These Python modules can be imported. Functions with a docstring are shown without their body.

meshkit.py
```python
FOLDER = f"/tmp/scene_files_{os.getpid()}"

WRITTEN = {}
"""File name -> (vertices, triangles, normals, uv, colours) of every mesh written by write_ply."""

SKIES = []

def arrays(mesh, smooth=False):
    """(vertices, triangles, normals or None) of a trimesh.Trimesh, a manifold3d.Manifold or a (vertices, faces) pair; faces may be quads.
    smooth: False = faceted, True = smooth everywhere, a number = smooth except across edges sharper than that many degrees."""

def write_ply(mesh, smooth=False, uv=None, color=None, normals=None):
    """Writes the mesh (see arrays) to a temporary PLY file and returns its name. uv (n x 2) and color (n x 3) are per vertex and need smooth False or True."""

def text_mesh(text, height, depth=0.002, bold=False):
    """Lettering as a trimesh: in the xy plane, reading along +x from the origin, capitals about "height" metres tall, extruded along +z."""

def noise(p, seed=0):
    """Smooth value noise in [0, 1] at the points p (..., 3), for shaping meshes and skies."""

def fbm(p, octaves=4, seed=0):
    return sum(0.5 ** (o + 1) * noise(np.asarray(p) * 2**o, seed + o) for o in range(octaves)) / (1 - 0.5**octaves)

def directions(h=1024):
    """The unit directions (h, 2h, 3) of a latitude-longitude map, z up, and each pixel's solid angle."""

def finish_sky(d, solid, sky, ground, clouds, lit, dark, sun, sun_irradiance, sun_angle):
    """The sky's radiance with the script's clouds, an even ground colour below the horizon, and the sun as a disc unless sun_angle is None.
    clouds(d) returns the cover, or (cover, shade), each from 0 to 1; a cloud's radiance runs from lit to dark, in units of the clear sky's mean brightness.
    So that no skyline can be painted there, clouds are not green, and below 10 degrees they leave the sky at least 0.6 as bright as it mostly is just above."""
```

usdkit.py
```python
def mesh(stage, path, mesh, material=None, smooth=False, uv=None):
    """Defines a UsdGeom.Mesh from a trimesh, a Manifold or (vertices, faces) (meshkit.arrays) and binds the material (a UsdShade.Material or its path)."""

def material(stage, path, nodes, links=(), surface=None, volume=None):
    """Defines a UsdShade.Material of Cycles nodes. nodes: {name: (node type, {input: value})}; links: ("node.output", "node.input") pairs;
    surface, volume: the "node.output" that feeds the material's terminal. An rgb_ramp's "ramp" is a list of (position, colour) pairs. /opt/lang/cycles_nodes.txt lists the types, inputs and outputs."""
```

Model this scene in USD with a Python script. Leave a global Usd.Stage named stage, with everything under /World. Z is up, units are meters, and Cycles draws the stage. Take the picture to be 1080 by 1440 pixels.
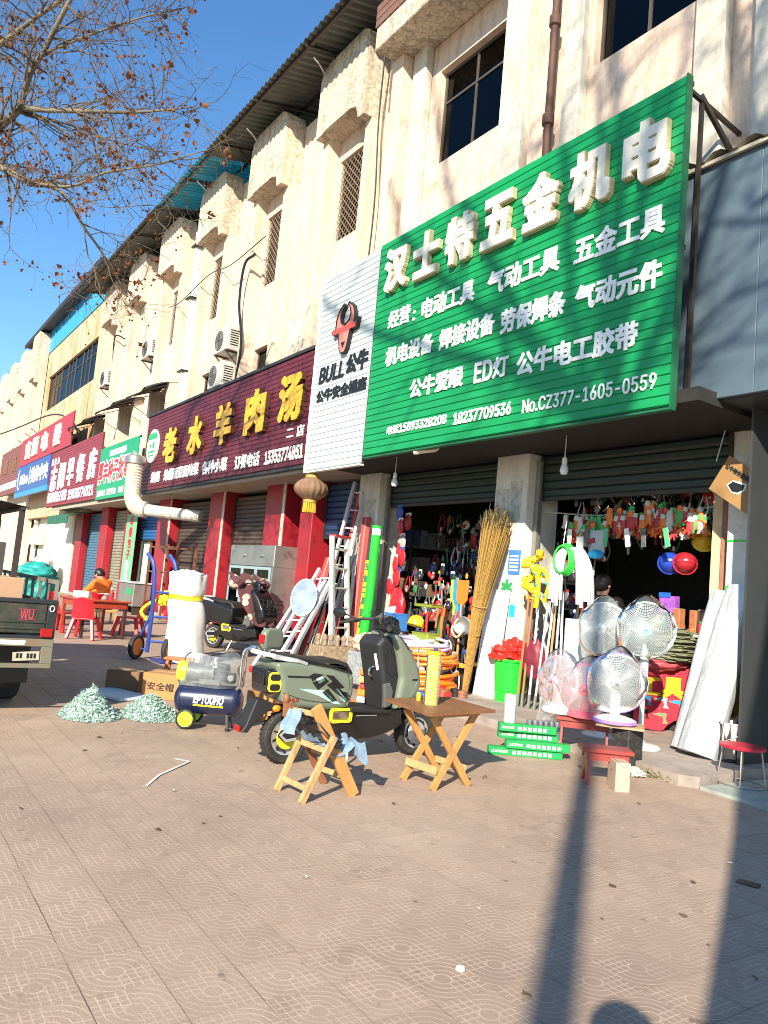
import math, random
import numpy as np, trimesh, shapely
from shapely.geometry import Polygon, Point, LineString
from shapely import box as sbox
from shapely import affinity, union_all
from pxr import Usd, UsdGeom, UsdLux, UsdShade, Sdf, Gf, Vt
import usdkit, meshkit

stage = Usd.Stage.CreateInMemory()
UsdGeom.SetStageUpAxis(stage, 'Z'); UsdGeom.SetStageMetersPerUnit(stage, 1.0)
UsdGeom.Xform.Define(stage, '/World')
LK = '/World/Looks'
UsdGeom.Scope.Define(stage, LK)

# ------------------------------------------------------------------ camera
YAW, PITCH, ROLL, FPX = math.radians(146.116), math.radians(5.567), math.radians(5.1386), 1088.45
_f = np.array([math.cos(YAW)*math.cos(PITCH), math.sin(YAW)*math.cos(PITCH), math.sin(PITCH)])
_r = np.array([math.sin(YAW), -math.cos(YAW), 0.0]); _u = np.cross(_r, _f)
_r, _u = _r*math.cos(ROLL)+_u*math.sin(ROLL), _u*math.cos(ROLL)-_r*math.sin(ROLL)
cam = UsdGeom.Camera.Define(stage, '/World/camera')
cam.CreateHorizontalApertureAttr(36.0); cam.CreateVerticalApertureAttr(48.0)
cam.CreateFocalLengthAttr(36.0*FPX/1080.0)
cam.CreateClippingRangeAttr(Gf.Vec2f(0.05, 2000))
cam.CreateExposureAttr(0.92)
UsdGeom.Xformable(cam).AddTransformOp().Set(Gf.Matrix4d(*[*_r, 0, *_u, 0, *(-_f), 0, 0, 0, 1.5, 1]))

# ------------------------------------------------------------------ sky and sun
SUN_EL = math.radians(28.5)
SUN_TO = np.array([0.635, -0.772, 0.0]); SUN_TO /= np.linalg.norm(SUN_TO)
SUN_ROT = math.atan2(SUN_TO[0], SUN_TO[1])
dome = UsdLux.DomeLight.Define(stage, '/World/sky')
dome.GetPrim().SetCustomDataByKey('kind', 'structure')
sky_m = usdkit.material(stage, LK+'/sky_air', {
    's': ('sky_texture', {'sky_type': 'single_scattering', 'sun_disc': False, 'sun_elevation': SUN_EL, 'sun_rotation': SUN_ROT,
                          'altitude': 100.0, 'air_density': 1.25, 'aerosol_density': 0.1, 'ozone_density': 6.0}),
    'h': ('hsv', {'saturation': 1.1}), 'b': ('background_shader', {'strength': 0.118})}, [('s.color', 'h.color'), ('h.color', 'b.color')], surface='b.background')
UsdShade.MaterialBindingAPI.Apply(dome.GetPrim()).Bind(sky_m)
sun = UsdLux.DistantLight.Define(stage, '/World/sun')
sun.CreateIntensityAttr(1.25); sun.CreateAngleAttr(0.5); sun.CreateNormalizeAttr(True); sun.CreateColorAttr(Gf.Vec3f(1.0, 0.90, 0.74))
_d = np.array([SUN_TO[0]*math.cos(SUN_EL), SUN_TO[1]*math.cos(SUN_EL), math.sin(SUN_EL)])
_x = np.cross([0, 0, 1], _d); _x /= np.linalg.norm(_x); _y = np.cross(_d, _x)
UsdGeom.Xformable(sun).AddTransformOp().Set(Gf.Matrix4d(*[*_x, 0, *_y, 0, *_d, 0, 0, 0, 30, 1]))

# ------------------------------------------------------------------ prim helpers
_count = {}
def numbered(parent, name):
    k = (parent, name); n = _count.get(k, 0); _count[k] = n+1
    return name if n == 0 else f'{name}_{n:03d}'

class Thing:
    def __init__(s, path, loc=(0, 0, 0), rz=0, world=True):
        s.path = path; s.loc = np.array(loc, float); s.rz = rz; s.world = world

def cdata(prim, **k):
    for a, b in k.items():
        if b: prim.SetCustomDataByKey(a, b)

def xf(path, loc, rz, sc=None):
    x = UsdGeom.Xform.Define(stage, path)
    x.AddTranslateOp().Set(Gf.Vec3d(*map(float, loc))); x.AddRotateZOp().Set(math.degrees(rz))
    if sc: x.AddScaleOp().Set(Gf.Vec3f(sc, sc, sc))
    return x

def thing(name, label, cat, loc=(0, 0, 0), rz=0, group=None, world=True, sc=None, kind=None):
    """An Xform at the thing's base; with world=True its parts are given in world coordinates, else in the thing's own."""
    p = '/World/'+numbered('/World', name)
    x = xf(p, loc, rz, sc)
    cdata(x.GetPrim(), label=label, category=cat, group=group, kind=kind)
    return Thing(p, loc, rz, world)

def dup(src, loc, rz, label=None, group=None, sc=None):
    base = src.path.split('/')[-1]
    base = base[:-4] if base[-4:-3] == '_' and base[-3:].isdigit() else base
    p = '/World/'+numbered('/World', base)
    x = xf(p, loc, rz, sc)
    x.GetPrim().GetReferences().AddInternalReference(src.path); x.GetPrim().SetInstanceable(True)
    cdata(x.GetPrim(), label=label, group=group)
    return Thing(p, loc, rz, False)

def put(parent, name, mesh, mat, smooth=35, label=None, kind=None):
    """One Mesh prim under a Thing (or under another part, given as the Thing that put() returned)."""
    v, f = tidy(mesh)
    if parent.world: v = v-parent.loc
    p = parent.path+'/'+numbered(parent.path, name)
    m = usdkit.mesh(stage, p, (v, f), mat, smooth)
    cdata(m.GetPrim(), label=label, kind=kind)
    return Thing(p, parent.loc, parent.rz, parent.world)

def puts(parent, name, meshes, mat, smooth=35):
    for m in meshes: put(parent, name, m, mat, smooth)

def solo(name, label, cat, mesh, mat, group=None, smooth=35, kind=None):
    """A thing that is one mesh, in world coordinates."""
    v, f = tidy(mesh)
    p = '/World/'+numbered('/World', name)
    m = usdkit.mesh(stage, p, (v, f), mat, smooth)
    cdata(m.GetPrim(), label=label, category=cat, group=group, kind=kind)
    return Thing(p)

def struct(name, mesh, mat, smooth=False):
    v, f = arr(mesh)
    p = '/World/'+numbered('/World', name)
    m = usdkit.mesh(stage, p, (v, f), mat, smooth); cdata(m.GetPrim(), kind='structure')
    return Thing(p)

# ------------------------------------------------------------------ shape helpers: all return (vertices, triangles)
def arr(m):
    if isinstance(m, list): m = join(m)
    if isinstance(m, tuple): return np.asarray(m[0], float), np.asarray(m[1], int)
    if hasattr(m, 'to_mesh'):
        q = m.to_mesh(); return np.array(q.vert_properties[:, :3], float), np.array(q.tri_verts, int)
    return np.array(m.vertices), np.array(m.faces)

def tidy(m):
    v, f = arr(m); u, i = np.unique(f, return_inverse=True); return v[u], i.reshape(-1, 3)

def join(ms):
    V, F, n = [], [], 0
    for m in ms:
        v, f = arr(m); V.append(v); F.append(f+n); n += len(v)
    return np.vstack(V), np.vstack(F)

_BF = np.array([[0,2,1],[0,3,2],[4,5,6],[4,6,7],[0,1,5],[0,5,4],[1,2,6],[1,6,5],[2,3,7],[2,7,6],[3,0,4],[3,4,7]])
def bx(x0, x1, y0, y1, z0, z1, c=0):
    """Box; c chamfers its edges."""
    if c:
        c = min(c, (x1-x0)/2.2, (y1-y0)/2.2, (z1-z0)/2.2)
        P = [(x, y, z) for x in (x0+c, x1-c) for y in (y0+c, y1-c) for z in (z0, z1)]
        P += [(x, y, z) for x in (x0+c, x1-c) for y in (y0, y1) for z in (z0+c, z1-c)]
        P += [(x, y, z) for x in (x0, x1) for y in (y0+c, y1-c) for z in (z0+c, z1-c)]
        return hull(P)
    return np.array([(x0,y0,z0),(x1,y0,z0),(x1,y1,z0),(x0,y1,z0),(x0,y0,z1),(x1,y0,z1),(x1,y1,z1),(x0,y1,z1)], float), _BF

def hull(P):
    h = trimesh.convex.convex_hull(np.asarray(P, float), qhull_options='QJ Pp') if len(P) > 3 else None
    return np.array(h.vertices), np.array(h.faces)

def rot(m, ax, deg, o=(0, 0, 0)):
    v, f = arr(m); a = math.radians(deg); k = np.asarray(ax, float); k /= np.linalg.norm(k)
    K = np.array([[0, -k[2], k[1]], [k[2], 0, -k[0]], [-k[1], k[0], 0]])
    R = np.eye(3)+math.sin(a)*K+(1-math.cos(a))*K@K
    return (v-o)@R.T+o, f
def mv(m, d): v, f = arr(m); return v+np.asarray(d, float), f
def scl(m, s, o=(0, 0, 0)): v, f = arr(m); return (v-o)*np.asarray(s, float)+o, f

def frame(d, up=(0, 0, 1)):
    d = np.asarray(d, float); d = d/np.linalg.norm(d); up = np.asarray(up, float)
    if abs(d@up)/np.linalg.norm(up) > .98: up = np.array([1., 0, 0]) if abs(d[0]) < .9 else np.array([0, 1., 0])
    s = np.cross(d, up); s /= np.linalg.norm(s); return d, s, np.cross(s, d)

def beam(p, q, w, h, up=(0, 0, 1), c=0, taper=1.0):
    """Rectangular bar from p to q: w across (sideways), h along up."""
    p, q = np.asarray(p, float), np.asarray(q, float); d, s, u = frame(q-p, up)
    P = []
    for e, k in ((p, 1.0), (q, taper)):
        for a, b in ((-1,-1),(1,-1),(1,1),(-1,1)): P.append(e+s*a*w/2*k+u*b*h/2*k)
    if c:
        L = np.linalg.norm(q-p); m = bx(-w/2, w/2, -h/2, h/2, 0, L, c)
        return np.asarray(m[0])[:, :1]*s+np.asarray(m[0])[:, 1:2]*u+np.asarray(m[0])[:, 2:]*d+p, m[1]
    return np.array(P), np.array([[0,1,2],[0,2,3],[4,6,5],[4,7,6],[0,5,1],[0,4,5],[1,6,2],[1,5,6],[2,7,3],[2,6,7],[3,4,0],[3,7,4]])

def tube(path, r, n=8, closed=False, cap=True):
    P = np.asarray(path, float); N = len(P); r = np.broadcast_to(np.asarray(r, float), (N,))
    if closed: T = np.roll(P, -1, 0)-np.roll(P, 1, 0)
    else:
        T = np.gradient(P, axis=0)
    T /= np.maximum(np.linalg.norm(T, axis=1, keepdims=True), 1e-9)
    _, s, u = frame(T[0]); S = [s]
    for i in range(1, N):
        s = S[-1]-T[i]*(S[-1]@T[i]); L = np.linalg.norm(s)
        S.append(s/L if L > 1e-6 else frame(T[i])[1])
    S = np.array(S); U = np.cross(S, T)
    a = np.arange(n)*2*np.pi/n
    V = P[:, None]+r[:, None, None]*(np.cos(a)[None, :, None]*S[:, None]+np.sin(a)[None, :, None]*U[:, None])
    V = V.reshape(-1, 3); F = []
    K = N if closed else N-1
    i = np.arange(K)[:, None]*n; j = np.arange(n)[None]; j2 = (j+1) % n; i2 = ((np.arange(K)+1) % N)[:, None]*n
    a_, b_, c_, d_ = (i+j).ravel(), (i+j2).ravel(), (i2+j2).ravel(), (i2+j).ravel()
    F = np.vstack([np.stack([a_, c_, b_], 1), np.stack([a_, d_, c_], 1)])
    if cap and not closed:
        V = np.vstack([V, P[0], P[-1]]); m = N*n; jj = np.arange(n); j3 = (jj+1) % n
        F = np.vstack([F, np.stack([np.full(n, m), jj, j3], 1), np.stack([np.full(n, m+1), (N-1)*n+j3, (N-1)*n+jj], 1)])
    return V, F

def smoothpath(P, k=8):
    """Catmull-Rom through the points."""
    P = np.asarray(P, float); Q = np.vstack([2*P[0]-P[1], P, 2*P[-1]-P[-2]]); out = []
    for i in range(1, len(Q)-2):
        a, b, c, d = Q[i-1:i+3]
        for t in np.arange(k)/k:
            out.append(.5*((2*b)+(-a+c)*t+(2*a-5*b+4*c-d)*t*t+(-a+3*b-3*c+d)*t**3))
    out.append(P[-1]); return np.array(out)

def lathe(prof, n=24, o=(0, 0, 0), ax=(0, 0, 1), arc=2*np.pi):
    """Profile of (radius, height) turned about the axis ax through o."""
    P = np.asarray(prof, float); d, s, u = frame(ax, (0, 1, 0) if abs(np.asarray(ax, float)[1])/np.linalg.norm(ax) < .9 else (0, 0, 1))
    a = np.arange(n)*2*np.pi/n; M = len(P)
    V = np.asarray(o, float)+P[:, None, 1:2]*d+P[:, None, 0:1]*(np.cos(a)[None, :, None]*s+np.sin(a)[None, :, None]*u)
    V = V.reshape(-1, 3); i = np.arange(M-1)[:, None]*n; j = np.arange(n)[None]; j2 = (j+1) % n
    a_, b_, c_, d_ = (i+j).ravel(), (i+j2).ravel(), (i+n+j2).ravel(), (i+n+j).ravel()
    F = np.vstack([np.stack([a_, b_, c_], 1), np.stack([a_, c_, d_], 1)])
    m = trimesh.Trimesh(V, F, process=False); m.merge_vertices(); m.update_faces(m.nondegenerate_faces())
    return np.array(m.vertices), np.array(m.faces)

def cyl(p, q, r, n=16, r2=None):
    p, q = np.asarray(p, float), np.asarray(q, float); L = np.linalg.norm(q-p); r2 = r if r2 is None else r2
    return lathe([(0, 0), (r, 0), (r2, L), (0, L)], n, p, q-p)

def ball(c, r, s=2):
    m = trimesh.creation.icosphere(s, 1.0); return np.array(m.vertices)*np.asarray(r)+c, np.array(m.faces)

def blob(c, r, s=3, amp=.2, fr=3., seed=0):
    m = trimesh.creation.icosphere(s, 1.0); v = np.array(m.vertices)
    k = 1+amp*2*(meshkit.fbm(v*fr+seed*7.3+50, 3, seed)-.5); return v*k[:, None]*np.asarray(r)+c, np.array(m.faces)

def ext(poly, d):
    """Polygon(s) in the xy plane extruded along +z."""
    out = []
    for g in getattr(poly, 'geoms', [poly]):
        if g.is_empty or g.area < 1e-8: continue
        m = trimesh.creation.extrude_polygon(g, d, engine='earcut'); out.append((np.array(m.vertices), np.array(m.faces)))
    return join(out)

def wallpoly(poly, y0, y1):
    """Polygon in (x, z) made into a slab between y0 and y1."""
    v, f = ext(poly, y1-y0); return np.stack([v[:, 0], y1-v[:, 2], v[:, 1]], 1), f

def onyz(poly, x0, x1):
    """Polygon in (y, z) made into a slab between x0 and x1."""
    v, f = ext(poly, x1-x0); return np.stack([x0+v[:, 2], v[:, 0], v[:, 1]], 1), f

def onplane(poly, d, o, ex, ey):
    """Polygon extruded by d along ex x ey from the plane through o."""
    v, f = ext(poly, d); ex, ey = np.asarray(ex, float), np.asarray(ey, float); ez = np.cross(ex, ey)
    return np.asarray(o, float)+v[:, :1]*ex+v[:, 1:2]*ey+v[:, 2:]*ez, f

def rrect(x0, x1, y0, y1, r): return sbox(x0+r, y0+r, x1-r, y1-r).buffer(r, quad_segs=4)

def grid(fn, nu, nv, closed_u=False):
    """Surface from fn(u, v) -> xyz over [0,1]^2."""
    u = np.linspace(0, 1, nu); v = np.linspace(0, 1, nv); U, W = np.meshgrid(u, v, indexing='ij')
    P = fn(U, W).reshape(-1, 3); i = np.arange(nu-1)[:, None]*nv; j = np.arange(nv-1)[None]
    a, b, c, d = (i+j).ravel(), (i+nv+j).ravel(), (i+nv+j+1).ravel(), (i+j+1).ravel()
    return P, np.vstack([np.stack([a, b, c], 1), np.stack([a, c, d], 1)])

def both(m):
    """A sheet given a back face a hair behind it."""
    v, f = arr(m); q = trimesh.Trimesh(v, f, process=False); n = q.vertex_normals
    return np.vstack([v, v-n*.0015]), np.vstack([f, f[:, ::-1]+len(v)])

# ------------------------------------------------------------------ lettering
import glob
_FONT = {}
_GL = {}
def glyph(ch, cjk=True, bold=0.0):
    """Outline of one character in units of its em; (polygon, advance)."""
    k = (ch, cjk, bold)
    if k in _GL: return _GL[k]
    from PIL import Image, ImageDraw, ImageFont
    if cjk not in _FONT:
        _FONT[cjk] = ImageFont.truetype(glob.glob('/opt/blender-*/*/datafiles/fonts/'+('Noto Sans CJK Regular.woff2' if cjk else 'Inter.woff2'))[0], 96)
    ft = _FONT[cjk]; adv = ft.getlength(ch)/96.
    im = Image.new('L', (150, 170)); ImageDraw.Draw(im).text((20, 120), ch, 255, ft, anchor='ls')
    on = np.pad(np.asarray(im) > 127, ((0, 0), (1, 1))).astype(np.int8)
    rows, st = np.nonzero(np.diff(on, axis=1) == 1); en = np.nonzero(np.diff(on, axis=1) == -1)[1]
    if len(rows) == 0: _GL[k] = (None, adv if adv > 0 else .3); return _GL[k]
    g = union_all(sbox(st-20, 120-rows-1, en-20, 120-rows)).buffer(.6).buffer(-.6).simplify(.55)
    if bold: g = g.buffer(bold*96, join_style='mitre', quad_segs=2).simplify(.5)
    g = affinity.scale(g, 1/96., 1/96., origin=(0, 0))
    _GL[k] = (g, adv); return _GL[k]

def textline(s, x0, x1, zc, h, cjk=True, bold=.02, slant=0, fill=True):
    """Polygons of a line that runs from x0 to x1, centred at height zc with characters h tall."""
    glyphs = [(c, *glyph(c, cjk and ord(c) > 0x2000, bold)) for c in s]
    tot = sum(a for _, _, a in glyphs); sx = (x1-x0)/tot; out = []; x = x0
    for c, g, a in glyphs:
        if g is not None:
            tall = ord(c) > 0x2000
            sy = h/(.92 if tall else .73); yo = .38 if tall else .365
            q = affinity.translate(g, 0, -yo)
            w = min(sx, sy*1.25)
            q = affinity.affine_transform(q, [w, slant*sy, 0, sy, x+(sx-w)*a/2, zc])
            out.append(q)
        x += a*sx
    return out

def onwall(poly, y, d):
    """Lettering standing d proud of a wall whose face is at y (faces the street)."""
    return wallpoly(poly, y-d, y)

# ------------------------------------------------------------------ materials
_M = {}
def M(name, col, rough=.6, metal=0., var=.12, scale=5., bump=0., bs=60., dirt=0., dcol=(.045, .04, .035), ds=3., spec=.5, coat=0., rnd=0., trans=0., aniso=None, stretch=(1, 1, 1)):
    if name in _M: return _M[name]
    c = np.array(col, float)
    nodes = {'tc': ('texture_coordinate', {}), 'mp': ('mapping', {'scale': stretch}), 'n': ('noise_texture', {'scale': scale, 'detail': 4., 'roughness': .6}),
             'r': ('rgb_ramp', {'ramp': [(.25, c*(1-var)), (.75, np.minimum(c*(1+var), 1))]}),
             'p': ('principled_bsdf', {'roughness': rough, 'metallic': metal, 'specular_ior_level': spec, 'coat_weight': coat, 'coat_roughness': .08})}
    links = [('tc.object', 'mp.vector'), ('mp.vector', 'n.vector'), ('n.fac', 'r.fac')]; last = 'r.color'
    if rnd:
        nodes['oi'] = ('object_info', {}); nodes['mr'] = ('map_range', {'from_min': 0., 'from_max': 1., 'to_min': 1-rnd, 'to_max': 1+rnd})
        nodes['hs'] = ('hsv', {}); links += [('oi.random', 'mr.value'), ('mr.result', 'hs.value'), (last, 'hs.color')]; last = 'hs.color'
    if dirt:
        nodes['dn'] = ('noise_texture', {'scale': ds, 'detail': 7., 'roughness': .72}); nodes['dr'] = ('rgb_ramp', {'ramp': [(.45, (0, 0, 0)), (.72, (dirt,)*3)]})
        nodes['dm'] = ('mix_color', {'b': dcol}); links += [('mp.vector', 'dn.vector'), ('dn.fac', 'dr.fac'), ('dr.color', 'dm.fac'), (last, 'dm.a')]; last = 'dm.result'
    links.append((last, 'p.base_color'))
    if bump:
        nodes['bn'] = ('noise_texture', {'scale': bs, 'detail': 3.}); nodes['bp'] = ('bump', {'strength': min(1., bump), 'distance': .01})
        links += [('mp.vector', 'bn.vector'), ('bn.fac', 'bp.height'), ('bp.normal', 'p.normal')]
    surf = 'p.BSDF'
    if trans:
        nodes['tl'] = ('translucent_bsdf', {'color': c}); nodes['mx'] = ('mix_closure', {'fac': trans}); links += [('p.BSDF', 'mx.closure1'), ('tl.BSDF', 'mx.closure2')]; surf = 'mx.closure'
    _M[name] = usdkit.material(stage, LK+'/'+name, nodes, links, surface=surf)
    return _M[name]

def film(name, tint=(.95, .97, .97), haze=.22, rough=.2, scale=14, streak=(1, 1, 1), ior=1.2):
    """Thin clear plastic: lets light through, shines, and is milky where it folds."""
    if name in _M: return _M[name]
    nodes = {'t': ('transparent_bsdf', {'color': tint}), 'g': ('glossy_bsdf', {'color': (.95, .95, .95), 'roughness': rough}), 'd': ('diffuse_bsdf', {'color': (.85, .87, .87)}),
             'tl': ('translucent_bsdf', {'color': (.8, .83, .83)}), 'dd': ('mix_closure', {'fac': .45}),
             'tc': ('texture_coordinate', {}), 'mp': ('mapping', {'scale': streak}), 'n': ('noise_texture', {'scale': scale, 'detail': 3., 'distortion': 1.4}),
             'r': ('rgb_ramp', {'ramp': [(.3, (haze*.35,)*3), (.62, (haze,)*3), (.74, (min(haze*2.6, .95),)*3)]}),
             'fr': ('fresnel', {'IOR': ior}), 'm1': ('mix_closure', {}), 'm2': ('mix_closure', {}), 'b': ('bump', {'strength': .5, 'distance': .02})}
    links = [('tc.object', 'mp.vector'), ('mp.vector', 'n.vector'), ('n.fac', 'r.fac'), ('n.fac', 'b.height'), ('b.normal', 'g.normal'), ('r.color', 'm1.fac'), ('d.BSDF', 'dd.closure1'), ('tl.BSDF', 'dd.closure2'),
             ('t.BSDF', 'm1.closure1'), ('dd.closure', 'm1.closure2'), ('fr.fac', 'm2.fac'), ('m1.closure', 'm2.closure1'), ('g.BSDF', 'm2.closure2')]
    _M[name] = usdkit.material(stage, LK+'/'+name, nodes, links, surface='m2.closure'); return _M[name]

def pane(name, tint=(.55, .6, .6)):
    if name in _M: return _M[name]
    _M[name] = usdkit.material(stage, LK+'/'+name, {'t': ('transparent_bsdf', {'color': tint}), 'g': ('glossy_bsdf', {'roughness': .03, 'color': (.42, .42, .42)}), 'fr': ('fresnel', {'IOR': 1.5}), 'm': ('mix_closure', {})},
        [('fr.fac', 'm.fac'), ('t.BSDF', 'm.closure1'), ('g.BSDF', 'm.closure2')], surface='m.closure'); return _M[name]

def plaster(name, base, pink, stain=.5, rust=0., crack=0., bump=.35):
    """Old painted render: broad patches, rain streaks running down, flaking."""
    if name in _M: return _M[name]
    nodes = {'g': ('geometry', {}), 'ms': ('mapping', {'scale': (2.0, 2.0, .30)}), 'n1': ('noise_texture', {'scale': .9, 'detail': 5., 'roughness': .6}), 'n2': ('noise_texture', {'scale': 1.6, 'detail': 8., 'roughness': .78, 'distortion': .8}),
             'n3': ('noise_texture', {'scale': 9., 'detail': 6., 'roughness': .75}), 'r1': ('rgb_ramp', {'ramp': [(.35, base), (.65, pink)]}),
             'r2': ('rgb_ramp', {'ramp': [(.50, (0, 0, 0)), (.66, (stain,)*3)]}), 'm2': ('mix_color', {'b': tuple(np.array(base)*np.array([.42, .44, .46]))}),
             'r3': ('rgb_ramp', {'ramp': [(.50, (0, 0, 0)), (.62, (.5*stain+.1,)*3)]}), 'm3': ('mix_color', {'b': tuple(np.array(base)*np.array([.62, .58, .52]))}),
             'bp': ('bump', {'strength': bump, 'distance': .03}), 'p': ('principled_bsdf', {'roughness': .9, 'specular_ior_level': .2})}
    links = [('g.position', 'n1.vector'), ('g.position', 'ms.vector'), ('ms.vector', 'n2.vector'), ('g.position', 'n3.vector'), ('n1.fac', 'r1.fac'), ('n2.fac', 'r2.fac'), ('r2.color', 'm2.fac'), ('r1.color', 'm2.a'),
             ('n3.fac', 'r3.fac'), ('r3.color', 'm3.fac'), ('m2.result', 'm3.a'), ('n3.fac', 'bp.height'), ('bp.normal', 'p.normal')]; last = 'm3.result'
    if rust:
        nodes['mr'] = ('mapping', {'scale': (1.7, 1.7, .09), 'location': (3.1, 0, 0)}); nodes['n4'] = ('noise_texture', {'scale': 2.6, 'detail': 5.}); nodes['r4'] = ('rgb_ramp', {'ramp': [(.52, (0, 0, 0)), (.70, (rust,)*3)]})
        nodes['m4'] = ('mix_color', {'b': (.42, .17, .04)}); links += [('g.position', 'mr.vector'), ('mr.vector', 'n4.vector'), ('n4.fac', 'r4.fac'), ('r4.color', 'm4.fac'), (last, 'm4.a')]; last = 'm4.result'
    if crack:
        nodes['v'] = ('voronoi_texture', {'feature': 'distance_to_edge', 'scale': 6.5}); nodes['nd'] = ('noise_texture', {'scale': 5., 'detail': 4.}); nodes['ad'] = ('mix_color', {'blend_type': 'add', 'fac': .35})
        nodes['r5'] = ('rgb_ramp', {'ramp': [(0., (crack,)*3), (.05, (crack*.8,)*3), (.10, (0, 0, 0))]}); nodes['m5'] = ('mix_color', {'b': (.16, .12, .085)})
        nodes['r6'] = ('rgb_ramp', {'ramp': [(.36, (0, 0, 0)), (.52, (1, 1, 1))]}); nodes['mu'] = ('mix_color', {'blend_type': 'multiply', 'fac': 1.})
        links += [('g.position', 'nd.vector'), ('g.position', 'ad.a'), ('nd.color', 'ad.b'), ('ad.result', 'v.vector'), ('v.distance', 'r5.fac'), ('n2.fac', 'r6.fac'), ('r5.color', 'mu.a'), ('r6.color', 'mu.b'), ('mu.result', 'm5.fac'), (last, 'm5.a')]; last = 'm5.result'
    links.append((last, 'p.base_color'))
    _M[name] = usdkit.material(stage, LK+'/'+name, nodes, links, surface='p.BSDF'); return _M[name]

# plain colours used by many things
WHITE = M('white_paint', (.78, .78, .75), .45); BLACK = M('black_plastic', (.018, .018, .02), .4); DARKM = M('dark_steel', (.06, .055, .05), .5, .6, dirt=.5, dcol=(.13, .06, .03))
ALU = M('aluminium', (.70, .71, .72), .35, .35, var=.06, bump=.06); CHROME = M('chrome', (.8, .8, .8), .12, 1., var=.03); RUBBER = M('rubber', (.022, .021, .02), .75, dirt=.35, dcol=(.12, .10, .08), ds=9)
RED = M('red_plastic', (.55, .025, .035), .38, var=.1); REDPAINT = M('red_paint', (.42, .03, .03), .5, dirt=.35, ds=4); WOOD = M('pale_wood', (.52, .29, .11), .55, var=.3, scale=7, stretch=(1, 1, 5), bump=.15, dirt=.3, dcol=(.16, .08, .03))
CARD = M('cardboard', (.42, .26, .13), .8, var=.08); YEL = M('yellow_plastic', (.80, .55, .02), .35); ORA = M('orange_plastic', (.85, .20, .015), .4, var=.1); BLUE = M('blue_plastic', (.02, .12, .48), .4)
GRN = M('bright_green_plastic', (.02, .60, .04), .35, var=.06); LIME = M('lime_plastic', (.42, .80, .03), .4); STEEL = M('stainless', (.40, .39, .36), .42, .75, dirt=.55, dcol=(.10, .085, .06), ds=2.5)

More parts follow.
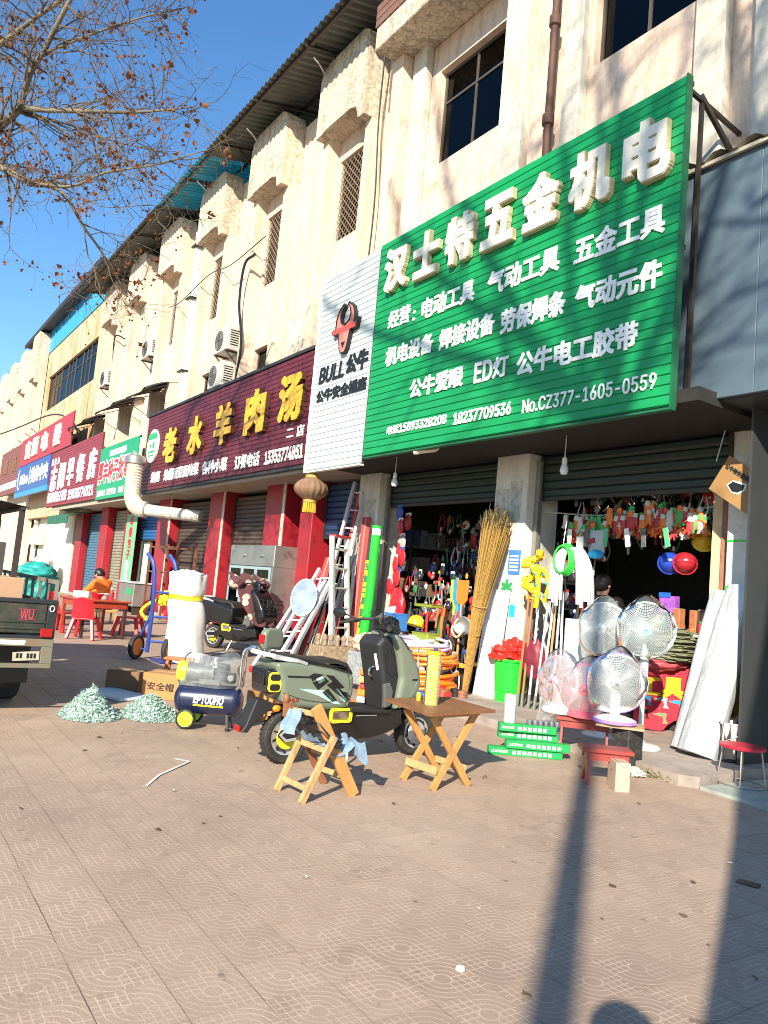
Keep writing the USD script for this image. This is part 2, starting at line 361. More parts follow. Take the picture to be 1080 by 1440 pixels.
# ================================================================== THE SETTING
TX, TY, OX, OY = .274, .280, -2.574, .849          # paving tile pitch and origin
def paving(name, base):
    """Dusty pink paving: each tile a disc with rings in two quarters and a grid of ridges in the others, all in position space."""
    N = {'g': ('geometry', {}), 's': ('separate_xyz', {}), 'p': ('principled_bsdf', {'roughness': .82, 'specular_ior_level': .25})}
    L = [('g.position', 's.vector')]; k = [0]
    def m(op, a, b=None, c=None):
        n = f'm{k[0]}'; k[0] += 1; d = {'math_type': op}
        for i, x in enumerate((a, b, c)):
            if x is None: continue
            if isinstance(x, str): L.append((x, f'{n}.value{i+1}'))
            else: d[f'value{i+1}'] = float(x)
        N[n] = ('math', d); return n+'.value'
    fx = m('divide', m('subtract', 's.x', OX), TX); fy = m('divide', m('subtract', 's.y', OY), TY)
    u = m('subtract', m('fraction', m('add', fx, 1000.)), .5); v = m('subtract', m('fraction', m('add', fy, 1000.)), .5)
    rad = m('sqrt', m('add', m('multiply', u, u), m('multiply', v, v)))
    au, av = m('absolute', u), m('absolute', v); mx = m('maximum', au, av)
    def rings(d): return m('less_than', m('absolute', m('subtract', m('fraction', m('divide', m('subtract', d, .075), .12)), .5)), .085)
    isq = m('less_than', m('multiply', u, v), 0.)
    inr = m('less_than', rad, .135); ring0 = m('less_than', m('absolute', m('subtract', rad, .135)), .011)
    lin = m('maximum', rings(au), rings(av)); lin = m('multiply', lin, m('greater_than', rad, .135))
    cir = m('multiply', rings(rad), m('greater_than', rad, .12))
    pat = m('add', m('multiply', isq, cir), m('multiply', m('subtract', 1., isq), lin)); pat = m('minimum', m('add', m('multiply', pat, m('subtract', 1., inr)), ring0), 1.)
    joint = m('greater_than', mx, .488)
    N['n1'] = ('noise_texture', {'scale': .55, 'detail': 5., 'roughness': .6}); N['n2'] = ('noise_texture', {'scale': 7., 'detail': 6., 'roughness': .7}); N['n3'] = ('noise_texture', {'scale': 90., 'detail': 3.}); N['n4'] = ('noise_texture', {'scale': 1.7, 'detail': 7., 'roughness': .75, 'distortion': .6})
    for n in ('n1', 'n2', 'n3', 'n4'): L.append(('g.position', n+'.vector'))
    cell = m('add', m('multiply', m('floor', fx), 17.13), m('multiply', m('floor', fy), 7.77)); N['wn'] = ('white_noise_texture', {'dimensions': '1D'}); L.append((cell, 'wn.w'))
    b = np.array(base)
    N['r1'] = ('rgb_ramp', {'ramp': [(.3, b*(.80, .80, .83)), (.5, b), (.72, b*(1.18, 1.22, 1.25))]}); L.append(('n1.fac', 'r1.fac'))
    N['hs'] = ('hsv', {}); L += [(m('add', .94, m('multiply', 'wn.value', .12)), 'hs.value'), ('r1.color', 'hs.color')]
    wear = m('multiply', m('subtract', 'n4.fac', .30), 2.2); N['cl'] = ('clamp', {'min': .30, 'max': 1.}); L.append((wear, 'cl.value'))
    ridge = m('multiply', pat, 'cl.result')
    N['c1'] = ('mix_color', {'b': b*(1.95, 2.05, 2.1)}); L += [(m('multiply', ridge, .85), 'c1.fac'), ('hs.color', 'c1.a')]
    N['r2'] = ('rgb_ramp', {'ramp': [(.55, (0, 0, 0)), (.72, (.5, .5, .5))]}); N['c2'] = ('mix_color', {'b': b*(.5, .48, .48)}); L += [('n4.fac', 'r2.fac'), ('r2.color', 'c2.fac'), ('c1.result', 'c2.a')]
    N['r4'] = ('rgb_ramp', {'ramp': [(.62, (0, 0, 0)), (.72, (.75, .75, .75))]}); N['c4'] = ('mix_color', {'b': b*(.22, .22, .23)}); L += [('n2.fac', 'r4.fac'), ('r4.color', 'c4.fac'), ('c2.result', 'c4.a')]
    N['c3'] = ('mix_color', {'b': b*(.32, .30, .30)}); L += [(m('multiply', joint, .42), 'c3.fac'), ('c4.result', 'c3.a'), ('c3.result', 'p.base_color')]
    N['bp'] = ('bump', {'strength': .75, 'distance': .006}); L += [(m('add', m('subtract', ridge, m('multiply', joint, 1.2)), m('add', m('multiply', 'n3.fac', .5), m('multiply', 'n2.fac', .7))), 'bp.height'), ('bp.normal', 'p.normal')]
    return usdkit.material(stage, LK+'/'+name, N, L, surface='p.BSDF')
PAVE = paving('pink_paving', (.355, .258, .190))
ground = struct('ground', ([(-160, -60, -.012), (60, -60, -.012), (60, 40, -.012), (-160, 40, -.012)], np.array([[0, 1, 2], [0, 2, 3]])), M('road_grey', (.10, .095, .09), .9, bump=.3, bs=30))
pv = thing('pavement', None, None, world=True, kind='structure')
rng = random.Random(4)
# the paving beyond the nearest rows, one sheet 4 mm above the ground, left open under the tiles laid one by one
NX0, NX1, NY0, NY1 = -26, 8, -2, 24               # tile indices of the hand-laid field
def tcorner(i, j): return OX+i*TX, OY+j*TY
xa, ya = tcorner(NX0, NY0); xb, yb = tcorner(NX1, NY1)
sh = Polygon([(-150, -4), (30, -4), (30, 9.5), (-150, 9.5)]).difference(sbox(xa, ya, xb, yb))
v, f = ext(sh, .01); v[:, 2] -= .0105; put(pv, 'far_paving', (v, f), PAVE, False)
put(pv, 'mortar_bed', bx(xa, xb, ya, yb, -.03, -.0065), M('mortar', (.16, .12, .10), .95), False)
def tile(i, j):
    x, y = tcorner(i, j); g, c = .0008, .0016; a, b, d, e = x+g, x+TX-g, y+g, y+TY-g
    t = [rng.uniform(-.0010, .0010) for _ in range(4)]; h = rng.uniform(-.0018, .0008)
    V = [(a, d, -.02), (b, d, -.02), (b, e, -.02), (a, e, -.02), (a, d, -c), (b, d, -c), (b, e, -c), (a, e, -c), (a+c, d+c, t[0]+h), (b-c, d+c, t[1]+h), (b-c, e-c, t[2]+h), (a+c, e-c, t[3]+h)]
    F = []
    for k in range(4):
        n = (k+1) % 4; F += [(k, n, 4+n), (k, 4+n, 4+k), (4+k, 4+n, 8+n), (4+k, 8+n, 8+k)]
    F += [(8, 9, 10), (8, 10, 11)]; return np.array(V), np.array(F)
cells = [(i, j) for i in range(NX0, NX1) for j in range(NY0, NY1)]
def _vis(i, j):
    P = np.array([OX+(i+.5)*TX, OY+(j+.5)*TY, 0])-(0, 0, 1.5); d = P@_f
    if d < .3: return None
    return abs(P@_r)/d < .56 and abs(P@_u)/d < .74, np.linalg.norm(P)
inview = sorted([(q[1], c) for c in cells for q in [_vis(*c)] if q and q[0]])
near = [c for _, c in inview[:300]]; ns = set(near)
for c in near: put(pv, 'tile', tile(*c), PAVE, False)
put(pv, 'tile_field', [tile(*c) for c in cells if c not in ns], PAVE, False, kind='stuff')

# the shop's raised concrete step and the mossy slab beside it
CONC = M('concrete', (.36, .30, .255), .9, var=.2, scale=2, bump=.3, bs=25, dirt=.6, dcol=(.12, .10, .08), ds=3)
stp = Polygon([(-13.2, 6.45), (-4.9, 6.3), (-4.25, 6.22), (-4.12, 6.34), (-4.16, 6.7), (-4.2, 8.6), (-13.2, 8.6)])
v, f = ext(stp, .1); put(thing('shop_step', None, None, kind='structure'), 'step_slab', (v, f), CONC, False)
sl = Polygon([(-4.1, 6.32), (-3.2, 6.25), (-1.5, 6.4), (-1.5, 8.3), (-4.08, 8.3)]); v, f = ext(sl, .03); struct('threshold_slab', (v, f), M('green_worn_concrete', (.36, .40, .34), .9, var=.2, scale=3, dirt=.5, ds=4))

# ------------------------------------------------------------------ the long building
PLA = plaster('cream_plaster', (.71, .60, .465), (.70, .54, .42), .65, rust=.22)
PLP = plaster('pink_plaster', (.70, .53, .41), (.72, .58, .46), .55)
PLF = plaster('flaking_plaster', (.70, .62, .49), (.62, .52, .40), .75, rust=.22, crack=.55, bump=.7)
PLW = plaster('pale_plaster', (.62, .60, .52), (.66, .58, .46), .6, bump=.3)
PLR = plaster('rusty_plaster', (.66, .54, .38), (.62, .44, .26), .6, rust=.95)
PGL = pane('window_glass', (.30, .34, .36)); DARKROOM = M('dark_room', (.03, .03, .032), .9); FRM = M('window_frame', (.10, .085, .07), .55, .3)
CURT = M('window_papers', (.30, .10, .08), .8, var=.9, scale=3.5)

B = thing('shop_building', 'long cream three-storey building with arched window hoods and shops below', 'building', (-20, 7.6, 0))
CX = [-13.3-3.55*k for k in range(6)]
SOFF = M('soffit_pink', (.50, .33, .24), .9, var=.2, dirt=.5, ds=2)
def openwall(x0, x1, z0, z1, y0, y1, op): return wallpoly(sbox(x0, z0, x1, z1).difference(union_all([sbox(a, c, b, d) for a, b, c, d in op])), y0, y1)
opA = []
for cx in CX: opA += [(cx-.72, cx+.72, 8.64, 10.47), (cx-.72, cx+.72, 5.1, 7.05)]
opR = [(-10.6, -8.86, 8.92, 10.72), (-7.0, -5.4, 8.87, 10.75), (-6.9, -5.18, 5.0, 7.15), (-10.6, -8.9, 5.0, 7.1)]
put(B, 'wall', openwall(-33.2, -11.5, 3.75, 12.15, 7.5, 7.8, opA), PLA, False)
put(B, 'wall', openwall(-11.5, -1.5, 3.75, 12.6, 7.5, 7.8, opR), PLP, False, label='pinkish wall behind the big green sign')
put(B, 'end_wall', bx(-1.5, -1.3, 7.5, 16, 0, 12.6), PLA, False)
put(B, 'rear_wall', bx(-33.2, -1.5, 16, 16.2, 0, 12.4), PLA, False)
put(B, 'floor_slab', bx(-33.2, -1.5, 7.81, 16, 3.75, 3.95), DARKROOM, False)
put(B, 'floor_slab', bx(-33.2, -1.5, 7.81, 16, 7.9, 8.1), DARKROOM, False)
put(B, 'ceiling_slab', bx(-33.2, -1.5, 7.81, 16, 12.0, 12.12), DARKROOM, False)
def window(par, x0, x1, z0, z1, y, cols=2, rail=.66, grille=False, back=DARKROOM, glass=PGL):
    t = .05; w = x1-x0; bars = [bx(x0, x0+t, y, y+.06, z0, z1), bx(x1-t, x1, y, y+.06, z0, z1), bx(x0+t, x1-t, y, y+.06, z0, z0+t), bx(x0+t, x1-t, y, y+.06, z1-t, z1)]
    zr = z0+(z1-z0)*rail
    wn = put(par, 'window', bars, FRM, False)
    put(wn, 'rail', [bx(x0+t, x1-t, y+.005, y+.055, zr-.02, zr+.02)]+[bx(x0+w*k/cols-.022, x0+w*k/cols+.022, y+.008, y+.052, z0+t, zr-.02) for k in range(1, cols)]+[bx(x0+w*k/cols-.022, x0+w*k/cols+.022, y+.008, y+.052, zr+.02, z1-t) for k in range(1, cols)], FRM, False)
    for k in range(cols):
        a, b = x0+w*k/cols+.03, x0+w*(k+1)/cols-.03
        put(wn, 'pane', bx(a, b, y+.026, y+.032, z0+t*.7, zr-.015), glass, False); put(wn, 'pane', bx(a, b, y+.026, y+.032, zr+.015, z1-t*.7), glass, False)
    put(wn, 'room_behind', bx(x0-.05, x1+.05, y+.42, y+.44, z0-.05, z1+.05), back, False)
    if grille:
        gl = []; step = .16; H = z1-z0
        n = int((w+H)/step)
        for s in (1, -1):
            for k in range(1, n):
                c = k*step
                a0 = max(0, c-H); a1 = min(w, c)
                if a1-a0 < .03: continue
                p = (x0+a0, z0+(c-a0)); q = (x0+a1, z0+(c-a1))
                if s < 0: p = (x1-a0, p[1]); q = (x1-a1, q[1])
                gl.append(beam((p[0], y-.05, p[1]), (q[0], y-.05, q[1]), .012, .012))
        put(wn, 'grille', gl, M('rusty_grille', (.30, .22, .15), .7), False)
    return wn
def hood(par, cx, zb, zt, zl, y0, y1, mat, hw=.98, ow=.76):
    """The rounded concrete surround that stands out from the wall: block above, legs at both sides."""
    out = Polygon([(cx-hw, zl), (cx-hw, zt-.3), (cx-hw+.06, zt-.12), (cx-hw+.3, zt), (cx+hw-.3, zt), (cx+hw-.1, zt-.1), (cx+hw, zt-.3), (cx+hw, zl)])
    inn = Polygon([(cx-ow, zl-1), (cx-ow, zb-.18), (cx-ow+.05, zb-.05), (cx-ow+.2, zb), (cx+ow-.34, zb), (cx+ow-.1, zb-.08), (cx+ow, zb-.34), (cx+ow, zl-1)])
    g = out.difference(inn); bk = union_all([sbox(cx-5, zb-.05, cx+5, 99), sbox(cx, zb-.36, cx+5, 99)]); blk = g.intersection(bk); legs = g.difference(bk)
    h = put(par, 'window_hood', wallpoly(blk, y0, y1), mat, False)
    for q in legs.geoms: put(h, 'leg', wallpoly(q, y0+.20, y1), PLA, False)
for k, cx in enumerate(CX):
    window(B, cx-.72, cx+.72, 8.64, 10.47, 7.6, 2, .66, grille=k < 4)
    window(B, cx-.72, cx+.72, 5.1, 7.05, 7.62, 2, .7)
    hood(B, cx-.05, 10.95, 12.5-.02*k, 5.0, 7.0, 7.498, PLF if k < 3 or k == 5 else PLA)
window(B, -10.6, -8.86, 8.92, 10.72, 7.62, 2, .68, back=CURT); window(B, -7.0, -5.4, 8.87, 10.75, 7.62, 2, .7); window(B, -6.9, -5.18, 5.0, 7.15, 7.62, 2, .7)
for a, b, m in ((-8.72, -8.2, PLW), (-8.02, -7.72, PLA), (-7.4, -7.08, PLW), (-5.3, -4.9, PLW), (-4.55, -4.0, PLW), (-11.25, -10.85, PLW), (-11.9, -11.66, PLF)):
    put(B, 'pilaster', bx(a, b, 7.32, 7.498, 4, 12.6, .02), m, False)
put(B, 'window_canopy', bx(-11.65, -7.2, 6.7, 7.497, 11.3, 12.2, .015), PLF, False, label='deep concrete canopy over the broad window')
put(B, 'canopy_cheek', bx(-11.62, -11.3, 7.12, 7.497, 4.2, 11.298, .01), PLP, False)
put(B, 'canopy_tiles', [bx(-11.65+.19*k, -11.65+.19*k+.17, 6.672, 6.698, z, z+.13) for k in range(23) for z in (11.75, 11.9, 12.05)], M('brown_mosaic', (.22, .12, .09), .5, rnd=.3), False)
# roof of corrugated sheet over the parapet
def corr(x0, x1, y0, y1, z0, z1, pitch=.2, amp=.025):
    n = max(2, int((x1-x0)/pitch*4)); xs = np.linspace(x0, x1, n+1); w = np.where(np.arange(n+1) % 4 < 2, amp, -amp)
    P = np.array([(x, y, z+d) for y, z in ((y0, z0), (y1, z1)) for x, d in zip(xs, w)]); i = np.arange(n)
    F = np.vstack([np.stack([i, i+1, i+n+2], 1), np.stack([i, i+n+2, i+n+1], 1)]); V = np.vstack([P, P+(0, 0, .012)]); m = len(P)
    return V, np.vstack([F[:, ::-1], F+m])
ROOFD = M('grey_roof_sheet', (.13, .135, .12), .6, .3, var=.25, scale=1.2, dirt=.5, ds=1.5); ROOFC = M('cyan_roof_sheet', (.05, .42, .50), .5, var=.12, trans=.45)
xs = [-33.2]
while xs[-1] < -8.4: xs.append(xs[-1]+1.24)
rf = Thing(B.path, B.loc)
for a, b in zip(xs[:-1], xs[1:]):
    cy = -23.4 < (a+b)/2 < -19.7
    put(B, 'roof_sheet', corr(a, b-.015, 6.25, 12.5, 12.52, 13.85), ROOFC if cy else ROOFD, False, label='translucent cyan roof sheet' if cy else None)
put(B, 'roof_frame', [bx(-33.2, -8.4, y-.03, y+.03, 12.43+.2128*(y-6.25), 12.49+.2128*(y-6.25)) for y in (6.4, 7.5, 8.7)]+[beam((x, 6.3, 12.45), (x, 8.9, 13.0), .05, .05) for x in np.arange(-33, -9, 2.4)]+[beam((x, 6.9, 12.58), (x, 7.7, 11.9), .04, .04) for x in np.arange(-33, -9, 2.4)], DARKM, False)
for k in range(5): put(B, 'roof_bracket', tube(smoothpath([(-14-3.4*k, 6.6, 12.45), (-14.1-3.4*k, 6.85, 12.38), (-14.2-3.4*k, 7.1, 12.2)], 4), .02, 5), CHROME)
put(B, 'roof_gable', bx(-8.42, -8.4, 7.5, 12.5, 12.55, 13.6), ROOFD, False)
# downpipe, ribbed flue, cables on the wall
dp = thing('downpipe', 'rusty brown downpipe with socket joints on the upper wall right of the broad window', 'pipe', (-7.5, 7.25, 7))
put(dp, 'pipe', cyl((-7.55, 7.25, 7.0), (-7.55, 7.25, 12.6), .055, 12), M('rusty_pipe', (.10, .045, .03), .7, dirt=.5, ds=8))
for z in (8.25, 9.75, 11.3): put(dp, 'pipe_joint', lathe([(.055, -.1), (.085, -.08), (.085, .06), (.055, .1)], 12, (-7.55, 7.25, z)), M('rusty_pipe', (0, 0, 0)))
def ribbed(path, r, pitch=.055, n=16):
    P = smoothpath(path, 14); s = np.r_[0, np.cumsum(np.linalg.norm(np.diff(P, axis=0), axis=1))]; K = max(8, int(s[-1]/pitch)*2); t = np.linspace(0, s[-1], K)
    Q = np.stack([np.interp(t, s, P[:, i]) for i in range(3)], 1); return tube(Q, np.where(np.arange(K) % 2, r, r*.9), n)
RIB = M('ribbed_white_duct', (.72, .70, .62), .6, var=.1, dirt=.45, dcol=(.25, .18, .10), ds=2)
fl = thing('wall_flue', 'tall ribbed white flue pipe climbing the wall between two hooded windows', 'pipe', (-21.9, 7.2, 6))
put(fl, 'pipe', ribbed([(-21.75, 7.25, 6.0), (-21.8, 7.25, 9), (-21.85, 7.25, 11.45)], .15, .12, 14), RIB, False)
puts(fl, 'bracket', [bx(-22.0, -21.6, 7.05, 7.4, z, z+.04) for z in (7.2, 9.4)], DARKM, False)
put(fl, 'bracket', bx(-22.0, -21.6, 7.05, 7.4, 11.0, 11.04), DARKM, False)
dk = thing('exhaust_duct', 'fat white bent exhaust duct that comes out under the maroon soup sign and turns upward', 'duct', (-22.4, 6.2, 3))
put(dk, 'elbow', ribbed([(-22.55, 6.35, 4.5), (-22.55, 6.35, 3.9), (-22.4, 6.35, 3.4), (-22.0, 6.42, 3.12), (-21.8, 6.6, 3.08)], .24, .09, 18), M('smooth_white_duct', (.58, .54, .43), .5, dirt=.5, dcol=(.25, .17, .08)), False)
put(dk, 'hose', ribbed([(-21.82, 6.58, 3.08), (-21.3, 7.05, 3.04), (-20.6, 7.75, 3.0)], .17, .06, 16), RIB, False)
put(dk, 'collar', lathe([(.25, 0), (.28, .02), (.28, .22), (.23, .26)], 20, (-22.55, 6.35, 4.4)), STEEL)
def cable(name, pts, r, label, mat=None, k=8): return solo(name, label, 'cable', tube(smoothpath(pts, k), r, 5), mat or BLACK)
cable('wall_cable', [(-17.2, 7.1, 9.3), (-17.55, 7.0, 9.1), (-17.75, 7.05, 8.2), (-17.6, 7.15, 7.2), (-17.8, 7.2, 6.3)], .035, 'black cable hanging in a loop down the wall beside the stacked air conditioners')
cable('wall_cable', [(-29.3, 7.3, 9.9), (-29.9, 7.1, 10.1), (-30.4, 7.2, 9.6), (-30.3, 7.3, 8.0), (-30.2, 7.3, 6.9)], .03, 'thin brown cable curling down the far wall under the last window hoods')
cable('overhead_cable', [(-62, 3, 7.4), (-50, 6.4, 8.6), (-40, 6.9, 8.35), (-36, 7.1, 7.6), (-34.5, 7.2, 6.8)], .04, 'long black cable swinging across the street to the far maroon signs')
cable('wall_cable', [(-12.1, 7.2, 12.2), (-12.2, 7.25, 10.5), (-12.15, 7.3, 8.8), (-12.2, 7.3, 7.1)], .018, 'thin black cable running down the pier left of the concrete canopy')
cable('wall_cable', [(-24.5, 7.35, 9.9), (-22.6, 7.1, 9.5), (-20.5, 7.15, 9.75), (-18.7, 7.1, 9.5), (-16.9, 7.2, 9.7)], .014, 'thin slack cable strung across the wall above the air conditioners')
# air conditioners
def aircon(x, z, label, tilt=0):
    t = thing('air_conditioner', label, 'air conditioner', (x, 7.28, z), 0, 'air conditioners on the upper wall', world=False, sc=.88)
    body = M('aircon_white', (.56, .55, .50), .5, dirt=.7, dcol=(.22, .18, .12), ds=6)
    put(t, 'casing', bx(-.5, .5, -.24, .2, 0, .74, .02), body, False)
    put(t, 'fan_grille', [tube([(-.14+r*math.cos(a), -.255, .37+r*math.sin(a)) for a in np.linspace(0, 2*math.pi, 25)[:-1]], .008, 4, closed=True) for r in (.08, .15, .22, .29)]+[beam((-.14, -.255, .08), (-.14, -.255, .66), .012, .01), beam((-.43, -.255, .37), (.15, -.255, .37), .01, .012)], BLACK, False)
    put(t, 'fan_opening', lathe([(0, 0), (.3, 0), (.3, -.004), (0, -.004)], 24, (-.14, -.246, .37), (0, 1, 0)), M('fan_dark', (.20, .20, .19), .8), False)
    put(t, 'side_louvre', [bx(.5, .508, -.16, .12, .15+.07*k, .18+.07*k) for k in range(7)], BLACK, False)
    put(t, 'bracket', [bx(-.42, -.38, -.26, .2, -.05, -.002), bx(.38, .42, -.26, .2, -.05, -.002), beam((-.4, -.22, -.03), (-.4, .2, -.4), .03, .03), beam((.4, -.22, -.03), (.4, .2, -.4), .03, .03)], DARKM, False)
    return t
aircon(-25.5, 8.35, 'white wall air conditioner left of the ribbed flue, under a narrow window'); aircon(-18.75, 7.15, 'upper of the two stacked air conditioners above the maroon soup sign')
aircon(-18.95, 6.25, 'lower of the two stacked air conditioners, just over the maroon sign edge'); aircon(-30.9, 8.3, 'small far air conditioner beside the long band of windows')
# ragged dark cloth awnings above the second storey openings
def awning(x0, x1, zt, label, drop=.42):
    t = thing('dark_awning', label, 'awning', ((x0+x1)/2, 7.2, zt))
    put(t, 'sheet', both(grid(lambda u, w: np.stack([x0+(x1-x0)*u, 7.48-.95*w, zt-drop*w**1.6+.05*np.sin(u*9)*w+.03*np.sin(u*23)], -1), 18, 8)), M('black_tarpaulin', (.035, .03, .03), .7, var=.4), True)
    put(t, 'frame', [tube([(x, 7.48, zt-.05), (x, 6.56, zt-drop-.03)], .015, 5) for x in (x0+.05, (x0+x1)/2, x1-.05)]+[tube([(x0, 6.55, zt-drop), (x1, 6.55, zt-drop)], .015, 5)]+[tube([(x, 7.48, zt-.9), (x, 6.6, zt-drop-.04)], .012, 5) for x in (x0+.05, x1-.05)], DARKM, False)
awning(-25.3, -23.0, 7.2, 'dark ragged awning nearest the maroon soup sign, over a black opening'); awning(-29.2, -26.4, 7.25, 'dark sagging awning above the small green sign'); awning(-33.6, -30.4, 7.2, 'dark awning above the maroon breakfast sign, next to the red sign')

# ------------------------------------------------------------------ middle building with the band of windows and the blue parapet
B2 = thing('banded_building', 'cream building with a long band of dark windows under a blue panel parapet', 'building', (-40, 7.6, 0))
put(B2, 'wall', openwall(-46, -33.21, 3.5, 12.75, 7.5, 7.8, [(-45.1, -34.5, 9.3, 11.25), (-37.5, -36.1, 5.4, 7.0)]), PLR, False)
for k in range(7):
    a = -45.1+10.6*k/7; window(B2, a, a+10.6/7-.01, 9.3, 11.25, 7.6, 2 if k % 2 else 1, .68)
window(B2, -37.5, -36.1, 5.4, 7.0, 7.62, 2, .7)
for k in range(8): put(B2, 'parapet_panel', bx(-46+1.6*k, -46+1.6*k+1.56, 7.45, 7.55, 12.76, 14.3, .01), M('blue_panel', (.05, .34, .60), .5, var=.1, scale=1), False)
for k in range(9): put(B2, 'parapet_post', bx(-46.02+1.6*k, -45.98+1.6*k, 7.40, 7.449, 12.76, 14.3), M('blue_panel', (0, 0, 0)), False)
put(B2, 'eave', [bx(-51, -33.2, 6.95, 8.5, 14.05, 14.22), bx(-51, -33.2, 6.9, 6.949, 13.98, 14.22)], M('black_eave', (.03, .03, .032), .6), False)
for k in range(9): put(B2, 'sill_rib', bx(-45+1.25*k, -44.9+1.25*k, 7.44, 7.499, 7.0, 9.2, .01), PLR, False)
put(B2, 'rear_wall', bx(-46, -33.21, 15.8, 16, 0, 12.5), PLA, False); put(B2, 'ceiling_slab', bx(-46, -33.21, 7.81, 15.79, 12.3, 12.5), DARKROOM, False)
# farthest building with more hooded windows
B3 = thing('far_building', 'farthest cream building with a row of small round-topped window hoods', 'building', (-60, 7.4, 0))
CF = [-46.9-4.0*k for k in range(8)]
put(B3, 'wall', openwall(-80, -46.01, 0, 13.0, 7.45, 7.75, [(c-.7, c+.7, 9.0, 11.0) for c in CF]), PLA, False)
for k, c in enumerate(CF):
    window(B3, c-.7, c+.7, 9.0, 11.0, 7.55, 2, .66); hood(B3, c, 11.4, 13.75 if k else 14.0, 5.0, 6.9, 7.448, PLF if k % 2 == 0 else PLA, 1.05, .8)
put(B3, 'rear_wall', bx(-80, -46.01, 15.8, 16, 0, 13), PLA, False); put(B3, 'ceiling_slab', bx(-80, -46.01, 7.76, 15.79, 12.5, 12.7), DARKROOM, False); put(B3, 'end_wall', bx(-80.2, -80.01, 7.45, 16, 0, 13), PLA, False)

# ------------------------------------------------------------------ ground floor frontage left of the hardware shop
REDC = M('red_column_paint', (.33, .010, .020), .5, var=.12, scale=2, dirt=.45, dcol=(.09, .03, .03), ds=2.5)
def column(x0, x1, y0, y1, z1, m, label, cat='column', group=None, strips=()):
    t = thing('shop_column', label, cat, ((x0+x1)/2, (y0+y1)/2, 0), group=group)
    put(t, 'shaft', bx(x0, x1, y0, y1, 0, z1, .015), m, False)
    put(t, 'plinth', bx(x0-.02, x1+.02, y0-.02, y1, 0, .14, .01), CONC, False)
    for a, b, mm in strips: put(t, 'edge_strip', bx(a, b, y0-.012, y0-.001, .15, z1-.02), mm, False)
    return t
CREAMS = M('cream_strip', (.62, .56, .44), .8, var=.2, dirt=.4)
column(-35.3, -34.2, 7.75, 8.3, 3.7, REDC, 'red shop column at the left, right beside the white wall'); column(-31.3, -30.3, 7.75, 8.3, 3.7, REDC, 'red shop column behind the person in orange')
column(-27.95, -27.55, 7.75, 8.3, 3.7, REDC, 'narrow red column on the left of the green vertical banner'); column(-24.3, -23.1, 7.75, 8.3, 3.7, REDC, 'broad red column right of the blue shutter door', strips=((-23.22, -23.1, CREAMS),))
column(-20.0, -18.95, 7.75, 8.3, 3.7, REDC, 'broad red column between the two brown shutters', strips=((-19.08, -18.95, CREAMS),)); column(-16.5, -15.5, 7.75, 8.3, 3.7, REDC, 'red column rising behind the steel cabinet', strips=((-15.63, -15.5, CREAMS),))
column(-14.75, -14.2, 7.75, 8.3, 3.7, REDC, 'narrow red column in shade behind the ladders')
def shutter(x0, x1, z0, z1, mat, label, y=8.06):
    t = thing('roller_shutter', label, 'shutter', ((x0+x1)/2, y, z0), world=True)
    n = int((z1-z0)/.11)
    for k in range(n):
        z = z0+k*(z1-z0)/n; h = (z1-z0)/n
        put(t, 'slat', onyz(Polygon([(y, z), (y-.022, z+h*.25), (y-.022, z+h*.75), (y, z+h-.006), (y+.02, z+h-.006), (y+.02, z)]), x0, x1), mat, False)
    put(t, 'bottom_bar', bx(x0, x1, y-.03, y+.03, z0-.05, z0-.002), DARKM, False)
    put(t, 'guide', bx(x0-.05, x0-.002, y-.05, y+.04, max(0, z0-.05), z1), DARKM, False); put(t, 'guide', bx(x1+.002, x1+.05, y-.05, y+.04, max(0, z0-.05), z1), DARKM, False)
SB = M('blue_shutter', (.02, .12, .32), .5, var=.15, dirt=.3); SN = M('navy_shutter', (.012, .04, .10), .5); SBR = M('brown_shutter', (.085, .06, .045), .6, dirt=.4); SGR = M('grey_green_shutter', (.26, .27, .20), .6, dirt=.5, ds=2)
shutter(-34.1, -31.4, .06, 3.5, M('faded_blue_shutter', (.06, .17, .26), .6, dirt=.4), 'faded blue roller shutter at the far left behind the person in orange')
shutter(-30.2, -28.05, .06, 3.5, SGR, 'greenish grey roller shutter left of the green vertical banner'); shutter(-27.0, -24.4, 2.4, 3.5, SB, 'blue roller shutter drawn half up over an open door')
shutter(-23.0, -20.1, .06, 3.5, SBR, 'closed brown roller shutter behind the sack on the hand truck'); shutter(-18.85, -16.6, .06, 3.5, SBR, 'brown roller shutter above the steel cabinet'); shutter(-14.1, -12.55, 2.45, 3.55, SN, 'dark navy shutter box behind the paper lantern')
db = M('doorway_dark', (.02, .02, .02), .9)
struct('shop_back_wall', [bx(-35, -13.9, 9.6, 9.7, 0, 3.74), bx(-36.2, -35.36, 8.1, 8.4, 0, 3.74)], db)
dr = thing('half_open_door', 'doorway with white and blue door leaves under the half-raised blue shutter', 'door', (-25.7, 8.2, 0))
put(dr, 'door_leaf', bx(-26.75, -26.1, 8.15, 8.19, .05, 2.34), M('white_door', (.62, .64, .58), .6, dirt=.3), False); put(dr, 'door_leaf', bx(-25.7, -25.0, 8.25, 8.29, .05, 2.34), M('blue_door', (.01, .14, .55), .5), False, label='blue door leaf'); put(dr, 'door_frame', [bx(-26.95, -26.85, 8.1, 8.2, 0, 2.35), bx(-24.6, -24.5, 8.1, 8.2, 0, 2.35)], ALU, False)
# slab the signs hang from
struct('sign_slab', [bx(-36.4, -12.5, 6.9, 8.4, 3.62, 3.74), bx(-36.4, -12.5, 6.87, 6.899, 3.55, 3.74)], M('grubby_slab', (.42, .38, .30), .9, var=.3, scale=2, dirt=.7, ds=2))
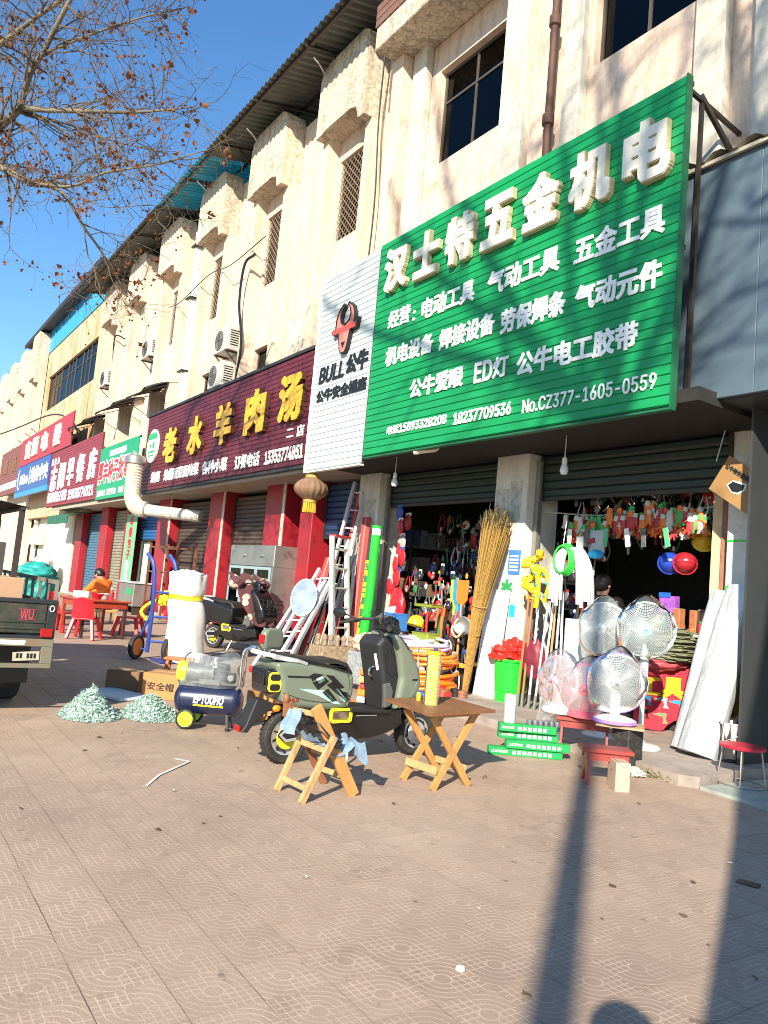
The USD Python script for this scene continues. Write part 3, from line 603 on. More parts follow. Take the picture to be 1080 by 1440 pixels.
# whitewashed wall at the far left
ww = thing('whitewashed_wall', 'blotchy whitewashed wall with a meter box at the far left', 'wall', (-44, 8, 0))
put(ww, 'wall', bx(-60, -36.4, 7.9, 8.2, 0, 5.2), plaster('whitewash', (.74, .70, .58), (.70, .64, .50), .45, bump=.8), False)
mb = thing('meter_box', 'grey wall box with a round lamp above it on the whitewashed wall', 'meter box', (-42.5, 7.75, 2.2))
put(mb, 'box', bx(-45.2, -42.6, 7.6, 7.89, 2.1, 3.0, .02), M('box_grey', (.50, .50, .42), .5), False); put(mb, 'lamp', ball((-44.6, 7.75, 3.35), (.3, .12, .16), 2), M('lamp_grey', (.5, .48, .4), .5)); put(mb, 'conduit', bx(-44.2, -44.1, 7.8, 7.89, .1, 2.09), DARKM, False)
ga = thing('green_awning', 'short dark green awning over the far red column', 'awning', (-34.6, 7.2, 3.2)); put(ga, 'valance', [bx(-36.8, -33, 6.85, 6.9, 2.95, 3.3)]+[bx(-36.8+.4*k, -36.6+.4*k, 6.83, 6.849, 2.95, 3.28) for k in range(10)], M('awning_green', (.03, .14, .09), .7), False); put(ga, 'top', beam((-34.9, 6.88, 3.32), (-34.9, 7.74, 3.5), 3.8, .03), M('awning_green', (0, 0, 0)), False)
# neighbour on the right: blue-grey fascia, dark panels
NB = thing('neighbour_front', 'dark blue-grey metal fascia and dark wall panels right of the green sign', 'shop front', (-3.5, 7.2, 0))
FAS = M('bluegrey_cladding', (.085, .125, .155), .45, var=.1, scale=.8); DPN = M('charcoal_panel', (.042, .046, .047), .5)
for a, b in ((-5.0, -4.12), (-4.115, -2.9), (-2.895, -1.5)): put(NB, 'fascia_panel', bx(a, b, 6.9, 6.96, 3.68, 6.24, .004), FAS, False)
put(NB, 'fascia_soffit', bx(-5.0, -1.5, 6.97, 7.9, 3.66, 3.70), DPN, False)
put(NB, 'coping', corr(-5.0, -1.5, 6.82, 7.45, 6.27, 6.42, .36, .03), M('dusty_tin', (.42, .38, .30), .7, .2), False)
put(NB, 'coping_edge', bx(-5.0, -1.5, 6.84, 6.88, 6.2, 6.24), M('dusty_tin', (0, 0, 0)), False)
for a, b in ((-4.33, -3.9), (-3.88, -3.2), (-3.18, -1.5)): put(NB, 'wall_panel', bx(a, b, 7.9, 7.96, .03, 3.65, .004), DPN, False)
put(NB, 'side_panel', bx(-4.36, -4.335, 7.3, 7.96, .1, 3.65), DPN, False)
put(NB, 'skirting', bx(-4.33, -1.5, 7.86, 7.899, .03, .35), BLACK, False)

# ================================================================== SIGNS
def slats(par, x0, x1, z0, z1, y, n, mat, d=.007, gap=.011, extra=None):
    """Sign boarding: each strip a piece with a raised face and a groove to the next."""
    h = (z1-z0)/n
    for k in range(n):
        z = z0+k*h; g = gap
        pr = Polygon([(y+.012, z), (y, z+g), (y-d*.9, z+g+.003), (y-d, z+h*.4), (y-d, z+h*.75), (y-d*.9, z+h-.003), (y+.012, z+h-.002), (y+.02, z+h-.002), (y+.02, z)])
        put(par, 'slat', onyz(pr, x0, x1), mat if extra is None else extra(k), False)
def letters(par, chars, centres, z, w, h, y, d, mat, bold=.045, side=None, slant=0):
    """Raised channel letters, one part each."""
    for c, x in zip(chars, centres):
        zz = z(x) if callable(z) else z
        g = glyph(c, True, bold)[0]; b = g.bounds
        g = affinity.translate(g, -(b[0]+b[2])/2, -(b[1]+b[3])/2); g = affinity.affine_transform(g, [w/max(b[2]-b[0], .7), slant, 0, h/(b[3]-b[1]), x, zz])
        L = put(par, 'letter', onwall(g, y, d), mat, False)
        if side: put(L, 'return', onwall(g.buffer(.012).difference(g.buffer(-.004)), y-.0, d-.012), side, False)
def line(par, s, x0, x1, z, h, y, mat, d=.012, bold=.03, slant=0, cjk=True):
    put(par, 'lettering', onwall(union_all(textline(s, x0, x1, z, h, cjk, bold, slant)), y, d), mat, False)
SGREEN = M('sign_green', (.005, .275, .078), .42, var=.10, scale=1.2, dirt=.28, dcol=(.02, .12, .05), ds=1.5, stretch=(1, 1, 3))
SWHITE = M('sign_white', (.54, .60, .58), .45, var=.06, scale=1.5, dirt=.25, dcol=(.38, .46, .5), ds=1.2, stretch=(2, 1, .3))
LW = M('letter_white', (.78, .75, .63), .5, var=.08, dirt=.25, dcol=(.4, .38, .3), ds=5); LSIDE = M('letter_side_cream', (.50, .43, .27), .6, dirt=.4, ds=8); LFLAT = M('letter_flat_white', (.84, .85, .80), .5)
GS = thing('hardware_sign', 'huge green slatted shop sign with white raised Chinese characters and phone numbers', 'sign', (-7.6, 6.5, 5.3))
slats(GS, -10.36, -4.72, 3.55, 7.05, 6.46, 33, SGREEN)
put(GS, 'backing', bx(-10.36, -4.72, 6.49, 6.52, 3.53, 7.06), M('sign_backing', (.05, .05, .05), .7), False)
put(GS, 'frame', [bx(-10.3, -4.72, 6.53, 6.58, z, z+.05) for z in (3.56, 5.2, 6.98)]+[beam((x, 6.55, 6.95), (x, 7.49, 6.85), .04, .04) for x in (-4.76, -7.5, -10.2)]+[beam((x, 6.55, 3.6), (x, 7.49, 3.75), .04, .04) for x in (-4.76, -7.5, -10.2)]+[beam((-4.76, 6.75, 6.98), (-4.6, 7.49, 6.15), .045, .045), beam((-4.76, 6.78, 6.9), (-4.76, 6.78, 3.6), .04, .04)], DARKM, False)
put(GS, 'edge_trim', [bx(-4.718, -4.70, 6.44, 6.53, 3.53, 7.06), bx(-10.37, -4.70, 6.44, 6.53, 3.505, 3.528)], M('trim_green', (.01, .12, .05), .5), False)
xs7 = np.linspace(-9.78, -5.12, 7); letters(GS, '汉士特五金机电', xs7, lambda x: 6.48-.024*(x+9.8), .60, .70, 6.445, .085, LW, .045, LSIDE)
line(GS, '经营', -9.95, -9.36, 5.67, .27, 6.446, LFLAT); line(GS, ':', -9.30, -9.22, 5.62, .2, 6.446, LFLAT); line(GS, '电动工具', -9.1, -7.88, 5.63, .30, 6.446, LFLAT); line(GS, '气动工具', -7.62, -6.34, 5.60, .31, 6.446, LFLAT); line(GS, '五金工具', -6.12, -4.88, 5.57, .31, 6.446, LFLAT)
line(GS, '机电设备', -9.93, -8.72, 5.07, .28, 6.446, LFLAT, bold=.035); line(GS, '焊接设备', -8.58, -7.42, 5.05, .28, 6.446, LFLAT, bold=.035); line(GS, '劳保焊条', -7.3, -6.2, 5.01, .29, 6.446, LFLAT, bold=.04); line(GS, '气动元件', -6.05, -4.88, 4.98, .29, 6.446, LFLAT, bold=.035)
line(GS, '公牛爱眼', -9.2, -7.98, 4.44, .27, 6.446, LFLAT, bold=.035); line(GS, 'ED灯', -7.76, -7.1, 4.42, .26, 6.446, LFLAT, bold=.03); line(GS, '公牛电工胶带', -6.95, -5.14, 4.38, .28, 6.446, LFLAT, bold=.035)
line(GS, '电话15893328208', -9.72, -8.26, 3.88, .125, 6.446, LFLAT, bold=.03); line(GS, '18237709536', -8.12, -6.98, 3.85, .15, 6.446, LFLAT, bold=.03); line(GS, 'No.CZ377-1605-0559', -6.80, -4.87, 3.83, .16, 6.446, LFLAT, bold=.012)

WS = thing('socket_brand_sign', 'white slatted sign with a red bull head and black lettering left of the green sign', 'sign', (-11.3, 6.45, 5.2))
slats(WS, -12.22, -10.39, 3.45, 7.0, 6.44, 34, SWHITE)
put(WS, 'backing', bx(-12.24, -10.38, 6.47, 6.50, 3.43, 7.01), M('sign_backing', (0, 0, 0)), False)
put(WS, 'edge_trim', [bx(-12.25, -12.225, 6.41, 6.5, 3.43, 7.02), bx(-12.24, -10.38, 6.41, 6.5, 3.405, 3.428)], LFLAT, False)
INK = M('ink_black', (.012, .012, .014), .5); LRED = M('logo_red', (.62, .07, .05), .4, var=.1)
put(WS, 'lettering', onwall(union_all(textline('BULL', -12.02, -11.15, 5.14, .27, False, .035, .12)+textline('公牛', -11.10, -10.42, 5.18, .31, True, .05, .08)), 6.427, .012), INK, False)
line(WS, '公牛安全插座', -12.05, -10.4, 4.76, .21, 6.427, INK, bold=.035)
def bull(cx, cz, s):
    A = lambda *p: Polygon([(cx+a*s, cz+b*s) for a, b in p])
    hl = A((-.44, .04), (-.43, .30), (-.32, .52), (-.12, .66), (-.09, .60), (-.20, .50), (-.25, .34), (-.20, .18), (0, .08), (0, .02)); hr = affinity.scale(hl, -1, 1, origin=(cx, cz))
    band = A((-.52, .06), (.52, .06), (.60, .16), (.54, -.08), (-.54, -.08), (-.60, .0)); face = A((-.27, -.08), (.27, -.08), (.17, -.5), (.10, -.62), (-.10, -.62), (-.17, -.5))
    return union_all([hl, hr]), band, face, A((-.09, -.36), (.09, -.36), (0, -.5))
hn, bd, fc, ns_ = bull(-11.17, 5.82, .68)
for nm, g, mm, d in (('horns', hn, M('logo_pink_white', (.60, .20, .15), .4, var=.6, scale=2.5), .06), ('brow', bd, LRED, .075), ('face', fc, M('logo_pink_white', (0, 0, 0)), .07), ('nose', ns_, INK, .085)):
    L = put(WS, 'bull_'+nm, onwall(g, 6.428, d), mm, False)
put(WS, 'bull_outline', onwall(union_all([hn, bd, fc]).buffer(.008).difference(union_all([hn, bd, fc]).buffer(-.003)), 6.428, .08), INK, False)

MAR = M('maroon_sign', (.125, .014, .026), .55, var=.25, scale=2.5, dirt=.45, dcol=(.03, .012, .014), ds=3); MAR2 = M('faded_maroon_sign', (.27, .035, .05), .55, var=.2, dirt=.3, dcol=(.09, .03, .03)); REDS = M('red_sign', (.46, .035, .055), .5, var=.12, dirt=.2, dcol=(.2, .03, .03))
LYEL = M('letter_yellow', (.80, .42, .01), .4, var=.08, dirt=.2, dcol=(.4, .2, .02), ds=6); LYS = M('letter_side_dark', (.07, .03, .015), .7)
RS = thing('soup_sign', 'maroon slatted restaurant sign with five big yellow raised characters', 'sign', (-18, 6.8, 4.8))
slats(RS, -23.25, -12.98, 3.70, 5.94, 6.80, 22, MAR)
put(RS, 'backing', bx(-23.25, -12.98, 6.83, 6.86, 3.68, 5.95), M('sign_backing', (0, 0, 0)), False)
put(RS, 'top_trim', [bx(-23.27, -12.96, 6.76, 6.87, 5.955, 6.02), bx(-23.27, -12.96, 6.77, 6.87, 3.62, 3.678)], M('black_eave', (0, 0, 0)), False)
letters(RS, '老水羊肉汤', (-20.75, -18.85, -17.05, -15.3, -13.65), lambda x: 4.85+.032*(x+20.7), 1.0, .98, 6.786, .10, LYEL, .05, LYS)
line(RS, '烩面', -22.35, -21.55, 4.06, .30, 6.787, LFLAT, bold=.035); line(RS, '炝锅面豆面烩菜', -21.2, -18.55, 4.05, .30, 6.787, LFLAT, bold=.035); line(RS, '各种小菜', -18.3, -16.75, 4.02, .30, 6.787, LFLAT, bold=.035); line(RS, '订餐电话', -16.3, -15.0, 3.99, .29, 6.787, LFLAT, bold=.035); line(RS, '13353774851', -14.75, -13.05, 3.96, .26, 6.787, LFLAT, bold=.035)
line(RS, '二店', -13.9, -13.02, 4.38, .22, 6.787, LFLAT, bold=.03)
eo = affinity.scale(Point(-22.45, 5.0).buffer(.5, quad_segs=12), 1.0, 1.0)
E_ = put(RS, 'emblem', onwall(eo, 6.786, .05), M('emblem_cream', (.74, .74, .66), .5, dirt=.2), False)
put(E_, 'emblem_print', onwall(union_all([eo.intersection(sbox(-23, 5.17, -22, 5.42)).buffer(-.03)]+textline('水煮', -22.72, -22.18, 5.02, .16, True, .03)+[sbox(-22.75, 4.80, -22.15, 4.86), sbox(-22.7, 4.70, -22.2, 4.74)]), 6.735, .006), M('print_green', (.02, .35, .12), .5), False)
sg = thing('seed_shop_sign', 'small green sign with red white-edged characters beside the bent white duct', 'sign', (-26.4, 6.78, 4.6))
put(sg, 'panel', bx(-28.45, -23.95, 6.76, 6.80, 3.66, 5.5, .005), M('sign_green_flat', (.005, .30, .12), .45, dirt=.2), False); put(sg, 'frame', [bx(-28.47, -23.93, 6.801, 6.84, 3.64, 3.7), bx(-28.47, -23.93, 6.801, 6.84, 5.46, 5.52)], DARKM, False)
tl = union_all(textline('厚丰种子批零店', -28.4, -24.0, 4.62, .72, True, .03)); put(sg, 'lettering_edge', onwall(tl.buffer(.05), 6.759, .006), LFLAT, False); put(sg, 'lettering', onwall(tl, 6.752, .006), M('letter_red', (.55, .02, .03), .5), False)
line(sg, '河南种业经营部', -27.2, -25.2, 5.22, .2, 6.759, LFLAT); line(sg, '玉米小麦', -28.3, -27.2, 3.88, .2, 6.759, LFLAT); line(sg, '花生芝麻', -27.0, -25.9, 3.88, .2, 6.759, LFLAT); line(sg, '农药', -25.6, -25.0, 3.88, .2, 6.759, LFLAT); line(sg, '化肥', -24.7, -24.1, 3.88, .2, 6.759, LFLAT)
bs_ = thing('breakfast_sign', 'faded maroon slatted sign with five slim white characters and a white phone line', 'sign', (-33, 6.8, 5))
slats(bs_, -37.35, -28.52, 3.72, 6.16, 6.78, 24, MAR2); put(bs_, 'backing', bx(-37.35, -28.52, 6.81, 6.84, 3.70, 6.17), M('sign_backing', (0, 0, 0)), False)
LLAV = M('letter_lavender_white', (.72, .68, .80), .5); letters(bs_, '志阁早餐店', (-36.2, -34.6, -33.0, -31.3, -29.5), lambda x: 4.95+.02*(x+36), 1.05, 1.15, 6.768, .05, LLAV, .04)
line(bs_, '胡辣汤', -37.2, -35.4, 5.72, .3, 6.768, LLAV); line(bs_, '油条豆浆包子米粥', -37.1, -33.3, 4.12, .42, 6.768, LLAV, bold=.045); line(bs_, '15838776521', -33.0, -28.9, 4.08, .36, 6.768, LLAV, bold=.045)
rs2 = thing('appliance_sign', 'bright red slatted sign, topmost of the far cluster, with white brush characters', 'sign', (-40, 6.78, 7))
slats(rs2, -45.7, -33.7, 6.2, 7.66, 6.74, 16, REDS); put(rs2, 'backing', bx(-45.7, -33.7, 6.77, 6.80, 6.18, 7.67), M('sign_backing', (0, 0, 0)), False); letters(rs2, '吉顺电器', (-43.5, -41.6, -39.2, -36.4), 6.93, 1.35, .95, 6.728, .07, LW, .05)
md = thing('aircon_brand_sign', 'blue sign with a white ring logo and white letters under the red sign', 'sign', (-41.6, 6.78, 5.2))
put(md, 'panel', bx(-46.1, -37.4, 6.72, 6.8, 4.78, 6.17, .01), M('sign_blue', (.025, .075, .28), .4), False); put(md, 'lower_strip', bx(-46.1, -37.4, 6.70, 6.8, 4.52, 4.775, .01), M('sign_sky_blue', (.02, .24, .62), .4), False)
ring = Point(-45.1, 5.46).buffer(.55).difference(Point(-44.97, 5.50).buffer(.50)); line(md, 'Midea', -44.9, -42.6, 5.42, .5, 6.719, LFLAT, bold=.02, cjk=False); put(md, 'logo_ring', onwall(ring, 6.719, .012), LFLAT, False); put(md, 'divider', onwall(sbox(-42.2, 5.05, -42.1, 5.95), 6.719, .012), LFLAT, False); line(md, '美的中央', -41.8, -37.6, 5.48, .75, 6.719, LFLAT, bold=.035)
fm = thing('farthest_sign', 'dull brownish maroon sign at the far left end of the row', 'sign', (-49.5, 6.8, 6.3))
slats(fm, -53.2, -45.75, 4.9, 7.6, 6.8, 18, M('brown_maroon_sign', (.22, .075, .065), .6, var=.25)); put(fm, 'backing', bx(-53.2, -45.75, 6.83, 6.86, 4.88, 7.61), M('sign_backing', (0, 0, 0)), False); put(fm, 'white_strip', bx(-53, -45.8, 6.775, 6.786, 5.2, 5.6), M('strip_cream', (.62, .56, .5), .6), False); letters(fm, '烟酒', (-51, -48), 6.6, 1.3, .9, 6.786, .03, M('letter_brown', (.20, .10, .04), .6), .03)
# vertical banner by the door
vb = thing('vertical_banner', 'green vertical banner with a column of red characters beside the half-raised blue shutter', 'banner', (-26.9, 7.72, 2))
put(vb, 'cloth', bx(-27.52, -26.35, 7.70, 7.72, .85, 3.25), M('banner_green', (.16, .46, .24), .6, var=.2), False)
for k, c in enumerate('早餐包子油条'): put(vb, 'lettering', onwall(union_all(textline(c, -27.2, -26.65, 3.0-.38*k, .32, True, .05)), 7.699, .008), M('letter_red', (0, 0, 0)) if k < 4 else LFLAT, False)

# ================================================================== THINGS ON THE PAVEMENT
import manifold3d as m3
def pillow(poly, w0, w1, b, steps=5):
    """Rounded slab: polygon in (x, z) between y=w0 and w1, its rims rounded over b."""
    P = np.array(poly.exterior.coords)[:-1]
    if Polygon(P).exterior.is_ccw is False: P = P[::-1]
    a, c = np.roll(P, 1, 0), np.roll(P, -1, 0)
    def nrm(d): d = d/np.maximum(np.linalg.norm(d, axis=1, keepdims=True), 1e-9); return np.stack([-d[:, 1], d[:, 0]], 1)
    n1, n2 = nrm(P-a), nrm(c-P); mm = n1+n2; mm /= np.maximum(np.linalg.norm(mm, axis=1, keepdims=True), 1e-6); k = 1/np.maximum((mm*n1).sum(1), .5)
    N = mm*k[:, None]; R = []
    for t in np.linspace(0, 1, steps+1): R.append((b*(1-math.sin(t*math.pi/2)), w0+b*(1-math.cos(t*math.pi/2))))
    R = R+[(i, w1-(w-w0)) for i, w in R[::-1]]
    rings = [np.column_stack([P[:, 0]+N[:, 0]*i, np.full(len(P), w), P[:, 1]+N[:, 1]*i]) for i, w in R]
    n = len(P); V = np.vstack(rings); F = []
    for r in range(len(rings)-1):
        j = np.arange(n); j2 = (j+1) % n; F += [np.stack([r*n+j, r*n+j2, (r+1)*n+j2], 1), np.stack([r*n+j, (r+1)*n+j2, (r+1)*n+j], 1)]
    def cap(ring, up):
        q = Polygon(ring[:, [0, 2]])
        q = max(getattr(q.buffer(0), 'geoms', [q.buffer(0)]), key=lambda g: g.area) if not q.is_valid else q
        v, f = trimesh.creation.triangulate_polygon(q, engine='earcut'); W = np.column_stack([v[:, 0], np.full(len(v), ring[0, 1]), v[:, 1]])
        k = np.cross(W[f[:, 1]]-W[f[:, 0]], W[f[:, 2]]-W[f[:, 0]])[:, 1]*up; return W, np.where((k < 0)[:, None], f[:, ::-1], f)
    side = V, np.vstack(F); k = np.cross(V[F[0][:, 1]]-V[F[0][:, 0]], V[F[0][:, 2]]-V[F[0][:, 0]])
    mid = len(rings)//2-1; r0 = rings[mid]; j = np.arange(n); j2 = (j+1) % n
    fm = np.stack([mid*n+j, mid*n+j2, (mid+1)*n+j2], 1); nn = np.cross(V[fm[:, 1]]-V[fm[:, 0]], V[fm[:, 2]]-V[fm[:, 0]])
    out = -(N[:, [0]]*nn[:, [0]]+N[:, [1]]*nn[:, [2]]).sum()
    if out < 0: side = V, side[1][:, ::-1]
    m = join([side, cap(rings[0], -1), cap(rings[-1], 1)]); q = trimesh.Trimesh(*m, process=False); q.merge_vertices(digits_vertex=6); return np.array(q.vertices), np.array(q.faces)
def rnd(poly, r): g = poly.buffer(-r, quad_segs=6).buffer(2*r, quad_segs=6).buffer(-r, quad_segs=6).simplify(.0012); return max(getattr(g, 'geoms', [g]), key=lambda q: q.area)
def torus_tyre(o, R, w, ax=(0, 1, 0), n=32, rim=.62):
    """Tyre with a rounded tread and flat walls."""
    h = w/2; ri = R*rim
    return lathe([(ri, -h*.7), (R*.80, -h), (R*.93, -h*.92), (R*.985, -h*.6), (R, 0), (R*.985, h*.6), (R*.93, h*.92), (R*.80, h), (ri, h*.7), (ri, -h*.7)], n, o, ax)
SAGE = M('sage_green_paint', (.155, .19, .135), .32, var=.06, coat=.4, dirt=.35, dcol=(.25, .21, .16), ds=3.5); GLOSSB = M('gloss_black', (.012, .012, .013), .22, coat=.4); MATTB = M('matt_black', (.02, .02, .021), .55, bump=.15, bs=200); SEATM = M('seat_vinyl', (.028, .022, .02), .5, bump=.2, bs=150); MINT = M('mint_decal', (.42, .68, .60), .4); LIMEY = M('yellow_decal', (.70, .72, .03), .4)
TAIL = M('tail_red', (.35, .01, .01), .2); SIGO = M('signal_orange', (.8, .25, .01), .25); SILV = M('silver_paint', (.55, .56, .56), .3, .5)
def scooter(label, loc, rz, paint=SAGE, sc=None, decals=True, extras=True):
    t = thing('electric_scooter', label, 'scooter', loc, rz, world=False, sc=sc)
    for nm, x, R in (('rear_wheel', 0, .218), ('front_wheel', 1.36, .205)):
        wh = put(t, nm, torus_tyre((x, 0, R), R, .105, rim=.66), RUBBER, 40)
        put(wh, 'tread', [beam((x+R*math.cos(a), -.04, R+R*math.sin(a)), (x+R*math.cos(a+.1), .04, R+R*math.sin(a+.1)), .010, .005, (math.cos(a), 0, math.sin(a))) for a in np.arange(36)*math.pi/18], RUBBER, False)
        put(wh, 'rim', lathe([(R*.6, -.035), (R*.67, -.04), (R*.67, .04), (R*.6, .035), (R*.6, -.035)], 32, (x, 0, R), (0, 1, 0)), SILV, 40)
        put(wh, 'spokes', [beam((x+.03*math.cos(a), -.02, R+.03*math.sin(a)), (x+R*.62*math.cos(a+.25), -.03, R+R*.62*math.sin(a+.25)), .022, .016) for a in np.arange(10)*math.pi/5]+[cyl((x, -.045, R), (x, .045, R), .045, 16)], MATTB, 40)
        put(wh, 'hub_motor' if nm[0] == 'r' else 'brake_disc', lathe([(.03, -.052), (.095, -.05), (.10, -.045), (.03, -.04)], 24, (x, 0, R), (0, 1, 0)), LIMEY if nm[0] == 'r' else SILV, 40)
    put(t, 'swing_arm', pillow(rnd(Polygon([(-.13, .24), (-.06, .31), (.16, .33), (.34, .36), (.36, .29), (.14, .22), (-.06, .19)]), .03), -.115, -.075, .012), GLOSSB)
    put(t, 'swing_arm_trim', pillow(rnd(Polygon([(-.12, .25), (-.06, .305), (.10, .315), (.10, .29), (-.05, .283), (-.095, .25), (-.05, .215), (.10, .235), (.10, .21), (-.06, .193)]), .006), -.122, -.112, .004), SILV)
    bp = rnd(Polygon([(-.25, .83), (-.19, .70), (-.15, .52), (.0, .47), (.27, .45), (.50, .47), (.53, .60), (.52, .74), (.30, .79), (.10, .82), (-.10, .85)]), .03)
    put(t, 'body_shell', pillow(bp, -.185, .185, .045), paint)
    put(t, 'belly_panel', pillow(rnd(Polygon([(.24, .47), (.55, .455), (.95, .44), (1.07, .46), (1.10, .30), (.92, .23), (.74, .19), (.42, .185), (.28, .27), (.20, .36)]), .03), -.165, .165, .03), GLOSSB)
    put(t, 'floor_board', pillow(rnd(Polygon([(.50, .47), (.92, .44), (.92, .415), (.50, .435)]), .005), -.20, .20, .008), MATTB)
    put(t, 'sill_line', bx(.58, .80, -.168, -.1655, .395, .401), SILV, False)
    st = put(t, 'seat', pillow(rnd(Polygon([(-.27, .875), (-.20, .90), (.0, .885), (.16, .865), (.36, .865), (.47, .835), (.53, .76), (.52, .72), (.30, .775), (.05, .825), (-.20, .855)]), .015), -.15, .15, .035), SEATM)
    put(st, 'piping', tube([(-.26, -.152, .868), (.0, -.153, .862), (.2, -.154, .83), (.42, -.153, .80), (.52, -.148, .75)], .004, 5), BLACK)
    put(t, 'grab_rail', tube(smoothpath([(-.02, -.165, .845), (-.14, -.17, .86), (-.27, -.15, .885), (-.33, -.08, .895), (-.33, .08, .895), (-.27, .15, .885), (-.14, .17, .86), (-.02, .165, .845)], 5), [.014]*4+[.018]*28+[.014]*4, 8), WHITE)
    puts(t, 'rail_mount', [pillow(rnd(Polygon([(-.28, .86), (-.02, .83), (.05, .81), (.05, .84), (-.05, .868), (-.26, .90)]), .01), s*.168-.012, s*.168+.012, .006) for s in (-1, 1)], SILV)
    if extras:
        hr = put(t, 'backrest', mv(rot(pillow(rrect(-.12, .12, -.085, .085, .06), -.035, .035, .028), (0, 0, 1), 22), (-.245, -.06, 1.01)), paint)
        put(hr, 'reflector', mv(rot(bx(-.128, -.118, -.026, .026, -.035, .035, .003), (0, 0, 1), 22), (-.245, -.06, 1.01)), TAIL, False); puts(t, 'backrest_post', [beam((-.26, s, .89), (-.25, s, .95), .02, .02) for s in (-.06, .06)], CHROME, False)
    put(t, 'tail_panel', pillow(rnd(Polygon([(-.30, .77), (-.19, .79), (-.15, .60), (-.28, .57)]), .025), -.15, .15, .03), GLOSSB)
    lf = rrect(-.29, -.17, .60, .755, .03); put(t, 'tail_lamp', pillow(Polygon(lf.exterior), -.165, -.155, .004), LIMEY); put(t, 'lamp_lens', [pillow(rrect(-.275, -.185, .69, .742, .02), -.169, -.16, .003), pillow(rrect(-.275, -.185, .612, .664, .02), -.169, -.16, .003)], GLOSSB)
    put(t, 'tail_lens', bx(-.305, -.29, -.10, .10, .64, .74, .006), GLOSSB)
    put(t, 'rear_mudguard', pillow(rnd(Polygon([(.05, .47), (-.10, .47), (-.26, .53), (-.33, .53), (-.40, .33), (-.44, .275), (-.38, .27), (-.31, .36), (-.22, .43), (-.05, .455)]), .006), -.075, .075, .012), MATTB)
    put(t, 'rear_reflector', bx(-.445, -.435, -.05, .05, .275, .32), TAIL, False)
    for s in (-1, 1): put(t, 'turn_signal', ball((-.20, s*.175, .475), (.035, .025, .028), 2), SIGO)
    fr = rrect(.31, .53, .345, .465, .03); put(t, 'side_lamp_frame', wallpoly(fr.difference(rrect(.33, .51, .367, .443, .02)), -.182, -.164), LIMEY, False); put(t, 'side_lamp', pillow(rrect(.335, .505, .372, .438, .018), -.174, -.160, .006), CHROME)
    ins = rnd(Polygon([(.75, 1.0), (.80, 1.07), (.90, 1.08), (.97, .92), (1.02, .74), (1.0, .54), (.95, .45), (.87, .43), (.86, .55), (.83, .70)]), .025)
    put(t, 'inner_shield', pillow(ins, -.165, .165, .045), MATTB); put(t, 'footwell_panel', pillow(rnd(Polygon([(.845, .66), (.91, .68), (.955, .60), (.94, .48), (.87, .45), (.865, .55)]), .012), -.172, -.12, .008), M('footwell_grey', (.10, .105, .10), .5))
    shd = rnd(Polygon([(.90, 1.11), (1.0, 1.08), (1.10, .98), (1.22, .80), (1.26, .66), (1.20, .55), (1.10, .46), (.97, .44), (.99, .56), (1.01, .72), (.96, .92), (.90, 1.05)]), .02)
    put(t, 'leg_shield', pillow(shd, -.205, .205, .05), paint)
    put(t, 'knee_recess', [pillow(rnd(Polygon([(.82, .95), (.88, .985), (.94, .88), (.97, .76), (.92, .72), (.86, .78)]), .02), -.172, -.16, .006)], GLOSSB)
    put(t, 'bag_hook', tube(smoothpath([(.80, -.05, .80), (.76, -.05, .78), (.76, -.05, .73), (.79, -.05, .72)], 4), .008, 6), CHROME)
    put(t, 'pilot_strip', beam((.755, -.12, .92), (.80, -.12, .78), .012, .02), WHITE, False)
    hd = put(t, 'headlamp_cowl', pillow(rnd(Polygon([(.86, 1.12), (.84, 1.22), (.92, 1.26), (1.02, 1.22), (1.05, 1.10), (.98, 1.06)]), .03), -.11, .11, .04), GLOSSB); put(hd, 'headlamp', ball((1.035, 0, 1.15), (.02, .08, .045), 2), CHROME)
    put(t, 'handlebar', tube(smoothpath([(.70, -.36, 1.16), (.80, -.20, 1.20), (.90, -.06, 1.21), (.90, .06, 1.21), (.80, .20, 1.20), (.70, .36, 1.16)], 5), .014, 8), MATTB)
    for s in (-1, 1):
        put(t, 'grip', tube([(.69, s*.38, 1.155), (.765, s*.25, 1.187)], .022, 10), RUBBER); put(t, 'brake_lever', tube(smoothpath([(.80, s*.22, 1.19), (.83, s*.30, 1.17), (.80, s*.40, 1.15)], 4), .007, 6), MATTB)
        mr = put(t, 'mirror', mv(rot(ball((0, 0, 0), (.014, .075, .05), 2), (0, 0, 1), 20*s), (.64, s*.33, 1.34 if not extras else 1.24)), GLOSSB); put(mr, 'stem', tube(smoothpath([(.80, s*.24, 1.19), (.73, s*.31, 1.22), (.65, s*.33, 1.23 if extras else 1.33)], 4), .007, 6), MATTB)
    put(t, 'steering_stem', cyl((.93, 0, 1.0), (.88, 0, 1.2), .035, 12), MATTB)
    put(t, 'front_fork', [tube([(1.12, s*.08, .62), (1.36, s*.075, .205)], .02, 8) for s in (-1, 1)], SILV); put(t, 'front_mudguard', pillow(rnd(Polygon([(1.13, .40), (1.20, .46), (1.36, .47), (1.50, .42), (1.57, .33), (1.55, .31), (1.47, .39), (1.36, .43), (1.22, .41), (1.15, .36)]), .005), -.07, .07, .012), MATTB)
    put(t, 'kick_stand', tube([(.55, -.12, .22), (.50, -.20, .01)], .012, 6), SILV)
    put(t, 'brake_cable', [tube(smoothpath([(.80, s*.21, 1.19), (.90, s*.16, 1.28), (.99, s*.06, 1.20), (.99, s*.03, 1.10)], 5), .004, 5) for s in (-1, 1)], BLACK)
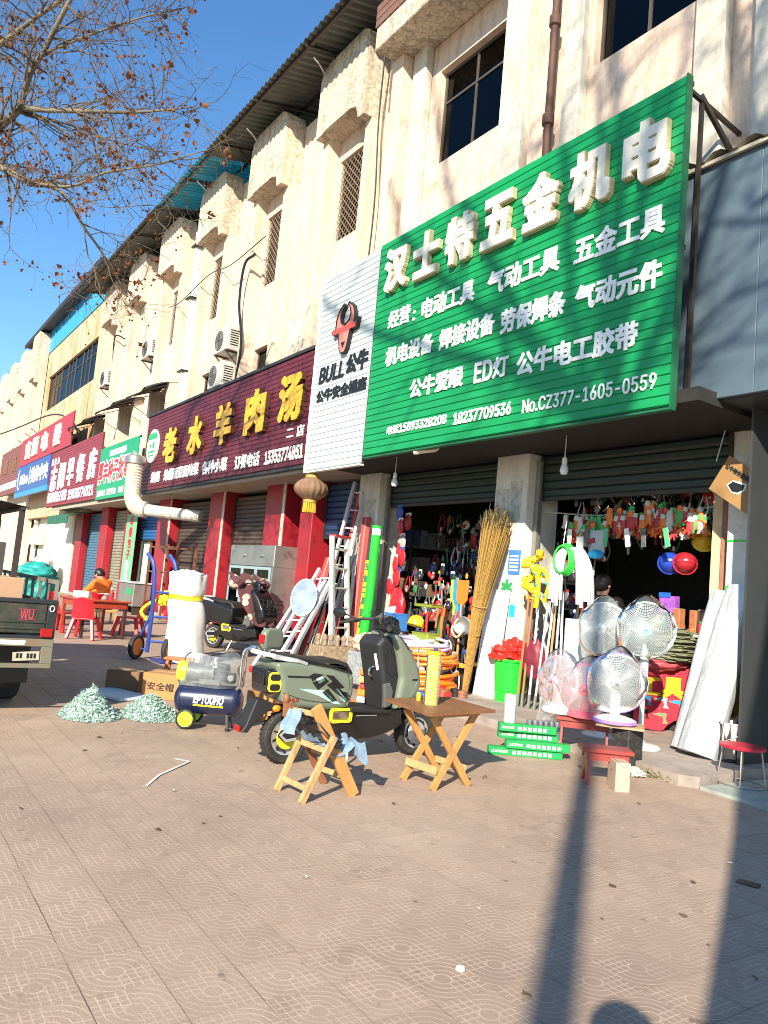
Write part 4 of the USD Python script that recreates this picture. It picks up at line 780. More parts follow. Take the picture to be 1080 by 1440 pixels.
    put(t, 'panel_seam', [tube(smoothpath([(-.16, -.187, .60), (.02, -.1885, .545), (.22, -.188, .52), (.46, -.186, .52)], 6), .0022, 4), tube(smoothpath([(.44, -.1865, .76), (.47, -.188, .66), (.45, -.188, .56), (.44, -.186, .49)], 6), .0022, 4)], BLACK)
    put(t, 'shield_seam', tube(smoothpath([(1.02, -.2065, 1.03), (1.13, -.2075, .90), (1.20, -.2075, .74), (1.12, -.2075, .56)], 6), .0022, 4), BLACK)
    put(t, 'shield_vent', bx(1.13, 1.19, -.209, -.203, .70, .715), BLACK, False)
    if decals:
        w = -.187
        Q = lambda *p: wallpoly(Polygon(p), w-.002, w+.004)
        put(t, 'dark_decal', [Q((.07, .735), (.11, .755), (.20, .745), (.10, .69)), Q((.22, .745), (.30, .735), (.42, .64), (.37, .63)), Q((.10, .68), (.22, .72), (.26, .69), (.16, .62)), Q((.24, .66), (.30, .69), (.48, .545), (.45, .52)), Q((.20, .60), (.26, .63), (.36, .53), (.31, .52)), Q((.38, .61), (.45, .60), (.485, .565), (.43, .56))], GLOSSB, False)
        put(t, 'mint_decal', [Q((-.02, .63), (.22, .615), (.40, .50), (.33, .505), (.18, .57)), Q((.13, .71), (.19, .73), (.22, .70), (.17, .67)), Q((.31, .62), (.35, .63), (.46, .53), (.43, .52))], MINT, False)
        put(t, 'dark_stripe', Q((-.14, .735), (.08, .73), (.08, .715), (-.13, .72)), GLOSSB, False); put(t, 'badge', onwall(union_all(textline('TAILG', -.13, -.01, .54, .025, False, .03)), w+.001, .002), TAIL, False)
    return t
scooter('sage green electric scooter with black mint graphics parked in front of the hose coils', (-5.78, 3.10, 0), math.radians(92))
sc2 = scooter('black electric scooter with a maroon and cream quilted windshield over its handlebars', (-14.85, 6.15, 0), math.radians(24), paint=GLOSSB, decals=False, extras=False, sc=1.12)
QUI = usdkit.material(stage, LK+'/quilt_maroon_cream', {'tc': ('texture_coordinate', {}), 'v': ('voronoi_texture', {'scale': 6.5}), 'r': ('rgb_ramp', {'ramp': [(0., (.55, .42, .34)), (.36, (.50, .38, .30)), (.38, (.10, .028, .03)), (1., (.085, .022, .026))]}), 'p': ('principled_bsdf', {'roughness': .85, 'sheen_weight': .2})}, [('tc.object', 'v.vector'), ('v.distance', 'r.fac'), ('r.color', 'p.base_color')], surface='p.BSDF')
q = Thing(sc2.path, world=False)
put(q, 'quilt_cover', both(grid(lambda u, w: np.stack([.62+.55*w**.8*np.ones_like(u)+.16*np.cos((u-.5)*2.6)-.1+.03*np.sin(u*17+w*9), (u-.5)*.86*(1-.22*w), 1.36-.85*w+.02*np.sin(u*21)], -1), 22, 14)), QUI, True)
for s in (-1, 1): put(q, 'hand_muff', blob((.70, s*.36, 1.2), (.14, .11, .12), 3, .2, 2.5, 3), QUI, True)
put(q, 'front_basket', [tube([(1.20+a*.14, b*.16, z) for a, b in ((-1, -1), (1, -1), (1, 1), (-1, 1))], .008, 5, closed=True) for z in (.72, .80, .88, .95)]+[tube([(1.20+a*.14, b*.16, .72), (1.20+a*.15, b*.17, .96)], .008, 5) for a in (-1, 0, 1) for b in (-1, -.3, .3, 1)], BLACK, False)

# ------------------------------------------------------------------ folding wooden stool with a strip of denim, folding table
ch = thing('folding_chair', 'low folding wooden chair with a faded denim seat in front of the green scooter', 'chair', (-4.95, 2.92, 0))
WD2 = M('honey_wood', (.50, .25, .075), .55, var=.3, scale=6, stretch=(4, 4, .6), bump=.15, dirt=.25, dcol=(.14, .06, .02)); WD3 = M('weathered_wood', (.48, .30, .13), .7, var=.35, scale=8, stretch=(4, 4, .7), bump=.25, dirt=.3)
put(ch, 'front_leg', beam((-5.04, 2.68, 0), (-5.04, 2.86, .43), .032, .045, (0, 1, 0), .004), WD3); put(ch, 'front_leg', beam((-4.71, 2.70, 0), (-4.71, 2.92, .44), .034, .048, (0, 1, 0), .004), WD3)
put(ch, 'back_leg', beam((-4.78, 3.17, 0), (-4.80, 2.80, .63), .036, .085, (0, 1, 0), .005), WD2); put(ch, 'back_leg', beam((-5.12, 3.12, 0), (-5.14, 2.76, .60), .034, .05, (0, 1, 0), .005), M('red_brown_wood', (.26, .10, .045), .5, var=.3))
for p, q_ in (((-5.04, 2.715, .09), (-4.71, 2.74, .09)), ((-5.04, 2.83, .34), (-4.71, 2.865, .34)), ((-5.12, 3.06, .12), (-4.79, 3.10, .13)), ((-5.13, 2.98, .26), (-4.79, 3.02, .27)), ((-5.14, 2.80, .55), (-4.80, 2.83, .57))): put(ch, 'rung', beam(p, q_, .022, .04, (0, .3, 1), .004), WD3)
put(ch, 'knob', [blob((-5.14, 2.74, .63), (.025, .025, .04), 2, .1), beam((-5.14, 2.75, .60), (-5.14, 2.755, .50), .04, .05)], M('red_brown_wood', (0, 0, 0)))
DEN = M('faded_denim', (.20, .30, .42), .9, var=.25, scale=30, bump=.3, bs=200)
def cloth(fn, nu=16, nv=14): return both(grid(fn, nu, nv))
put(ch, 'denim_seat', cloth(lambda u, w: np.stack([-5.08+.32*u, 2.80+.33*w+.0*u, .43-.10*np.sin(w*math.pi)*(1+.2*np.sin(u*7))-.06*w+.012*np.sin(u*19+w*5)], -1)), DEN, True)
put(ch, 'denim_flap', cloth(lambda u, w: np.stack([-5.14+.22*u+.02*np.sin(w*6), 2.745-.03*w+.02*np.sin(u*9), .575-.17*w+.03*(u-.5)*(1-w)], -1)), DEN, True)
put(ch, 'denim_flap', cloth(lambda u, w: np.stack([-4.97+.30*u, 3.13+.05*w+.02*np.sin(u*8), .40-.16*w*(.6+.4*u)+.015*np.sin(u*13)], -1)), DEN, True)
rg = random.Random(9)
for k in range(5): put(ch, 'binding_cord', tube(smoothpath([(-4.83, 2.80, .58-.05*k), (-4.76, 2.84, .50-.03*k+rg.uniform(-.03, .03)), (-4.73, 2.96, .40+rg.uniform(-.05, .03)), (-4.82, 3.05, .36+rg.uniform(-.05, .05)), (-4.98, 3.02, .42-.03*k)], 5), .004, 5), BLACK)
tb = thing('folding_table', 'small folding wooden table with a plank top and crossed legs beside the scooter', 'table', (-5.0, 4.05, 0))
TOPM = M('worn_brown_top', (.24, .105, .045), .5, var=.35, scale=5, stretch=(1, 9, 1), bump=.2, dirt=.35, dcol=(.07, .035, .02))
# corners measured on the table: long side runs away from the street
A_, B_, C_ = np.array([-5.33, 3.75]), np.array([-4.645, 3.69]), np.array([-4.74, 4.45]); D_ = A_+C_-B_; D_ = np.array([-5.40, 4.49])
for k in range(7):
    a, b = k/7+.004, (k+1)/7-.004; L = lambda t, P, Q: P+(Q-P)*t
    P4 = [L(a, A_, D_), L(a, B_, C_), L(b, B_, C_), L(b, A_, D_)]; v, f = ext(Polygon(P4), .022); put(tb, 'top_plank', mv((v, f), (0, 0, .572+.002*(k % 2))), TOPM, False)
puts(tb, 'batten', [beam((-5.27, 3.85, .555), (-5.31, 4.38, .555), .04, .03), beam((-4.76, 3.82, .555), (-4.83, 4.34, .555), .04, .03)], WD2, False)
put(tb, 'leg', beam((-5.06, 3.80, 0), (-5.16, 4.28, .55), .03, .055, (0, 1, 0), .004), WD2); put(tb, 'leg', beam((-4.73, 3.84, 0), (-4.84, 4.32, .55), .03, .055, (0, 1, 0), .004), WD2)
put(tb, 'leg', beam((-4.77, 4.24, 0), (-4.79, 3.84, .55), .03, .055, (0, 1, 0), .004), WD2); put(tb, 'leg', beam((-5.10, 4.22, 0), (-5.11, 3.82, .55), .03, .055, (0, 1, 0), .004), WD2)
put(tb, 'rung', beam((-5.09, 3.845, .14), (-4.74, 3.885, .14), .02, .06, (0, .2, 1), .003), WD3); put(tb, 'rung', beam((-5.11, 4.16, .14), (-4.76, 4.19, .14), .02, .05, (0, .2, 1), .003), WD3)

tape = thing('tape_tower', 'tall stack of yellow tape rolls wrapped in film standing on the folding table', 'tape rolls', (-5.03, 4.0, .594))
TAPEY = M('yellow_tape', (.72, .52, .015), .25, var=.12, coat=.4)
for k in range(15): put(tape, 'tape_roll', lathe([(.042, 0), (.056, .001), (.0575, .004), (.0575, .0235), (.056, .0265), (.042, .0275), (.042, 0)], 26, (-5.03+rng.uniform(-.002, .002), 4.0+rng.uniform(-.002, .002), .594+.0285*k)), TAPEY)
put(tape, 'wrap', lathe([(.0595, 0), (.0602, .1), (.0592, .25), (.0605, .33), (.0598, .40)], 26, (-5.03, 4.0, .594)), film('clear_wrap', haze=.25, scale=22))
sm = thing('glue_bottle', 'small yellow bottle on the folding table left of the tape tower', 'bottle', (-5.22, 4.02, .594)); put(sm, 'bottle', lathe([(0, 0), (.017, 0), (.018, .004), (.018, .055), (.012, .066), (.009, .07)], 14, (-5.22, 4.02, .594)), YEL); put(sm, 'cap', lathe([(.011, .066), (.011, .085), (0, .086)], 12, (-5.22, 4.02, .594)), BLUE)

# ------------------------------------------------------------------ air compressor
co = thing('air_compressor', 'navy air compressor with lime wheels and a plastic-wrapped motor near the scooter tail', 'compressor', (-7.25, 3.02, 0), math.radians(56), world=False)
NAVY = M('navy_tank', (.012, .018, .055), .28, coat=.5, var=.05)
put(co, 'tank', lathe([(0, -.33), (.07, -.325), (.12, -.30), (.145, -.26), (.147, -.02), (.147, .26), (.12, .30), (.07, .325), (0, .33)], 36, (0, 0, .27), (1, 0, 0)), NAVY)
puts(co, 'tank_band', [lathe([(.148, -.004), (.150, 0), (.148, .004)], 36, (x, 0, .27), (1, 0, 0)) for x in (-.255, .255)], NAVY)
g = union_all(textline('EPTOUHO', -.12, .17, 0, .075, False, .045, .12)); v, f = ext(g, .004)
def bend(v): a = v[:, 1]/.148+.12; rr = .1475+v[:, 2]; return np.stack([v[:, 0], -rr*np.cos(a), .27+rr*np.sin(a)], 1)
gg = union_all([g.intersection(sbox(-1, z, 1, z+.0125)) for z in np.arange(-.06, .06, .0125)]); v, f = ext(gg, .004)
put(co, 'lettering', (bend(v), f), LFLAT, False); v, f = ext(union_all([sbox(-.12, -.068+.004*k, .17, -.0645+.004*k) for k in range(4)]), .004); put(co, 'lime_line', (bend(v), f), LIMEY, False)
for s in (-1, 1):
    w_ = put(co, 'wheel', torus_tyre((-.17, s*.17-.0, .095), .095, .045, rim=.74), BLACK, 40); put(w_, 'rim', lathe([(0, -.015), (.02, -.022), (.055, -.016), (.072, -.02), (.072, .02), (.055, .016), (.02, .022), (0, .015)], 24, (-.17, s*.17, .095), (0, 1, 0)), LIME); put(w_, 'spokes', [beam((-.17, s*.17-.024, .095), (-.17+.068*math.cos(a), s*.17-.022, .095+.068*math.sin(a)), .012, .008) for a in np.arange(5)*2*math.pi/5], LIMEY, False)
put(co, 'front_foot', [beam((.2, s*.07, .15), (.22, s*.09, .01), .03, .02) for s in (-1, 1)]+[cyl((.22, s*.09, 0), (.22, s*.09, .025), .022, 12) for s in (-1, 1)], BLACK)
put(co, 'motor', [cyl((-.25, 0, .52), (.03, 0, .52), .085, 20), bx(-.10, .10, -.08, .08, .42, .47), cyl((.10, 0, .44), (.10, 0, .62), .07, 16)]+[lathe([(.07, 0), (.082, .003), (.082, .008), (.07, .011)], 16, (.10, 0, .47+.02*k)) for k in range(7)], M('motor_grey', (.12, .12, .12), .5))
put(co, 'fan_guard', lathe([(0, -.04), (.09, -.035), (.105, 0), (.105, .05), (.09, .06)], 20, (-.29, 0, .52), (1, 0, 0)), LIMEY); put(co, 'pressure_switch', bx(.16, .24, -.05, .05, .44, .54, .01), BLACK, False); put(co, 'gauge', cyl((.2, -.06, .5), (.2, -.085, .5), .03, 16), CHROME)
put(co, 'handle', tube(smoothpath([(.27, -.10, .40), (.30, -.11, .46), (.30, -.11, .72), (.34, -.10, .80), (.41, -.08, .80), (.43, .0, .79), (.41, .08, .80), (.34, .10, .80), (.30, .11, .72), (.30, .11, .46), (.27, .10, .40)], 5), .014, 10), CHROME)
put(co, 'plastic_wrap', both(grid(lambda u, w: np.stack([-.02+(.30+.03*np.sin(w*9+u*12))*np.cos(u*2*math.pi)*(1-.25*w**3)+.02, (.15+.02*np.sin(u*25))*np.sin(u*2*math.pi)*(1-.3*w**3), .40+.30*w+.03*np.sin(u*11)*w+.03*np.cos(u*4*math.pi)*w], -1), 40, 12)), film('crinkled_film', haze=.10, scale=7), True)

# ------------------------------------------------------------------ piles of shredded film, cartons and a board
def heap(label, x, y, rx, ry, h, seed):
    r = np.random.default_rng(seed)
    def H(px, py): d = np.hypot((px-x)/rx, (py-y)/ry); return h*np.clip(1-d, 0, 1)**1.15*(1+.35*(meshkit.fbm(np.stack([px*14, py*14, np.full_like(px, seed)], -1), 3)-.5))
    n = 40; gx_, gy_ = np.meshgrid(np.linspace(-1, 1, n), np.linspace(-1, 1, n), indexing='ij'); px, py = x+gx_*rx, y+gy_*ry; z = H(px, py)
    V = np.stack([px, py, z-.002], -1).reshape(-1, 3); i = np.arange(n-1)[:, None]*n; j = np.arange(n-1)[None]; a, b, c, d = (i+j).ravel(), (i+n+j).ravel(), (i+n+j+1).ravel(), (i+j+1).ravel()
    keep = np.hypot(gx_, gy_).ravel() < .99; F = np.vstack([np.stack([a, b, c], 1), np.stack([a, c, d], 1)]); F = F[keep[F].all(1)]
    S = []
    for k in range(1500):
        rr = math.sqrt(r.random())*1.04; an = r.random()*6.283; px_, py_ = x+rr*rx*math.cos(an), y+rr*ry*math.sin(an); zz = float(H(np.array([px_]), np.array([py_]))[0])
        d = r.normal(size=3); d[2] *= .6; d /= np.linalg.norm(d); e = np.cross(d, r.normal(size=3)); e /= np.linalg.norm(e); L = r.uniform(.012, .04); W = r.uniform(.003, .008); p = np.array([px_, py_, zz+r.uniform(.002, .016)]); bnd = r.normal(size=3)*.008
        S.append(([p-d*L-e*W, p-d*L+e*W, p+e*W+bnd, p-e*W+bnd, p+d*L+e*W, p+d*L-e*W], [[0, 1, 2], [0, 2, 3], [3, 2, 4], [3, 4, 5]]))
    V2, F2 = join([(np.array(a), np.array(b)) for a, b in S]); V2[:, 2] = np.maximum(V2[:, 2], .003)
    t = thing('shredded_film_heap', label, 'heap', (x, y, 0))
    put(t, 'mound', (V, F), M('heap_base', (.46, .60, .52), .7, var=.6, scale=60, bump=.6, bs=90), True)
    nodes = {'g': ('geometry', {}), 'r': ('rgb_ramp', {'ramp': [(0., (.34, .46, .40)), (.35, (.66, .74, .66)), (.7, (.82, .85, .78)), (1., (.52, .60, .56))]}), 'p': ('principled_bsdf', {'roughness': .25})}
    if 'shreds' not in _M: _M['shreds'] = usdkit.material(stage, LK+'/shreds', nodes, [('g.random_per_island', 'r.fac'), ('r.color', 'p.base_color')], surface='p.BSDF')
    put(t, 'shreds', (V2, F2), _M['shreds'], False, kind='stuff')
heap('left heap of shredded mint green film on the paving', -7.93, 2.08, .34, .27, .30, 1); heap('lower, wider heap of shredded mint film beside the compressor', -7.88, 2.66, .36, .28, .23, 2)
def carton(label, x0, x1, y0, y1, z0, z1, rz=0, mat=CARD, flaps=True, print_=None, name='carton', cat='box'):
    c = np.array([(x0+x1)/2, (y0+y1)/2, z0]); t = thing(name, label, cat, c, rz, world=False); a, b, h = (x1-x0)/2, (y1-y0)/2, z1-z0
    put(t, 'box', bx(-a, a, -b, b, 0, h, .006), mat, False); put(t, 'tape', [bx(-a-.001, a+.001, -.03, .03, h, h+.0015), bx(a, a+.0015, -.03, .03, h*.6, h)], M('packing_tape', (.50, .36, .20), .3), False)
    if flaps: put(t, 'flap_seam', bx(-a, a, -.0025, .0025, h+.0016, h+.0025), DARKM, False)
    if print_:
        g = union_all(textline(print_, -a*.75, a*.75, h*.5, h*.3, True, .02)); put(t, 'print', wallpoly(g, -b-.002, -b), INK, False)
    return t
carton('brown carton with dark printed characters lying behind the shredded heaps', -9.22, -8.78, 3.0, 3.42, 0, .29, math.radians(50), M('orange_carton', (.46, .21, .07), .75, var=.08), print_='安全帽')
carton('dark brown flattened carton leaning behind the printed carton', -9.75, -9.35, 2.75, 3.05, 0, .24, math.radians(52), M('brown_carton', (.20, .11, .055), .8))
carton('small orange carton beside the compressor handle', -7.75, -7.45, 3.65, 3.95, 0, .30, math.radians(40), M('orange_carton', (0, 0, 0)))
solo('foam_board', 'pale blue foam board lying flat behind the left shredded heap', 'board', rot(bx(-9.5, -8.75, 2.45, 2.9, .005, .035, .004), (0, 0, 1), 20, (-9.1, 2.7, 0)), M('pale_blue_foam', (.50, .60, .66), .7), smooth=False)

# ------------------------------------------------------------------ hand truck with the tall white sack
ht = thing('hand_truck', 'blue hand truck with orange wheels standing beside the tall white sack', 'hand truck', (-12.5, 4.35, 0))
BLUEP = M('blue_frame_paint', (.02, .055, .26), .4)
for dx, dy in ((0, 0), (.20, .30)): put(ht, 'rail', tube(smoothpath([(-12.62+dx, 4.10+dy, .12), (-12.60+dx, 4.10+dy, .9), (-12.64+dx, 4.06+dy, 1.5), (-12.78+dx, 3.98+dy, 1.72)], 5), .035, 8), BLUEP)
put(ht, 'crossbar', [tube([(-12.62, 4.10, z), (-12.42, 4.40, z)], .022, 6) for z in (.3, .7, 1.1)], BLUEP); put(ht, 'toe_plate', bx(-12.62, -12.1, 4.15, 4.6, .01, .03), BLUEP, False)
put(ht, 'axle_bracket', [tube([(-12.60, 4.10, .75), (-12.72, 3.92, .20), (-12.60, 4.12, .15)], .02, 6)], BLUEP)
for dx, dy in ((0, 0), (.30, .44)):
    w_ = put(ht, 'wheel', torus_tyre((-12.66+dx, 3.93+dy, .2), .2, .08, (.75, .66, 0), rim=.68), RUBBER, 40); put(w_, 'rim', lathe([(0, -.03), (.05, -.035), (.11, -.02), (.137, -.03), (.137, .03), (.11, .02), (.05, .035), (0, .03)], 24, (-12.66+dx, 3.93+dy, .2), (.75, .66, 0)), ORA)
sk = thing('tall_sack', 'tall white woven sack tied with a broad yellow strap, standing behind the compressor', 'sack', (-12.2, 4.62, 0))
def sackf(u, w):
    r = .30+.008*np.sin(u*4*math.pi+1)+.014*np.sin(w*14+u*6.283)+.007*np.sin(u*14*math.pi+w*5)+.03*np.sin(u*18*math.pi)*np.clip(w-.74, 0, 1)*3-.045*np.exp(-((w-.72)/.05)**2)
    return np.stack([-12.28+r*np.cos(u*2*math.pi)-.12*w, 4.62+r*1.0*np.sin(u*2*math.pi)-.06*w, .02+1.42*w+.03*np.sin(u*16*math.pi)*np.clip(w-.85, 0, 1)*4], -1)
put(sk, 'sack', grid(sackf, 48, 40), M('white_sack', (.74, .73, .68), .6, var=.06, bump=.5, bs=14, trans=.12), True); put(sk, 'sack_top', blob((-12.40, 4.56, 1.41), (.27, .27, .09), 4, .35, 6, 15), M('white_plastic_bag', (.76, .77, .77), .35, var=.08, bump=.6, bs=25), True)
put(sk, 'strap', grid(lambda u, w: sackf(u, .70+.055*w)+np.stack([.015*np.cos(u*6.283), .015*np.sin(u*6.283), .01*np.sin(u*18)], -1), 40, 4), M('yellow_strap', (.75, .55, .02), .6, var=.15, bump=.4), True); put(sk, 'strap_knot', [blob((-12.62, 4.30, 1.0), (.10, .10, .12), 3, .5, 3, 8), tube(smoothpath([(-12.65, 4.28, 1.0), (-12.82, 4.12, .9), (-12.9, 4.02, .75), (-12.78, 4.1, .62)], 5), .03, 6)], M('yellow_strap', (0, 0, 0)), True)
os_ = thing('plastic_step', 'low orange plastic step stool in front of the white sack', 'stool', (-11.2, 4.15, 0)); put(os_, 'top', rot(bx(-11.42, -10.98, 4.02, 4.28, .17, .21, .012), (0, 0, 1), 56, (-11.2, 4.15, 0)), M('orange_brown_plastic', (.55, .16, .05), .5), False)
for a, b in ((-.16, -.08), (.16, -.08), (.16, .08), (-.16, .08)): put(os_, 'leg', rot(beam((-11.2+a*1.15, 4.15+b*1.2, 0), (-11.2+a, 4.15+b, .169), .05, .04), (0, 0, 1), 56, (-11.2, 4.15, 0)), M('orange_brown_plastic', (0, 0, 0)), False)

# ------------------------------------------------------------------ fans in plastic bags
CLEAR = film('bag_film', haze=.09, scale=9, ior=1.3, rough=.12); CLEARF = film('bag_film_folds', haze=.24, scale=11, streak=(1, 1, .35)); PINKF = film('pink_bag_film', tint=(.97, .86, .88), haze=.18, scale=10, streak=(1, 1, .4))
MINTP = M('mint_white_plastic', (.60, .74, .64), .4, var=.03); PURP = M('purple_plastic', (.36, .20, .62), .35); PINKP = M('pink_red_plastic', (.72, .12, .16), .35); BLADE = pane('clear_blade', (.80, .85, .85))
WIRE = M('guard_wire', (.74, .76, .75), .3, .2)
def fan(label, c, R, face, tilt, rim, hub, foot, bagmat, spill=0, hubmat=None):
    """Fan with its head at c; its own +x axis looks along the heading face (degrees)."""
    t = thing('electric_fan', label, 'fan', c, math.radians(face), world=False)
    Y = lambda m: rot(m, (0, 1, 0), tilt)
    put(t, 'guard_rim', Y(lathe([(R*.955, -.035), (R, -.03), (R*1.01, 0), (R, .03), (R*.955, .035), (R*.95, 0), (R*.955, -.035)], 40, (0, 0, 0), (1, 0, 0))), rim)
    G = []
    for s in (1, -1):
        dome = lambda r: s*(.035+.06*(1-(r/R)**2))
        for r in np.linspace(.14, .92, 15)*R: G.append(tube([(dome(r), r*math.cos(a), r*math.sin(a)) for a in np.linspace(0, 2*math.pi, 29)[:-1]], .0016, 3, closed=True))
        for a in np.arange(72)*2*math.pi/72: G.append(tube([(dome(r), r*math.cos(a), r*math.sin(a)) for r in np.linspace(.14, .97, 4)*R], .0015, 3, cap=False))
    put(t, 'guard_wires', Y(join(G)), WIRE, False)
    for k in range(5):
        a0 = k*2*math.pi/5
        def bl(u, w): r = R*(.12+.72*u); a = a0+.9*(w-.5)*(1-.15*u)+.25*u; return np.stack([.03*(w-.5)*1.6, r*np.cos(a), r*np.sin(a)], -1)
        put(t, 'blade', Y(both(grid(bl, 6, 6))), BLADE, True)
    put(t, 'hub', Y(lathe([(0, .105), (.035, .105), (.055, .095), (.06, .08), (.03, .07), (.03, -.06)], 24, (0, 0, 0), (1, 0, 0))), hubmat or rim); put(t, 'motor', Y(lathe([(0, -.20), (.05, -.19), (.075, -.15), (.075, -.06), (.04, -.04)], 20, (0, 0, 0), (1, 0, 0))), hub)
    zf, kind = foot
    if kind == 'pole':
        put(t, 'neck', [beam((-.12, 0, -.02), (-.10, 0, -R*.9), .05, .06)], hub); put(t, 'upper_pole', cyl((-.10, 0, -R*.85-.32), (-.10, 0, -R*.85), .042, 16), rim); put(t, 'pole', cyl((-.10, 0, zf+.02), (-.10, 0, -R*.85-.3), .026, 14), rim)
        put(t, 'base', lathe([(0, 0), (.20, 0), (.205, .012), (.19, .025), (.06, .04), (.04, .07), (0, .07)], 32, (-.10, 0, zf)), rim)
    else:
        put(t, 'neck', [pillow(rnd(Polygon([(-.14, -.02), (-.02, -.02), (.02, zf+.05), (-.18, zf+.05)]), .02), -.045, .045, .015)], hub)
        b = put(t, 'base', lathe([(0, 0), (.19, 0), (.20, .015), (.20, .035), (.17, .05), (.08, .075), (0, .08)], 32, (-.06, 0, zf)), WHITE if kind != 'red' else PINKP); put(b, 'base_ring', lathe([(.196, .003), (.2035, .006), (.2035, .032), (.196, .036)], 32, (-.06, 0, zf)), rim)
    sd = int(abs(c[0])*100)
    def bag(u, w):
        a = u*2*math.pi; r = np.where(w < .5, w*2, 2-w*2); r = np.sin(r*math.pi/2)
        wr = 1.04+.02*np.sin(a*3+sd)+.26*np.clip(np.sin(a+.15*np.sin(sd)), 0, 1)**14+.16*np.clip(-np.sin(a*1.0+.7), 0, 1)**18+.010*np.sin(a*19+w*9); x = np.where(w < .5, .115, -.22)*(1-r**6)+.012*np.sin(a*7+r*8)
        return np.stack([x, R*r*wr*np.cos(a), R*r*wr*np.sin(a)], -1)
    put(t, 'bag', Y(grid(bag, 64, 20)), bagmat, True)
    if spill: put(t, 'bag_skirt', grid(lambda u, w: np.stack([.06+.05*np.sin(u*15+2)+.10*w, (u-.5)*(.34-.1*np.sin(w*3.1))+.02*np.sin(w*11), -R*.7-spill*w+.01*np.sin(u*30)], -1), 30, 14), CLEARF, True)
    return t
CAMF = math.degrees(math.atan2(-.8, .6))
fan('mint green pedestal fan facing the street, in a clear bag with a peaked top', (-5.15, 6.86, 1.31), .29, CAMF, 0, MINTP, MINTP, (-1.21, 'pole'), CLEAR, hubmat=M('mint_badge', (.30, .72, .62), .3))
fan('second pedestal fan just behind and left of the mint one, bagged', (-5.72, 6.88, 1.27), .29, CAMF-18, 0, M('grey_white_plastic', (.62, .65, .62), .4), MINTP, (-1.17, 'pole'), CLEARF)
fan('purple and white desk fan with a purple base on the black stand', (-4.91, 6.14, .80), .275, CAMF+4, 4, WHITE, WHITE, (-.385, 'desk'), CLEAR, hubmat=M('grey_badge', (.3, .3, .32), .3))
fan('red and white desk fan between two other desk fans', (-5.24, 6.10, .68), .255, CAMF-6, 0, PINKP, PINKP, (-.27, 'red'), PINKF)
fan('pale pink fan turned aside, its clear bag trailing to the ground', (-5.52, 6.02, .72), .26, CAMF-38, 0, M('pale_pink_plastic', (.78, .50, .54), .4), WHITE, (-.31, 'desk'), PINKF, spill=.46)
pr_ = Thing('/World/electric_fan_002', world=False, loc=(0, 0, 0)); put(pr_, 'purple_band', rot(lathe([(.279, -.022), (.287, -.016), (.287, .016), (.279, .022)], 40, (0, 0, 0), (1, 0, 0)), (0, 1, 0), 4), PURP); put(pr_, 'purple_base_ring', lathe([(.2005, .004), (.208, .008), (.208, .034), (.2005, .038)], 32, (-.06, 0, -.385)), PURP)
# stools and stands below the fans
def stool(label, x, y, L, W, H, rz, mat, z=0):
    t = thing('wooden_bench', label, 'bench', (x, y, z), math.radians(rz), world=False)
    put(t, 'seat', bx(-L/2, L/2, -W/2, W/2, H-.035, H, .006), mat, False); put(t, 'apron', [bx(-L/2+.04, L/2-.04, s*(W/2-.03)-.008, s*(W/2-.03)+.008, H-.10, H-.036) for s in (-1, 1)], mat, False)
    for s in (-1, 1): put(t, 'leg', onyz(Polygon([(-W/2-.02, 0), (-W/2+.03, H-.036), (W/2-.03, H-.036), (W/2+.02, 0), (W/2-.04, 0), (0, H*.45), (-W/2+.04, 0)]), s*(L/2-.06)-.011, s*(L/2-.06)+.011), mat, False)
    return t
RBM = M('red_brown_bench', (.30, .045, .035), .5, dirt=.45, dcol=(.16, .08, .05), ds=5)
stool('worn red wooden bench in front, with a small carton leaning at its end', -4.52, 5.56, .44, .24, .30, 52, RBM); stool('darker red bench under the red desk fan', -5.28, 6.16, .55, .26, .40, 40, RBM)
bs2 = thing('black_stand', 'black painted stand with a wooden top under the purple desk fan', 'stand', (-4.86, 6.3, 0)); put(bs2, 'body', bx(-4.95, -4.75, 6.16, 6.38, 0, .385, .008), M('black_stand_paint', (.02, .02, .018), .7, dirt=.6, dcol=(.14, .12, .10), ds=14), False); put(bs2, 'top_board', rot(bx(-5.14, -4.70, 6.06, 6.42, .386, .408, .003), (0, 0, 1), 38, (-4.92, 6.24, 0)), M('pale_board', (.42, .28, .16), .6), False)
rag = solo('crumpled_rag', 'crumpled off-white rag at the foot of the black stand', 'rag', blob((-4.66, 6.12, .03), (.12, .10, .04), 3, .6, 4, 4), M('rag_white', (.55, .52, .45), .9)); 
cb = thing('plain_carton', 'plain beige carton standing at the near end of the front red bench', 'box', (-4.37, 5.50, 0), math.radians(-36), world=False); put(cb, 'box', bx(-.125, .125, -.02, .10, 0, .235, .003), M('beige_carton', (.50, .36, .26), .75, var=.05), False); put(cb, 'hole', cyl((0, -.0215, .15), (0, -.0195, .15), .010, 12), BLACK); put(cb, 'seam', bx(-.126, .126, .0, .003, .2355, .237), DARKM, False)
# round steel stool
rs_ = thing('round_stool', 'red-topped round stool with a thin wire base at the right edge', 'stool', (-4.03, 6.83, .03)); put(rs_, 'seat', lathe([(0, .315), (.18, .315), (.195, .322), (.198, .335), (.19, .345), (.17, .35), (0, .352)], 36, (-4.03, 6.83, .03)), M('red_stool_top', (.50, .02, .04), .4)); 
for k in range(4): a = k*math.pi/2+.5; put(rs_, 'leg', tube([(-4.03+.16*math.cos(a), 6.83+.16*math.sin(a), .345), (-4.03+.20*math.cos(a), 6.83+.20*math.sin(a), .04)], .007, 6), STEEL)
put(rs_, 'foot_ring', tube([(-4.03+.205*math.cos(a), 6.83+.205*math.sin(a), .038) for a in np.linspace(0, 2*math.pi, 33)[:-1]], .007, 6, closed=True), STEEL)
